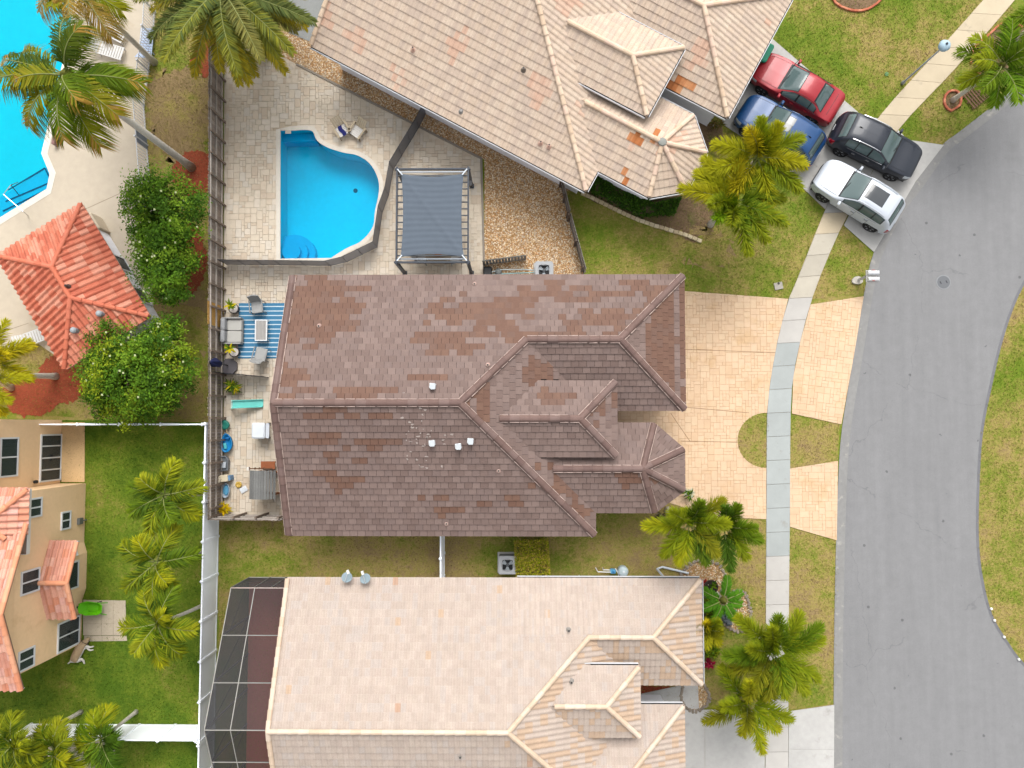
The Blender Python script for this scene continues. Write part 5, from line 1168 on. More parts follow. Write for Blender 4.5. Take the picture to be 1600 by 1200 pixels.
# pool loungers by the pool
def adirondack(label, px, rz, towel=False):
    x, y = P(*px, .3); t = thing('lounge_chair', label, 'chair', (x, y, .045), 'slatted lounge chairs by the pool'); T = Matrix.Translation((x, y, 0)) @ Matrix.Rotation(rz, 4, 'Z')
    def part(nm, c, d, col, m='wood', rx=0):
        b = MB(); b.box(None, d, mtx=T @ Matrix.Translation(c) @ Matrix.Rotation(rx, 4, 'X'), col=col); b.build(nm, M[m], t)
    for k in range(6): part('seat_slat', (0, -.22+k*.09, .33), (.5, .075, .025), C(236, 232, 226), 'plain')
    for k in range(5): part('back_slat', (-.2+k*.1, .42, .52), (.085, .5, .025), C(196, 180, 154), rx=.75)
    for s in (-1, 1):
        part('armrest', (s*.31, .02, .5), (.09, .66, .03), C(190, 174, 148))
        for yy in (-.25, .3): part('leg', (s*.29, yy, .27), (.05, .07, .45), C(170, 152, 128))
    if towel:
        b = MB(); rr = random.Random(3); G = [[T @ Vector((-.12+i*.05+.03*math.sin(j*.9), -.3+j*.07, .36+.02*rr.random()+.3*max(0, (j*.07-.58)))) for i in range(5)] for j in range(10)]
        b.add([p for r in G for p in r], [(j*5+i, j*5+i+1, (j+1)*5+i+1, (j+1)*5+i) for j in range(9) for i in range(4)], C(34, 40, 110)); o = b.build('towel', M['cloth'], None, True); tag(o, 'navy blue towel draped over the slatted pool chair', 'towel')
adirondack('slatted lounge chair by the pool with a navy towel on it', (535, 204), .55, True); adirondack('empty slatted lounge chair by the pool', (558, 206), -.62)

# ================================================================== AC UNITS AND YARD GEAR
def condenser(label, px, group='air conditioner condensers'):
    x, y = P(*px, .75); t = thing('air_conditioner', label, 'air conditioner', (x, y, 0), group)
    b = MB(); b.box((x, y, .035), (.95, .95, .05), 0, C(180, 178, 174)); b.build('pad', M['concrete'], t)
    b = MB(); b.rbox((x, y, .32), (.8, .8, .52), .06, 0, C(140, 142, 144)); b.build('casing', M['plain'], t)
    b = MB(); n = 28; sq = rrect(.82, .82, .06, 6); cir = [(.31*math.cos(math.atan2(c, a)), .31*math.sin(math.atan2(c, a))) for a, c in sq]
    b.rings([[(x+a, y+c, .72) for a, c in sq], [(x+a, y+c, .77) for a, c in sq], [(x+a, y+c, .775) for a, c in cir], [(x+a, y+c, .6) for a, c in cir]], C(170, 172, 174)); b.build('top_cover', M['plain'], t)
    b = MB(); b.lathe([(.01, .6), (.31, .6), (.31, .59)], (x, y, 0), 24, C(26, 28, 32)); b.build('shroud', M['plain'], t)
    for k in range(3):
        b = MB(); a = k*2.094+.5; pts = [Vector((x+r_*math.cos(a+o), y+r_*math.sin(a+o), .65+dz)) for r_, o, dz in ((.06, -.5, .0), (.28, -.42, .0), (.28, .42, .05), (.06, .5, .05))]; b.add(pts, [(0, 1, 2, 3)], C(176, 184, 190)); b.build('fan_blade', M['plain'], t)
    b = MB(); b.lathe([(.01, .72), (.08, .71), (.08, .62)], (x, y, 0), 14, C(90, 94, 98)); b.build('fan_hub', M['plain'], t)
    for k in range(4):
        b = MB(); r_ = .08+k*.065; b.tube([(x+r_*math.cos(q), y+r_*math.sin(q), .775) for q in (2*math.pi*i/24 for i in range(25))], .005, 5, C(60, 62, 66)); b.build('guard_ring', M['plain'], t)
condenser('air conditioner condenser beside the pebble yard and equipment screen', (850, 422)); condenser('air conditioner condenser beside the clipped hedge', (793, 883))
x, y = P(810, 412); lt = thing('equipment_screen', 'leaning grey lattice screen panel beside the pool pump', 'screen', (x, y, 0)); xa, ya = P(757, 414); xb, yb = P(820, 406)
for z in (.1, .95): b = MB(); b.bar((xa, ya, z), (xb, yb, z), .05, .06, C(120, 118, 112)); b.build('rail', M['wood'], lt)
for k in range(14): t = k/13; b = MB(); b.box((xa+(xb-xa)*t, ya+(yb-ya)*t, .52), (.12, .02, .95), math.atan2(yb-ya, xb-xa), jit(C(124, 122, 118), .1)); b.build('board', M['wood'], lt)
x, y = P(762, 425, .4); pu = thing('pool_pump', 'black pool pump with grey filter and pipes beside the brown roof', 'pump', (x, y, 0)); b = MB(); b.rbox((x, y, .25), (.4, .5, .44), .06, 0, C(36, 38, 40), top=.04); b.build('motor', M['plain'], pu); b = MB(); b.lathe([(.14, 0.03), (.17, .1), (.17, .4), (.1, .5), (.02, .52)], (x+.5, y+.02, 0), 16, C(120, 124, 122)); b.build('filter', M['plain'], pu, True); b = MB(); b.tube([(x+.2, y, .4), (x+.6, y+.1, .45), (x+1.7, y+.14, .3), (x+2.2, y+.1, .3)], .03, 8, C(190, 198, 196)); b.tube([(x+.2, y-.1, .3), (x+1.0, y-.05, .3), (x+2.2, y, .25)], .025, 8, C(150, 190, 190)); b.build('pipe', M['plain'], pu)
x, y = P(974, 893, .5); wl = thing('water_tank', 'round pale blue pressure tank beside the cream eave', 'tank', (x, y, 0)); b = MB(); b.lathe([(.2, 0.03), (.23, .1), (.235, .5), (.2, .58), (.08, .63), (.02, .635)], (x, y, 0), 22, C(190, 206, 210)); b.build('vessel', M['plain'], wl, True); b = MB(); b.lathe([(.06, .0), (.06, .03), (.01, .04)], (x, y, .635), 10, C(220, 228, 232)); b.build('cap', M['plain'], wl)
x, y = P(958, 893, .3); wp = thing('well_pump', 'blue well pump with white pipes beside the round tank', 'pump', (x, y, 0)); b = MB(); b.rbox((x, y, .2), (.26, .2, .3), .06, 0, C(96, 168, 206), top=.04); b.build('motor', M['plain'], wp); b = MB(); b.lathe([(.06, 0), (.05, .06), (.01, .07)], (x, y, .35), 10, C(50, 130, 190)); b.build('cap', M['plain'], wp)
for pts in ([(x-.1, y-.03, .3), (x-.7, y-.02, .28), (x-.78, y+.12, .05)], [(x-.1, y+.05, .22), (x-.45, y+.06, .22), (x-.45, y+.1, .03)], [(x+.1, y+.15, .35), (x+.25, y-.1, .35), (x+.28, y-.3, .05)]): b = MB(); b.tube(pts, .026, 8, C(236, 236, 232)); b.build('pipe', M['plain'], wp)
x, y = P(1052, 898, .3); b = MB(); xa, ya = P(1040, 905, 2.5); xb, yb = P(1066, 896, .1); b.tube([(xa, ya-.05, 2.55), (xa+.0, ya, 2.3), (xa+.02, ya+.02, .3), (xa+.3, ya+.08, .1), (xb+.3, yb, .06)], .05, 8, C(206, 214, 220)); dsp = tag(b.build('downspout', M['plain']), 'white downspout elbow at the corner of the cream roof', 'downspout')
for q0, q1 in (((885, 903), (903, 903)),): 
    xa, ya = P(*q0, .4); xb, yb = P(*q1, .4); b = MB(); b.tube([(xa, ya-.1, .4), (xa, ya+.06, .4), (xb, yb+.06, .4), (xb+.06, yb+.14, .4), (xb+.02, yb-.1, .4)], .02, 6, C(226, 226, 220)); tag(b.build('wall_pipe', M['plain']), 'thin white water pipe along the cream house wall', 'pipe')

# ================================================================== STREET THINGS
x, y = P(1474, 441); mh = thing('manhole_cover', 'round dark manhole cover in the grey street', 'manhole', (x, y, 0)); b = MB(); b.lathe([(.30, .009), (.30, .02), (.01, .02)], (x, y, 0), 28, C(112, 114, 118)); b.build('lid', M['plain'], mh); b = MB(); b.lathe([(.30, .009), (.30, .018), (.34, .018), (.35, .009)], (x, y, 0), 28, C(146, 148, 150)); b.build('ring', M['plain'], mh)
for s in (-1, 1): b = MB(); b.rbox((x+s*.14, y+s*.02, .022), (.05, .14, .004), .02, .5, C(60, 62, 66)); b.build('pick_slot', M['plain'], mh)
x, y = P(1352, 436, 1.0); x0m, y0m = P(1340, 438); mb_ = thing('mailbox', 'pair of white mailboxes on one post at the street edge', 'mailbox', (x0m, y0m, 0))
b = MB(); b.box((x0m, y0m, .5), (.1, .1, 1.0), 0, C(206, 204, 200)); b.build('post', M['plain'], mb_); b = MB(); b.box((x0m+.2, y0m, .98), (.5, .56, .05), 0, C(200, 198, 194)); b.build('shelf', M['plain'], mb_)
for s in (-1, 1):
    b = MB(); rs = [[(x0m+xx, y0m+s*.15+.09*math.cos(a), 1.1+.11*math.sin(a) if 0 <= a <= math.pi else 1.01) for a in (-.35, 0, .5, 1, 1.57, 2.14, 2.64, 3.14, 3.49)] for xx in (-.02, .46)]; b.rings(rs, C(240, 242, 244), cap=True); o = b.build('box', M['plain'], mb_); b = MB(); b.box((x0m+.47, y0m+s*.15, 1.09), (.02, .17, .18), 0, C(226, 228, 230)); b.build('door', M['plain'], o); b = MB(); b.box((x0m+.2, y0m+s*.15+.1*s, 1.2), (.12, .015, .05), 0, C(190, 60, 50)); b.build('flag', M['plain'], o)
b = MB(); b.prism(ellipse(x0m-.05, y0m-.02, .24, .2, 16, .06, 3), .01, .12, C(196, 190, 180)); b.build('rock_base', M['stone'], mb_); 
x, y = P(1216, 447); vb = thing('meter_cover', 'grey concrete water meter box sunk in the lawn', 'meter cover', (x, y, 0)); b = MB(); b.rbox((x, y, .03), (.4, .34, .06), .03, .2, C(176, 170, 160), top=.01); b.build('box', M['stone'], vb); b = MB(); b.lathe([(.01, .065), (.06, .064), (.06, .06)], (x, y+.12, 0), 12, C(60, 56, 52)); b.build('lid_hole', M['plain'], vb)
x0l, y0l = P(1409, 131); xt, yt = P(1490, 53, 3.6); lp_ = thing('street_lamp', 'street lamp with pale round globe standing at the sidewalk edge', 'street lamp', (x0l, y0l, 0))
b = MB(); b.lathe([(.08, 0.01), (.08, .2), (.045, .26), (.032, 3.5)], (x0l, y0l, 0), 14, C(160, 164, 166)); b.build('pole', M['plain'], lp_, True); b = MB(); b.lathe([(.05, 3.42), (.12, 3.48), (.22, 3.58), (.255, 3.72), (.2, 3.82), (.08, 3.87), (.02, 3.87)], (x0l, y0l, 0), 24, C(176, 202, 216)); b.build('globe', M['plain'], lp_, True); b = MB(); b.lathe([(.05, 3.86), (.05, 3.92), (.01, 3.94)], (x0l, y0l, 0), 10, C(70, 80, 90)); b.build('finial', M['plain'], lp_)
x, y = P(1385, 116); b = MB(); b.lathe([(.1, .01), (.1, .035), (.01, .04)], (x, y, 0), 14, C(84, 130, 74)); tag(b.build('valve_cover', M['plain']), 'small green round valve cover in the lawn', 'valve cover')
def brick_ring(label, pts, closed, n, cols, sz=(.2, .1, .1)):
    t = thing('brick_edging', label, 'edging', (*pts[0], 0)); pts = list(pts)+([pts[0]] if closed else []); q = resample(pts, n+1); r = random.Random(n); shp = {}
    for a, c in zip(q[:-1], q[1:]):
        ci = r.randrange(len(cols))
        if ci not in shp: m_ = MB(); m_.rbox((0, 0, sz[2]/2), sz, .015, 0, cols[ci], top=.012); shp[ci] = m_.mesh('brick', M['stone'])
        an_ = math.atan2(c[1]-a[1], c[0]-a[0])+r.uniform(-.12, .12); link('brick', shp[ci], t, Matrix.Translation(((a[0]+c[0])/2, (a[1]+c[1])/2, .008)) @ Matrix.Rotation(an_, 4, 'Z'))
    return t
RB = [C(196, 112, 82), C(206, 124, 92), C(184, 102, 76), C(212, 138, 106)]
bed('soil_bed', PL([(1476, 150), (1482, 143), (1494, 142), (1501, 150), (1499, 164), (1486, 174), (1478, 170), (1474, 160)]), 'dirt', .014)
brick_ring('red brick ring around the leaning palm trunk by the street', PL([(1476, 150), (1482, 143), (1494, 142), (1501, 152), (1499, 165), (1486, 174), (1478, 170), (1474, 160)]), True, 16, RB)
bed('soil_bed', PL(spline([(1514, 98), (1522, 72), (1543, 55), (1572, 36), (1592, 40), (1605, 60), (1600, 118), (1540, 122)], 4)), 'dirt', .014)
brick_ring('curved red brick edging around the street corner planting bed', PL(spline([(1516, 100), (1521, 76), (1545, 54), (1563, 38), (1580, 34), (1596, 44)], 5)), False, 20, RB)
brick_ring('short red brick edging piece beside the wooden pallet', PL([(1520, 114), (1530, 118), (1546, 119)]), False, 5, RB)
brick_ring('scalloped red edging of the round bed in the lawn near the red car', PL(spline([(1296, -8), (1308, 8), (1330, 17), (1352, 16), (1372, 4), (1382, -10)], 5)), False, 20, RB)
bed('soil_bed', PL([(1296, -40), (1296, -8), (1308, 8), (1330, 16), (1352, 15), (1372, 4), (1382, -10), (1382, -40)]), 'dirt', .016)
pts = spline([(908, 302), (930, 312), (960, 327), (990, 341), (1020, 352), (1050, 361), (1075, 369), (1096, 378)], 4)
brick_ring('row of pale scalloped edging stones along the shrub bed', PL(pts), False, 26, [C(222, 206, 170), C(214, 196, 158), C(228, 212, 180), C(206, 186, 152)], (.22, .17, .1))
x, y = P(1523, 152); pal = thing('wooden_pallet', 'dark wooden pallet lying on the grass beside the brick ring', 'pallet', (x, y, 0)); T = Matrix.Translation((x, y, .05)) @ Matrix.Rotation(R_(38), 4, 'Z')
for k in range(7): b = MB(); b.box(None, (.07, .85, .025), mtx=T @ Matrix.Translation((-.42+k*.14, 0, .06)), col=jit(C(116, 88, 66), .2)); b.build('deck_board', M['wood'], pal)
for k in range(3): b = MB(); b.box(None, (.98, .07, .08), mtx=T @ Matrix.Translation((0, -.36+k*.36, .0)), col=C(150, 120, 90)); b.build('stringer', M['wood'], pal)
for k, q in enumerate(((1548, 951), (1553, 969), (1568, 995), (1591, 1030))): x, y = P(*q); b = MB(); b.lathe([(.06, .01), (.07, .05), (.05, .09), (.01, .1)], (x, y, 0), 8, C(232, 232, 228)); tag(b.build('marker_stone', M['stone']), 'small white stone along the curb of the grass island', 'stone', 'white stones along the island curb')
x, y = P(1195, 82, .9); bn_ = thing('waste_bin', 'green wheeled waste bin beside the garage of the angled house', 'bin', (x, y, 0)); b = MB(); b.rbox((x, y, .5), (.5, .9, .9), .1, R_(-28.5), C(20, 130, 100), top=.03); b.build('body', M['plain'], bn_); b = MB(); b.rbox((x, y, .98), (.54, .94, .06), .12, R_(-28.5), C(24, 150, 116), top=.03); b.build('lid', M['plain'], bn_)
# hose on driveway, wheelbarrow, dog handled below
def barrow():
    x, y = P(141, 951, .5); t = thing('wheelbarrow', 'lime green wheelbarrow tipped against the tan house wall', 'wheelbarrow', (x, y, .06)); GC_ = C(110, 206, 16)
    T = Matrix.Translation((x, y, .42)) @ Matrix.Rotation(R_(176), 4, 'Z') @ Matrix.Rotation(R_(-8), 4, 'Y')
    b = MB(); o = [(-.5, .16), (-.35, .28), (.2, .33), (.5, .22), (.56, 0), (.5, -.22), (.2, -.33), (-.35, -.28), (-.5, -.16)]; ring = lambda k, z: [T @ Vector((a*k, c*k, z)) for a, c in o]
    b.rings([ring(.55, -.2), ring(1, .08), ring(.94, .08), ring(.5, -.17)], GC_, cap=True); b.build('tray', M['plain'], t)
    for s in (-1, 1): b = MB(); b.bar(T @ Vector((-.7, s*.28, .0)), T @ Vector((.75, s*.1, -.22)), .035, .035, C(90, 170, 20)); b.build('handle', M['plain'], t); b = MB(); b.bar(T @ Vector((-.2, s*.24, -.1)), T @ Vector((-.3, s*.26, -.34)), .03, .03, C(60, 60, 60)); b.build('leg', M['plain'], t)
    b = MB(); b.lathe([(.05, -.04), (.17, -.04), (.18, 0), (.17, .04), (.05, .04)], n=18, col=C(40, 40, 40), T=T @ Matrix.Translation((.74, 0, -.19)) @ Matrix.Rotation(math.pi/2, 4, 'X')); b.build('wheel', M['plain'], t)
barrow()
def lounge(label, px, rz, col):
    x, y = P(*px, .3); t = thing('chaise_lounge', label, 'lounge chair', (x, y, .02), 'chaise lounges on the community deck'); T = Matrix.Translation((x, y, 0)) @ Matrix.Rotation(rz, 4, 'Z')
    def part(nm, c, d, ry=0): b = MB(); b.box(None, d, mtx=T @ Matrix.Translation(c) @ Matrix.Rotation(ry, 4, 'Y'), col=col); b.build(nm, M['plain'], t)
    for k in range(9): part('strap', (-.15+k*.13, 0, .32), (.1, .56, .02))
    for k in range(5): part('back_strap', (-.3-k*.09, 0, .38+k*.075), (.09, .56, .02), .7)
    for s in (-1, 1):
        part('side_rail', (.3, s*.3, .31), (1.3, .04, .04))
        for xx in (-.2, .85): part('leg', (xx, s*.29, .16), (.04, .04, .29))
lounge('white strapped chaise lounge on the deck, the one behind the coconut palm frond', (168, 45), -.5, C(222, 220, 216)); lounge('white strapped chaise lounge on the deck closer to the picket fence corner', (163, 76), -.3, C(220, 218, 214)); lounge('pale blue chaise lounge folded against the white picket fence', (228, 74), 1.5, C(180, 196, 222))
lounge('white chaise lounge beside the orange cabana roof and yellow palm', (50, 528), .35, C(226, 226, 224))
# handrail of the pool
b = MB(); b.tube([(*P(17, 289, .8), .8), (*P(28, 285, .75), .75)], .02, 6, C(60, 80, 96)); hr = thing('pool_handrail', 'steel handrail bent over the community pool steps', 'handrail', (*P(24, 310), 0)); b.build('rail_end', M['plain'], hr)
b = MB(); p0 = P(24, 312); b.tube([(*P(17, 289, .8), .8), (p0[0]-.0, p0[1], .85), (*P(36, 330, .8), .8), (*P(44, 337), .03)], .022, 8, C(206, 214, 220)); b.build('rail', M['chrome'], hr); b = MB(); b.tube([(*P(17, 289, .8), .8), (*P(19, 300), -.5)], .02, 6, C(60, 80, 96)); b.build('support', M['plain'], hr)
x, y = P(85, 218, .3); b = MB(); b.rbox((x, y, .2), (.16, .5, .36), .03, -.15, C(150, 112, 106), top=.02); tag(b.build('skimmer_post', M['plain']), 'short brown post on the deck at the pool edge', 'post')
# ================================================================== PALMS
def frond_mesh(base, az, L, e0, e1, nl, ll, plum, c0, c1, r, width=.035, petiole=.12, tipcol=None, droop=.25, rcol=C(150, 156, 96)):
    """one pinnate frond: rachis curve plus leaflets; plum = how far leaflets stand all round the rachis"""
    mb = MB(); n = 22; pts = []; p = Vector(base); d0 = Vector((math.cos(az), math.sin(az), 0)); side = Vector((-d0.y, d0.x, 0)); bend = r.uniform(-.25, .25)
    tg = []
    for k in range(n+1):
        t = k/n; e = e0+(e1-e0)*t**1.3; d = (d0*math.cos(bend*t)+side*math.sin(bend*t)); tv = d*math.cos(e)+Vector((0, 0, math.sin(e))); pts.append(p.copy()); tg.append(tv); p = p+tv*(L/n)
    mb.tube(pts, [.028*(1-.85*k/n)+.004 for k in range(n+1)], 5, rcol, cap=False)
    for k in range(nl):
        t = petiole+(1-petiole)*(k+r.random()*.8)/nl; f = t*n; i = min(int(f), n-1); q = pts[i].lerp(pts[i+1], f-i); tv = tg[i]; s = tv.cross(Vector((0, 0, 1))).normalized(); u = s.cross(tv)
        sg = 1 if k % 2 else -1; phi = r.gauss(0, plum) if plum < .9 else r.uniform(-1.5, 1.6); fw = .45+.55*t
        dr = (s*sg*math.cos(phi)+u*math.sin(phi)+tv*fw*(1+.3*r.random())).normalized()
        l = ll*(.45+.9*math.sin(math.pi*min(1, .12+t*.88))**.7)*r.uniform(.8, 1.1); w = width*r.uniform(.8, 1.2)
        ax = dr.cross(u if abs(dr.dot(u)) < .9 else s).normalized(); mid = q+dr*l*.55-Vector((0, 0, droop*l*.22)); tip = q+dr*l-Vector((0, 0, droop*l))
        m = min(1, max(0, t*.85+r.gauss(0, .22))); col = lerp(c0, c1, m)
        if tipcol and t > .8 and r.random() < .5: col = tipcol
        col = jit(col, .18, r)
        mb.add([q-ax*w*.3, q+ax*w*.3, mid+ax*w*.5, mid-ax*w*.5, tip], [(0, 1, 2, 3), (3, 2, 4)], col)
    return mb
def palm(label, px, h, nf, L, ll, nl, plum, cols, seed, base_px=None, lean=(0, 0), r0=.14, r1=.09, width=.035, azs=None, group=None, crownshaft=True, e_rng=(.2, 1.1), drop=.9, name='palm_tree', bark='bark', droop=.25, tipcol=None, inner=3, cat='palm tree', heights=None):
    r = random.Random(seed); cx, cy = P(*px, h); bx_, by_ = P(*base_px) if base_px else (cx-lean[0], cy-lean[1])
    t = thing(name, label, cat, (bx_, by_, 0), group)
    tr = MB(); pts = []
    for k in range(9): u = k/8; s = u*u*.6+u*.4; pts.append((bx_+(cx-bx_)*s, by_+(cy-by_)*s, -.05+(h+.05)*u))
    tr.tube(pts, [r0*1.35 if k == 0 else r0+(r1-r0)*k/8 for k in range(9)], 12, C(150, 146, 138)); tr.build('trunk', M[bark], t, True)
    if crownshaft: cs = MB(); cs.tube([(cx, cy, h-.15), (cx, cy, h+.25), (cx, cy, h+.5)], [r1*1.05, r1*1.15, r1*.5], 10, C(120, 138, 50)); cs.build('crownshaft', M['plain'], t, True)
    top = h+(.3 if crownshaft else 0)
    if not crownshaft: cs = MB(); cs.lathe([(r1, -.25), (r1*1.9, -.05), (r1*1.7, .12), (.02, .3)], (cx, cy, h), 10, C(110, 112, 50)); cs.build('crown_heart', M['leaf'], t, True)
    for k in range(nf):
        az = (azs[k % len(azs)]+r.uniform(-.06, .06)) if azs else (2*math.pi*k/nf*1.0+r.uniform(-.2, .2)); inn = k < inner
        e0 = r.uniform(.95, 1.35) if inn else r.uniform(*e_rng); c0, c1 = r.choice(cols)
        fm = frond_mesh((cx+.05*math.cos(az), cy+.05*math.sin(az), top+r.uniform(-.1, .1)), az, L*r.uniform(.85, 1.08)*(.85 if inn else 1), e0, e0-drop*r.uniform(.85, 1.15), nl, ll, plum, c0, c1, r, width, .14, tipcol, droop)
        fm.build('frond', M['leaf'], t)
    return t
G1, G2, G3 = C(80, 112, 16), C(116, 138, 20), C(150, 156, 22); Y1, Y2, Y3 = C(180, 176, 24), C(152, 148, 22), C(206, 186, 22); D1, D2 = C(62, 90, 20), C(104, 112, 24); B1 = C(176, 140, 60)
FOX = [(G1, G2), (G2, G3), (G2, Y1), (D1, G2), (D2, Y2)]; FOXY = [(G3, Y1), (Y2, Y1), (D2, Y2), (Y2, Y3), (G2, G3)]; FOXG = [(G1, G2), (D1, G1), (G2, G3), (D1, G2)]
deg = lambda *a: [R_(x) for x in a]
fox = dict(ll=.50, nl=380, plum=2, width=.034, droop=.12)
# image azimuth: 0 = right, 90 = up
palm('yellow green foxtail palm by the octagonal bay over the bare soil patch', (1141, 318), 3.5, 12, 2.3, seed=11, cols=FOXY+[(G1, C(140, 178, 20)), (G2, C(150, 176, 22)), (G1, G3)], azs=deg(200, 232, 262, 282, 308, 330, 168, 120, 90, 45, 145, 5), group='foxtail palms before the octagonal bay', e_rng=(.1, .7), **fox)
palm('yellow green foxtail palm by the octagonal bay with fronds over the blue car', (1181, 250), 3.9, 10, 2.2, seed=12, cols=FOXY+[(G2, C(160, 170, 22)), (G1, G3)], azs=deg(100, 62, 140, 162, 345, 25, 195, 235, 290, 320), group='foxtail palms before the octagonal bay', e_rng=(.1, .7), **fox)
palm('foxtail palm with yellow frond tips touching the octagonal brown bay', (1074, 815), 4.2, 9, 1.85, seed=13, cols=FOX, azs=deg(150, 70, 5, 230, 260, 290, 190, 315, 35), group='foxtail palms beside the peach driveway', e_rng=(.05, .6), **{**fox, 'nl': 330, 'll': .46})
palm('green foxtail palm between the peach driveway and the pebble bed', (1128, 822), 3.6, 8, 1.75, seed=14, cols=FOXG, azs=deg(100, 65, 8, 310, 275, 338, 165, 215), group='foxtail palms beside the peach driveway', e_rng=(.05, .55), **{**fox, 'nl': 320, 'll': .43})
palm('larger full foxtail palm spreading over the straight sidewalk and dry grass strip', (1204, 1012), 3.1, 14, 2.2, seed=15, cols=[(G1, G2), (G2, G3), (D2, Y2), (G2, G3), (G1, G3)], azs=deg(85, 110, 165, 5, 45, 330, 265, 285, 210, 235, 190, 130, 305, 20), group='foxtail palms beside the straight sidewalk', e_rng=(.1, .65), **fox)
palm('foxtail palm with bright young frond over the grey concrete driveway', (1164, 1092), 2.9, 10, 1.95, seed=16, cols=[(G2, G3), (D2, Y2), (G1, G3), (G2, Y1)], azs=deg(95, 175, 250, 285, 315, 205, 60, 340, 130, 20), group='foxtail palms beside the straight sidewalk', e_rng=(.05, .6), **{**fox, 'nl': 330, 'll': .46})
palm('yellowish palm crowded against the cream roof front', (1102, 980), 2.0, 7, .85, seed=17, cols=FOXY, group=None, e_rng=(.2, .9), **{**fox, 'nl': 170, 'll': .32})
palm('small bright green bottle palm beside the pebble bed', (1130, 938), 1.6, 7, 1.05, .26, 90, .25, [(C(80, 140, 26), C(104, 160, 34)), (C(70, 124, 22), C(96, 146, 30))], 18, width=.05, inner=0, azs=deg(160, 200, 20, 345, 300, 250, 75), crownshaft=False, e_rng=(.1, .5))
palm('green palm leaning over the street with its trunk in a brick ring', (1564, 103), 3.6, 14, 1.75, .5, 130, .5, [(G1, G2), (G2, G3), (C(86, 126, 16), C(120, 150, 24)), (D1, G2)], 19, base_px=(1488, 157), width=.045, crownshaft=False, e_rng=(.0, .9), r0=.11, r1=.08)
palm('palm with grey trunk rising from the curved brick planting bed', (1660, 10), 4.8, 10, 1.9, .5, 120, .5, FOXG, 20, base_px=(1576, 70), width=.045, crownshaft=False, e_rng=(0, .9), r0=.12, r1=.09)
lw = dict(L=1.7, ll=.5, nl=170, plum=.55, width=.044, crownshaft=True, e_rng=(.25, .7), r0=.09, r1=.06, droop=.35, inner=2, drop=1.25, group='young palms in a row along the white fence')
YP = [(G1, Y1), (D1, C(176, 178, 24)), (G1, C(166, 166, 30)), (D1, G3), (D1, G2)]
palm('young palm with yellow tips in the green yard beside the toy corner of the patio', (262, 772), 4.0, 8, seed=21, cols=YP, base_px=(324, 771), azs=deg(130, 300, 72, 8, 318, 248, 205, 168), **lw)
palm('young palm with yellow tips in the green yard, middle one of the row', (250, 877), 4.0, 8, seed=22, cols=YP, base_px=(320, 860), azs=deg(110, 330, 64, 10, 300, 225, 160, 275), **lw)
palm('young palm with yellow tips in the green yard closest to the cross fence', (250, 972), 4.2, 8, seed=23, cols=YP, base_px=(318, 945), azs=deg(40, 250, 62, 112, 356, 275, 190, 300), **lw)
lw['group'] = 'palms leaning over the white cross fence'; lw['L'] = 1.35
palm('palm over the white cross fence, the one closest to the tan house roof', (28, 1158), 4.0, 9, seed=24, cols=YP, base_px=(127, 1112), **lw); palm('palm over the white cross fence, the middle crown above pale paving', (92, 1168), 3.2, 9, seed=25, cols=YP, base_px=(160, 1122), **lw); palm('palm over the white cross fence, the crown closest to the long fence', (165, 1150), 2.8, 9, seed=26, cols=FOXG+YP[:1], base_px=(213, 1112), **lw)
bed('paver_pad', PL([(60, 1150), (180, 1150), (180, 1230), (60, 1230)]), 'tslab', .02)
# coconut palm
COCO = [(C(74, 104, 14), C(112, 130, 18)), (C(92, 116, 12), C(146, 142, 24)), (C(62, 86, 16), C(98, 110, 22)), (C(104, 120, 16), C(160, 148, 34))]
coco = palm('tall coconut palm with curved trunk leaning over the community pool deck', (104, 118), 8.6, 14, 2.75, .74, 170, .18, COCO, 31, base_px=(300, 262), r0=.17, r1=.12, width=.04, azs=deg(200, 60, 310, 85, 102, 152, 172, 192, 226, 268, 288, 322, 8, 350), crownshaft=False, e_rng=(.1, .7), drop=1.35, droop=.75, name='coconut_palm', tipcol=B1, inner=3)
b = MB()
for k in range(7): a = k*.9; b.lathe([(.01, -.13), (.1, -.06), (.11, .05), (.01, .13)], (P(104, 118, 8.4)[0]+.22*math.cos(a), P(104, 118, 8.4)[1]+.22*math.sin(a), 8.35), 8, C(126, 130, 40))
b.build('coconuts', M['plain'], coco, True)
palm('coconut palm with browning fronds at the edge of the community pool', (120, -22), 6.5, 9, 2.3, .7, 120, .2, [(C(150, 130, 50), B1), (G2, Y2), (C(170, 140, 70), C(190, 160, 90))], 32, width=.035, azs=deg(265, 285, 250, 310, 330, 200, 20, 100, 160), crownshaft=False, e_rng=(-.1, .4), drop=1.2, droop=.7, name='coconut_palm')
# date palm
DATE = [(C(92, 110, 50), C(122, 132, 56)), (C(84, 102, 52), C(150, 148, 44)), (C(98, 116, 56), C(186, 164, 28)), (C(78, 96, 48), C(112, 120, 58)), (C(110, 116, 62), C(146, 138, 66))]
palm('large date palm with broad stiff grey green fronds at the patio corner', (345, -18), 5.2, 46, 3.9, .46, 300, .35, DATE, 41, r0=.42, r1=.42, width=.04, crownshaft=False, e_rng=(-.45, .55), drop=.85, droop=.1, name='date_palm', bark='darkbark', inner=0)
for q, s, hgt, az, l in (((-30, 590), 42, 4.5, deg(20, 50, 340, 300, 90, 0, 320), 'yellow fronded palm near the cabana whose grey trunk crosses the red mulch'), ((-12, 560), 43, 3.6, deg(25, 40, 5, 330, 70, 15), 'yellow fronded palm with fronds beside the white chaise at the cabana')):
    palm(l, q, hgt, 7, 1.9, .4, 200, 2, [(Y2, Y3), (G3, Y3), (Y2, Y1)], s, base_px=(88, 588) if s == 42 else (18, 606), azs=az, width=.034, crownshaft=False, e_rng=(.0, .5))

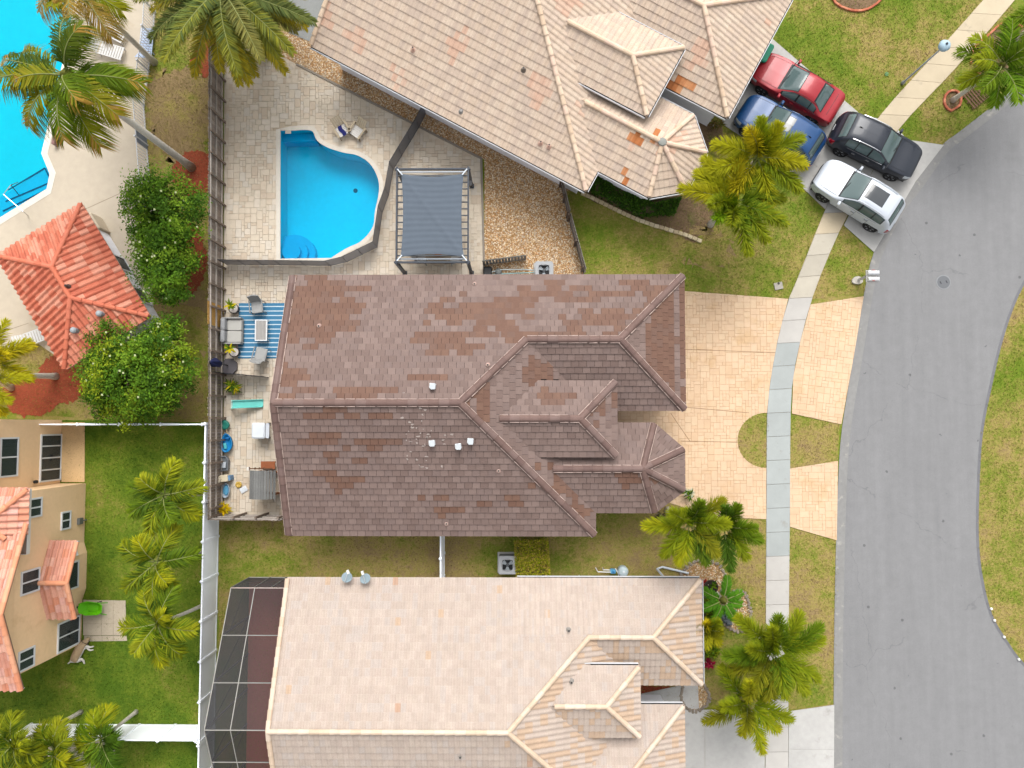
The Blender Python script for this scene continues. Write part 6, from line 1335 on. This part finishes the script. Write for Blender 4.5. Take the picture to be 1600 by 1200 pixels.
# ================================================================== BROADLEAF TREES, HEDGE, SHRUBS
def leaf_cloud(lobes, n, size, cols, seed, light=.0, zmin=.5):
    """leaf-sized faces clustered in clumps over the lobes' outer volume"""
    r = np.random.default_rng(seed); V = []; Cc = []
    cl = []
    tot = sum(a[3]**2 for a in lobes)
    for cx, cy, cz_, rad in lobes:
        m = int(150*rad*rad/tot*2)+12
        for k in range(m):
            d = r.normal(size=3); d /= np.linalg.norm(d); d[2] = abs(d[2])*1.0-.25 if r.random() < .8 else d[2]; d /= np.linalg.norm(d)
            rr_ = rad*r.uniform(.55, 1.17); cl.append((np.array([cx, cy, cz_])+d*rr_*np.array([1, 1, .8]), r.uniform(.22, .42)*rad**.4, d, r.integers(0, len(cols))))
    per = n//len(cl)
    for c, s, d, ci in cl:
        p = c+np.clip(r.normal(0, .55, (per, 3)), -1.3, 1.3)*s*np.array([1, 1, .75]); a = r.uniform(0, 6.28, per)
        nn_ = d*.5+np.array([0, 0, .6])+r.normal(0, .45, (per, 3)); nn_ /= np.linalg.norm(nn_, axis=1)[:, None]
        t1 = np.cross(nn_, np.stack([np.cos(a), np.sin(a), .3+0*a], 1)); t1 /= np.linalg.norm(t1, axis=1)[:, None]; t2 = np.cross(nn_, t1)
        sz = (size*r.uniform(.6, 1.25, per))[:, None]
        V.append(np.stack([p-t1*sz*.5, p-t2*sz*.24+nn_*sz*.06, p+t1*sz*.5, p+t2*sz*.24+nn_*sz*.06], 1)); col = np.array(cols[ci])[None]*r.uniform(.65, 1.35, per)[:, None]; Cc.append(col)
    V = np.concatenate(V); Cc = np.concatenate(Cc); k = V[:, :, 2].min(1) > zmin; return V[k], Cc[k]
def leaf_mesh(name, V, Cc, parent, m='leaf'):
    n = len(V); me = bpy.data.meshes.new(name); me.vertices.add(4*n); me.vertices.foreach_set('co', V.ravel()); me.loops.add(4*n); me.loops.foreach_set('vertex_index', np.arange(4*n)); me.polygons.add(n); me.polygons.foreach_set('loop_start', np.arange(0, 4*n, 4)); me.update(); me.validate(); me.materials.append(M[m])
    at = me.attributes.new('Col', 'FLOAT_COLOR', 'FACE'); ar = np.ones((n, 4), np.float32); ar[:, :3] = Cc; at.data.foreach_set('color', ar.ravel()); return link(name, me, parent)
TG = [C(78, 116, 24), C(92, 130, 28), C(66, 102, 24), C(106, 142, 32), C(120, 152, 38), C(74, 110, 30)]
def tree(label, lobes_px, base_px, h, seed, n, extra=None):
    lobes = []
    for q, rp, z in lobes_px: x, y = P(*q, z); lobes.append((x, y, z, rp/33*(1-z/36)))
    bx_, by_ = P(*base_px); t = thing('tree', label, 'tree', (bx_, by_, 0)); r = random.Random(seed)
    b = MB(); b.tube([(bx_, by_, -.05), (bx_+.05, by_, .9), (bx_, by_+.05, 1.8)], [.2, .15, .12], 10, C(110, 96, 80))
    for x, y, z, rd in lobes:
        for k in range(4): a = r.uniform(0, 6.28); b.tube([(bx_, by_, 1.6), ((bx_+x)/2+.2*math.cos(a), (by_+y)/2+.2*math.sin(a), (1.7+z)/2+.2), (x+rd*.6*math.cos(a), y+rd*.6*math.sin(a), z+.1*rd)], [.08, .06, .02], 7, C(110, 96, 80))
    b.build('trunk', M['darkbark'], t, True)
    V, Cc = leaf_cloud(lobes, int(n*2.1), .135, TG+(extra or []), seed)
    leaf_mesh('crown', V, Cc, t)
    rr_ = np.random.default_rng(seed); m = 60; lb = [lobes[i] for i in rr_.integers(0, len(lobes), m)]; P_ = []
    for x, y, z, rd in lb: d = rr_.normal(size=3); d[2] = abs(d[2])+.3; d /= np.linalg.norm(d); P_.append(np.array([x, y, z])+d*rd*1.05)
    P_ = np.array(P_)[:, None]; o = np.array([(-.04, -.04, 0), (.04, -.04, 0), (.04, .04, .02), (-.04, .04, .02)])[None]; leaf_mesh('blossoms', P_+o, np.tile(np.array([C(206, 214, 160)]), (m, 1)), t)
tree('long two lobed leafy tree between the pale pool deck and the wooden fence', [((258, 325), 55, 3.2), ((230, 318), 34, 2.8), ((290, 340), 32, 2.8), ((250, 385), 36, 3.0), ((240, 372), 34, 2.8), ((275, 400), 28, 2.6), ((252, 432), 38, 2.8), ((268, 448), 24, 2.4)], (266, 390), 4.5, 51, 15000)
tree('broad round leafy tree between the orange cabana and the white fence', [((210, 585), 56, 3.2), ((178, 548), 40, 2.9), ((240, 545), 40, 2.9), ((256, 522), 24, 2.6), ((270, 580), 36, 2.8), ((165, 590), 38, 2.6), ((205, 628), 34, 2.4), ((238, 615), 36, 2.5), ((165, 625), 22, 2.0)], (225, 578), 4.5, 52, 19000, [C(140, 156, 30), C(126, 150, 34)])
def box_hedge(label, poly, h, n, cols, seed, size=.09, name='hedge'):
    r = np.random.default_rng(seed); A = np.array(poly); lo, hi = A.min(0), A.max(0); X = r.uniform(lo[0], hi[0], n*3); Y = r.uniform(lo[1], hi[1], n*3); k = inpoly_np(X, Y, poly); X, Y = X[k][:n], Y[k][:n]; n = len(X)
    Z = h-np.abs(r.normal(0, .12, n))-(r.random(n) < .3)*r.uniform(0, h*.85, n); Z += .05*np.sin(X*5)+.05*np.sin(Y*6+1); p = np.stack([X, Y, np.maximum(Z, .05)], 1); nn_ = np.array([0, 0, .7])+r.normal(0, .5, (n, 3)); nn_ /= np.linalg.norm(nn_, axis=1)[:, None]; a = r.uniform(0, 6.28, n); t1 = np.cross(nn_, np.stack([np.cos(a), np.sin(a), .3+0*a], 1)); t1 /= np.linalg.norm(t1, axis=1)[:, None]; t2 = np.cross(nn_, t1); sz = (size*r.uniform(.6, 1.3, n))[:, None]
    V = np.stack([p-t1*sz*.5, p-t2*sz*.26, p+t1*sz*.5, p+t2*sz*.26], 1); Cc = np.array(cols)[r.integers(0, len(cols), n)]*r.uniform(.7, 1.3, n)[:, None]
    c = A.mean(0); t = thing(name, label, 'hedge', (*c, 0)); b = MB(); q = [(c[0]+(x-c[0])*.86, c[1]+(y-c[1])*.86) for x, y in poly]; b.prism(q, 0, h*.8, C(50, 46, 26)); b.build('branches', M['darkbark'], t); leaf_mesh('foliage', V, Cc, t)
box_hedge('clipped yellow green hedge block beside the air conditioner', ccw(PL([(803, 845), (857, 843), (860, 905), (806, 905)], .9)), 1.0, 7000, [C(150, 156, 24), C(128, 142, 24), C(176, 172, 44), C(162, 146, 60), C(186, 160, 80)], 61)
box_hedge('low dark green shrubs along the octagonal bay wall', ccw(PL([(925, 275), (1022, 322), (1062, 312), (1052, 338), (1000, 342), (940, 312), (918, 300)])), .6, 6500, [C(60, 96, 24), C(76, 112, 28), C(48, 80, 22)], 62, .12, 'shrub_row')
box_hedge('yellow green shrubs squeezed along the cream roof front', ccw(PL([(1098, 930), (1112, 932), (1122, 985), (1115, 1020), (1098, 1020)])), .8, 2500, [C(150, 160, 24), C(120, 146, 24), C(90, 126, 24)], 63, .12, 'shrub_row')
bush('dark red leafy plant beside the pebble bed at the cream roof corner', (1100, 912), [C(150, 40, 44), C(176, 56, 50)], 50, .3, .05, 71, z=.01); bush('magenta leafy plant beside the cream roof front', (1106, 1037), [C(176, 40, 70), C(150, 36, 60)], 50, .3, .06, 72, z=.01); bush('brownish shrub at the garage corner of the angled house', (1118, 196), [C(120, 100, 50), C(96, 100, 40)], 60, .35, .05, 73, z=.01); bush('low dry shrub beside the octagonal bay of the brown roofed house', (1030, 806), [C(110, 96, 70), C(80, 76, 50)], 70, .3, .04, 74, z=.01)
pot_plant('dark brown pot with sparse plant in the pebble bed at the cream roof corner', (1111, 917), (1113, 915), [LG, LD], 8, C(70, 52, 44), C(52, 42, 36), 8, .3, .32, .45)
x, y = P(1141, 966, .3); b = MB(); rr = random.Random(4)
for k in range(7): b.rbox((x+rr.uniform(-.3, .3), y+rr.uniform(-.22, .22), .1), (rr.uniform(.2, .4), rr.uniform(.15, .3), .2), .05, rr.uniform(0, 3), jit(C(110, 118, 124), .25), top=.05)
tag(b.build('rock_pile', M['stone']), 'pile of dark grey rocks beside the small bright palm', 'rocks')

# ================================================================== CARS
def hermite(xs, ys, x):
    xs, ys = np.array(xs, float), np.array(ys, float); d = np.diff(ys)/np.diff(xs); m = np.zeros(len(xs)); m[1:-1] = np.where(d[:-1]*d[1:] > 0, 2*d[:-1]*d[1:]/(d[:-1]+d[1:]+1e-12), 0); m[0], m[-1] = d[0], d[-1]
    i = np.clip(np.searchsorted(xs, x)-1, 0, len(xs)-2); h = xs[i+1]-xs[i]; t = (x-xs[i])/h
    return ys[i]*(1+2*t)*(1-t)**2+m[i]*h*t*(1-t)**2+ys[i+1]*t*t*(3-2*t)+m[i+1]*h*t*t*(t-1)
def car(label, px, heading, kind, paint, rails=None, roofglass=None, group='cars parked on the concrete driveway', name='parked_car', antenna=True, lowclad=False):
    suv = kind == 'suv'; L, Wd, Hh = (4.24, 1.80, 1.64) if suv else (4.42, 1.76, 1.44)
    cx, cy = P(*px, .8); t = thing(name, label, 'car', (cx, cy, .05), group)
    T = Matrix.Translation((cx, cy, .05)) @ Matrix.Rotation(heading, 4, 'Z') @ Matrix.Translation((-L/2, 0, 0))
    if suv:
        zb = lambda x: hermite([0, .02, .06, .12, .5, .7, .86, .95, .985, 1], [.62, .84, .96, 1.02, 1.0, .99, .94, .84, .74, .58], x)
        zr = lambda x: hermite([0, .02, .045, .10, .17, .3, .42, .50, .70, .74, .86, .95, .985, 1], [.64, .88, 1.02, 1.38, 1.56, 1.64, 1.65, 1.60, 1.09, 1.05, 1.0, .89, .77, .6], x)
        ws, rh = (.515, .695), (.055, .125)
    else:
        zb = lambda x: hermite([0, .015, .05, .15, .5, .7, .86, .95, .985, 1], [.58, .78, .90, .94, .9, .9, .83, .74, .66, .5], x)
        zr = lambda x: hermite([0, .015, .05, .12, .155, .28, .40, .475, .68, .72, .86, .95, .985, 1], [.6, .82, .95, .99, 1.02, 1.36, 1.44, 1.40, .99, .95, .89, .79, .69, .52], x)
        ws, rh = (.485, .672), (.165, .285)
    hw = lambda x: Wd/2*hermite([0, .012, .04, .1, .25, .7, .85, .93, .97, .99, 1], [.70, .82, .92, .975, 1, 1, .97, .90, .80, .68, .58], x)
    zm = 1.65 if suv else 1.44; wroof = .60 if suv else .56
    nx, ns = 130, 54; X = np.r_[0, np.linspace(0, 1, nx)**1.0]; X = np.unique(np.r_[np.linspace(0, .06, 12), np.linspace(.06, .94, 104), np.linspace(.94, 1, 14)]); nx = len(X)
    ZB, ZR, HW = zb(X), zr(X), hw(X); g = np.clip((ZR-ZB-.04)/(zm-1.02), 0, 1)
    sv = np.linspace(0, 6, ns); grid = np.zeros((nx, ns, 2))
    for i in range(nx):
        w, b_, r_ = HW[i], ZB[i], ZR[i]; we = (w-.16)*(1-g[i])+wroof*g[i]*min(1, w/(.9*Wd/2)); ze = r_-.03-.05*g[i]
        pts = [(w*.92, .24), (w*.99, .42), (w, .62 if b_ > .7 else b_*.85), (w-.045, b_), (we, max(ze, b_+.012)), (we*.6, r_-.012), (0, r_)]
        s0 = np.arange(7.); grid[i, :, 0] = hermite(s0, [p[0] for p in pts], sv); grid[i, :, 1] = hermite(s0, [p[1] for p in pts], sv)
    wx = (.195, .80) if suv else (.19, .80); wr_ = .35 if suv else .33
    parts = {}
    def cls(i, j):
        x = (X[i]+X[min(i+1, nx-1)])/2; s = (sv[j]+sv[min(j+1, ns-1)])/2; z = grid[i, j, 1]
        if ws[0]+.006 < x < ws[1]-.012 and s > 4.2: return 'windshield'
        if ws[0]-.004 < x < ws[1]+.008 and s > 4.06: return 'windshield_trim'
        if rh[0]+.008 < x < rh[1]-.008 and s > 4.3: return 'rear_window'
        if rh[0]-.002 < x < rh[1]+.002 and s > 4.16: return 'rear_window_trim'
        if 3.22 < s < 3.8 and g[i] > .42:
            e = [(.16, .27), (.285, .43), (.445, .63)] if suv else [(.235, .30), (.31, .445), (.46, .63)]
            for k, (a, c) in enumerate(e):
                if a < x-(s-3.5)*-.0 < c: return 'side_window%d' % k
        if 3.15 < s < 3.86 and g[i] > .36 and (.15 if suv else .225) < x < .64: return 'pillar_trim'
        if roofglass and roofglass[0] < x < roofglass[1] and s > 4.95-.0: return 'sunroof'
        if x > .905 and 2.25 < s < 3.05 and x < .985: return 'headlight'
        if x < (.055 if suv else .04) and (2.1 if suv else 2.2) < s < (3.3 if suv else 3.1): return 'taillight'
        if s < .75 or (lowclad and s < 1.5): return 'cladding'
        if x > .985 and 1.1 < s < 2.6: return 'grille'
        for wc in (.19, .805):
            if s < 2.2 and math.hypot((x-wc)*L, grid[i, j, 1]-wr_) < wr_+.055: return None
        return 'body'
    for sd_ in (1, -1):
        for i in range(nx-1):
            for j in range(ns-1):
                k = cls(i, j)
                if k is None: continue
                key = (k, sd_) if k.startswith('side') or k in ('headlight', 'taillight', 'cladding', 'pillar_trim') else (k, 0)
                mb = parts.setdefault(key, [[], {}, []]); idx = []
                inset = .012 if k in ('windshield', 'rear_window', 'sunroof') or k.startswith('side') else 0
                for a, c in ((i, j), (i+1, j), (i+1, j+1), (i, j+1)):
                    kk = (a, c, sd_ if sv[c] < 5.999 else 0)
                    if kk not in mb[1]: mb[1][kk] = len(mb[0]); mb[0].append(tuple(T @ Vector((X[a]*L, sd_*(grid[a, c, 0]-(inset if k.startswith('side') else 0)), grid[a, c, 1]-inset*.8))))
                    idx.append(mb[1][kk])
                mb[2].append(tuple(idx) if sd_ == 1 else tuple(idx[::-1]))
    pm = paint
    mats = {'body': pm, 'windshield': M['carglass'], 'rear_window': M['carglass'], 'sunroof': M['darkglass'], 'headlight': M['lens'], 'taillight': M['redlens'], 'cladding': M['black'], 'grille': M['black'], 'windshield_trim': M['black'], 'rear_window_trim': M['black'], 'pillar_trim': M['black']}
    bodyobj = None
    for (k, sd_), (vs, _, fs) in parts.items():
        mb = MB(); mb.add(vs, fs); nm = 'side_window' if k.startswith('side') else k
        mb.build(nm, M['carglass'] if nm == 'side_window' else mats[k], t, True)
    for xi in (0, nx-1):
        cap = MB(); ring = [T @ Vector((X[xi]*L, q[0], q[1])) for q in grid[xi]]+[T @ Vector((X[xi]*L, -q[0], q[1])) for q in grid[xi][::-1][1:]]; cap.add(ring, [tuple(range(len(ring))) if xi else tuple(range(len(ring)))[::-1]]); cap.build('bumper', M['black'] if suv else pm, t)
    def part(nm, m, fn, parent=None, smooth=False):
        b = MB(); fn(b); b.v = [tuple(T @ Vector(p)) for p in b.v]; return b.build(nm, m, parent or t, smooth)
    part('underbody', M['rubber'], lambda b: b.box((L/2, 0, .3), (L*.93, Wd*.80, .22)))
    for wc in (.19, .805):
        for s in (-1, 1):
            Tw = Matrix.Translation((wc*L, s*(Wd/2-.115), wr_)) @ Matrix.Rotation(-s*math.pi/2, 4, 'X')
            w_ = part('wheel', M['rubber'], lambda b: b.lathe([(wr_*.64, -.1), (wr_*.93, -.1), (wr_, -.06), (wr_, .07), (wr_*.93, .11), (wr_*.66, .105)], n=28, col=C(36, 36, 38), T=Tw), smooth=False)
            part('rim', M['alloy'], lambda b: (b.lathe([(wr_*.66, .09), (wr_*.62, .108), (wr_*.56, .07), (.02, .045)], n=24, T=Tw), [b.bar(Tw @ Vector((.05*math.cos(a), .05*math.sin(a), .085)), Tw @ Vector((wr_*.61*math.cos(a), wr_*.61*math.sin(a), .1)), .05, .03, up=Tw.to_3x3() @ Vector((0, 0, 1))) for a in (2*math.pi*k/5 for k in range(5))]), w_)
    for s in (-1, 1):
        xm = (ws[1]-.045)*L; zmz = float(zb(np.array([ws[1]-.05]))[0])+.08
        m_ = part('mirror', pm, lambda b: b.rbox((xm, s*(Wd/2+.075), zmz), (.12, .2, .13), .04, 0, top=.03)); part('mirror_arm', M['black'], lambda b: b.bar((xm+.02, s*(Wd/2-.08), zmz-.05), (xm, s*(Wd/2+.02), zmz-.03), .06, .03), m_)
        for xd in (.30, .47): part('door_handle', M['chrome'] if suv else pm, lambda b: b.rbox((xd*L, s*(Wd/2-.004), .86 if suv else .79), (.17, .04, .03), .015))
        part('window_trim', M['chrome'] if suv else M['black'], lambda b: b.bar((.2*L, s*(Wd/2-.05), 1.035 if suv else .945), (.62*L, s*(Wd/2-.05), 1.02 if suv else .93), .02, .02))
        part('roof_rail', M['chrome'] if rails == 'chrome' else (pm if rails else M['black']), lambda b: b.tube([(xx*L, s*(wroof+.015), float(zr(np.array([xx]))[0])-(.02 if rails else .055)) for xx in np.linspace(.19, .52, 9)], .022 if rails else .009, 6)) if suv or 1 else None
        part('wiper', M['black'], lambda b: b.bar((ws[1]*L-.02, s*.45-.1, float(zr(np.array([ws[1]-.004]))[0])+.012), (ws[1]*L-.12, s*.45-.55*1, float(zr(np.array([ws[1]-.026]))[0])+.02), .025, .015))
    if antenna: part('antenna', M['black'], lambda b: b.rings([[(.215*L+a*.09, c*.022, float(zr(np.array([.21]))[0])+z) for a, c in ((-1, 0), (0, 1), (1, 0), (0, -1))] for z in (-.02, .03)]+[[(.205*L, 0, float(zr(np.array([.21]))[0])+.055)]*4]))
    part('number_plate', M['white'], lambda b: b.box((-.008, 0, .55), (.012, .3, .15)))
    zc = lambda xx: float(zr(np.array([xx]))[0])
    for s in (-1, 1):
        part('hood_seam', M['black'], lambda b: b.tube([(xx*L, s*(float(hw(np.array([xx]))[0])-.2), zc(xx)-.03) for xx in np.linspace(ws[1]+.02, .93, 10)], .009, 5))
        for xd in (.28, .445, .63): part('door_seam', M['black'], lambda b: b.tube([(xd*L, s*(float(hw(np.array([xd]))[0])-o), z) for z, o in ((.4, .008), (.62, -.002), (.86, .02), (.99 if suv else .89, .045))], .007, 5))
    part('rear_seam', M['black'], lambda b: b.tube([(.052*L if suv else .10*L, y_, (zc(.052) if suv else zc(.10))-.0*abs(y_)+(-.05 if abs(y_) > .6 else .0)) for y_ in np.linspace(-.66, .66, 9)], .008, 5)) if not suv else None
    # interior seen through the glass
    part('dashboard', M['rubber'], lambda b: b.rbox((.635*L, 0, .84 if suv else .78), (.5, Wd*.78, .2), .08, top=.04)); part('cabin_floor', M['rubber'], lambda b: b.box((.4*L, 0, .46), (.5*L, Wd*.8, .06)))
    for xs_ in (.47, .28):
        for s in (-1, 1): se = part('seat', M['seat'], lambda b: b.rbox((xs_*L, s*.38, .6), (.5, .5, .18), .08, top=.04)); part('seat_back', M['seat'], lambda b: b.box(None, (.14, .48, .6), mtx=Matrix.Translation((xs_*L-.3, s*.38, .92 if suv or xs_ > .4 else .72)) @ Matrix.Rotation(-.28, 4, 'Y')), se)
    part('steering_wheel', M['rubber'], lambda b: b.tube([(.575*L+.06*math.sin(a), .38+.17*math.cos(a), .93+.16*math.sin(a)) for a in (2*math.pi*k/18 for k in range(19))], .015, 6))
def paint(name, c, fl=.0): return mat(name, c, .42, .4, .1, var=((.8, .04), (6, .03)), bump=None, coat=.28)
M['alloy'] = mat('alloy', C(176, 178, 182), .35, metal=.7, var=(), bump=None); M['lens'] = mat('headlamp_lens', C(196, 204, 210), .1, .6, var=((8, .15),), bump=None, coat=1); M['redlens'] = mat('tail_lens', C(170, 24, 36), .15, .6, var=((8, .1),), bump=None, coat=1)
M['darkglass'] = glassy('sunroof_glass', (.2, .22, .24), .9, .05, (.045, .05, .055)); M['seat'] = mat('seat_fabric', C(96, 94, 90), .9)
HA = lambda d: R_(d)
car('white sport utility car with large glass sunroof on the driveway apron', (1342, 305), HA(180-33), 'suv', paint('paint_white', C(214, 221, 230)), 'body', (.265, .485), antenna=False)
car('black sport utility car with chrome roof rails on the driveway', (1370, 228), HA(-27), 'suv', paint('paint_black', C(38, 44, 56)), 'chrome', None, lowclad=True)
car('blue sport utility car partly under the palm fronds', (1220, 203), HA(180-33), 'suv', paint('paint_blue', C(20, 74, 128)), 'body', (.43, .52))
car('red sedan parked beside the bright lawn', (1247, 136), HA(180-32), 'sedan', paint('paint_red', C(172, 34, 46)), None, None, antenna=False)

# ================================================================== DOG
def dog():
    x, y = P(123, 1019, .12); t = thing('dog', 'tan and white dog lying on its side in the grass by the tan house', 'dog', (x, y, .006))
    T = Matrix.Translation((x, y, .0)) @ Matrix.Rotation(R_(62), 4, 'Z') @ Matrix.Diagonal((1.2, 1.35, 1.1, 1))       # local +x = head end
    me = bpy.data.meshes.new('body')
    J = [((0, 0, .17), .17), ((.2, .01, .18), .19), ((.36, .0, .17), .15), ((.47, -.04, .17), .11), ((.58, -.07, .17), .10), ((.70, -.10, .13), .055), ((-.2, 0, .165), .16), ((-.34, .02, .15), .13), ((-.48, .1, .07), .03), ((-.62, .16, .05), .022),
         ((.3, -.16, .09), .05), ((.24, -.30, .06), .032), ((.33, -.40, .045), .026), ((.36, -.13, .15), .05), ((.38, -.28, .11), .032), ((.46, -.36, .07), .026),
         ((-.30, -.12, .1), .065), ((-.18, -.25, .07), .04), ((-.32, -.36, .045), .026), ((-.30, -.12, .17), .06), ((-.14, -.2, .13), .038), ((-.26, -.34, .08), .026), ((.56, -.02, .22), .028), ((.55, .03, .25), .01), ((.58, -.12, .21), .028), ((.57, -.15, .24), .01)]
    E_ = [(0, 1), (1, 2), (2, 3), (3, 4), (4, 5), (0, 6), (6, 7), (7, 8), (8, 9), (1, 10), (10, 11), (11, 12), (2, 13), (13, 14), (14, 15), (7, 16), (16, 17), (17, 18), (7, 19), (19, 20), (20, 21), (4, 22), (22, 23), (4, 24), (24, 25)]
    me.from_pydata([tuple(T @ Vector(p)) for p, _ in J], E_, []); o = link('body', me, t)
    sk = o.modifiers.new('skin', 'SKIN'); 
    for v, (_, r_) in zip(me.skin_vertices[0].data if me.skin_vertices else [], J): v.radius = (r_*1.35, r_*1.25)
    o.modifiers.new('sub', 'SUBSURF').levels = 2; o.modifiers['sub'].render_levels = 2
    m = mat('dog_fur', C(186, 160, 126), .95, var=((4, .1), (40, .25)), bump=(60, .8)); tr = m.node_tree
    # white belly, legs and tail tip by body position
    bs = tr.nodes['Principled BSDF']; lk = bs.inputs['Base Color'].links[0].from_socket; tc = N(tr, 'ShaderNodeNewGeometry').outputs['Position']; mp = N(tr, 'ShaderNodeMapping', vector_type='TEXTURE'); mp.inputs['Location'].default_value = (x, y, 0); mp.inputs['Rotation'].default_value = (0, 0, R_(62)); tr.links.new(tc, mp.inputs[0]); sp = N(tr, 'ShaderNodeSeparateXYZ'); tr.links.new(mp.outputs[0], sp.inputs[0])
    a = mathn(tr, 'LESS_THAN', sp.outputs[1], -.19); bq = mathn(tr, 'LESS_THAN', sp.outputs[0], -.46); w = mathn(tr, 'MAXIMUM', a, bq); mx = N(tr, 'ShaderNodeMix', data_type='RGBA'); tr.links.new(w, mx.inputs[0]); tr.links.new(lk, mx.inputs[6]); mx.inputs[7].default_value = (*C(236, 230, 220), 1); tr.links.new(mx.outputs[2], bs.inputs['Base Color']); me.materials.append(m)
    b = MB(); b.lathe([(.005, -.015), (.018, 0), (.005, .015)], T @ Vector((.76, -.11, .13)), 8, C(30, 26, 26)); b.build('nose', M['plain'], t)
    b = MB(); b.tube([T @ Vector((.47+.02*math.sin(q), -.04+.13*math.cos(q), .17+.13*math.sin(q))) for q in (2*math.pi*k/14 for k in range(15))], .014, 6, C(60, 50, 44)); b.build('collar', M['plain'], t)
dog()
for o in list(bpy.data.objects):
    if '_b' in o: del o['_b']
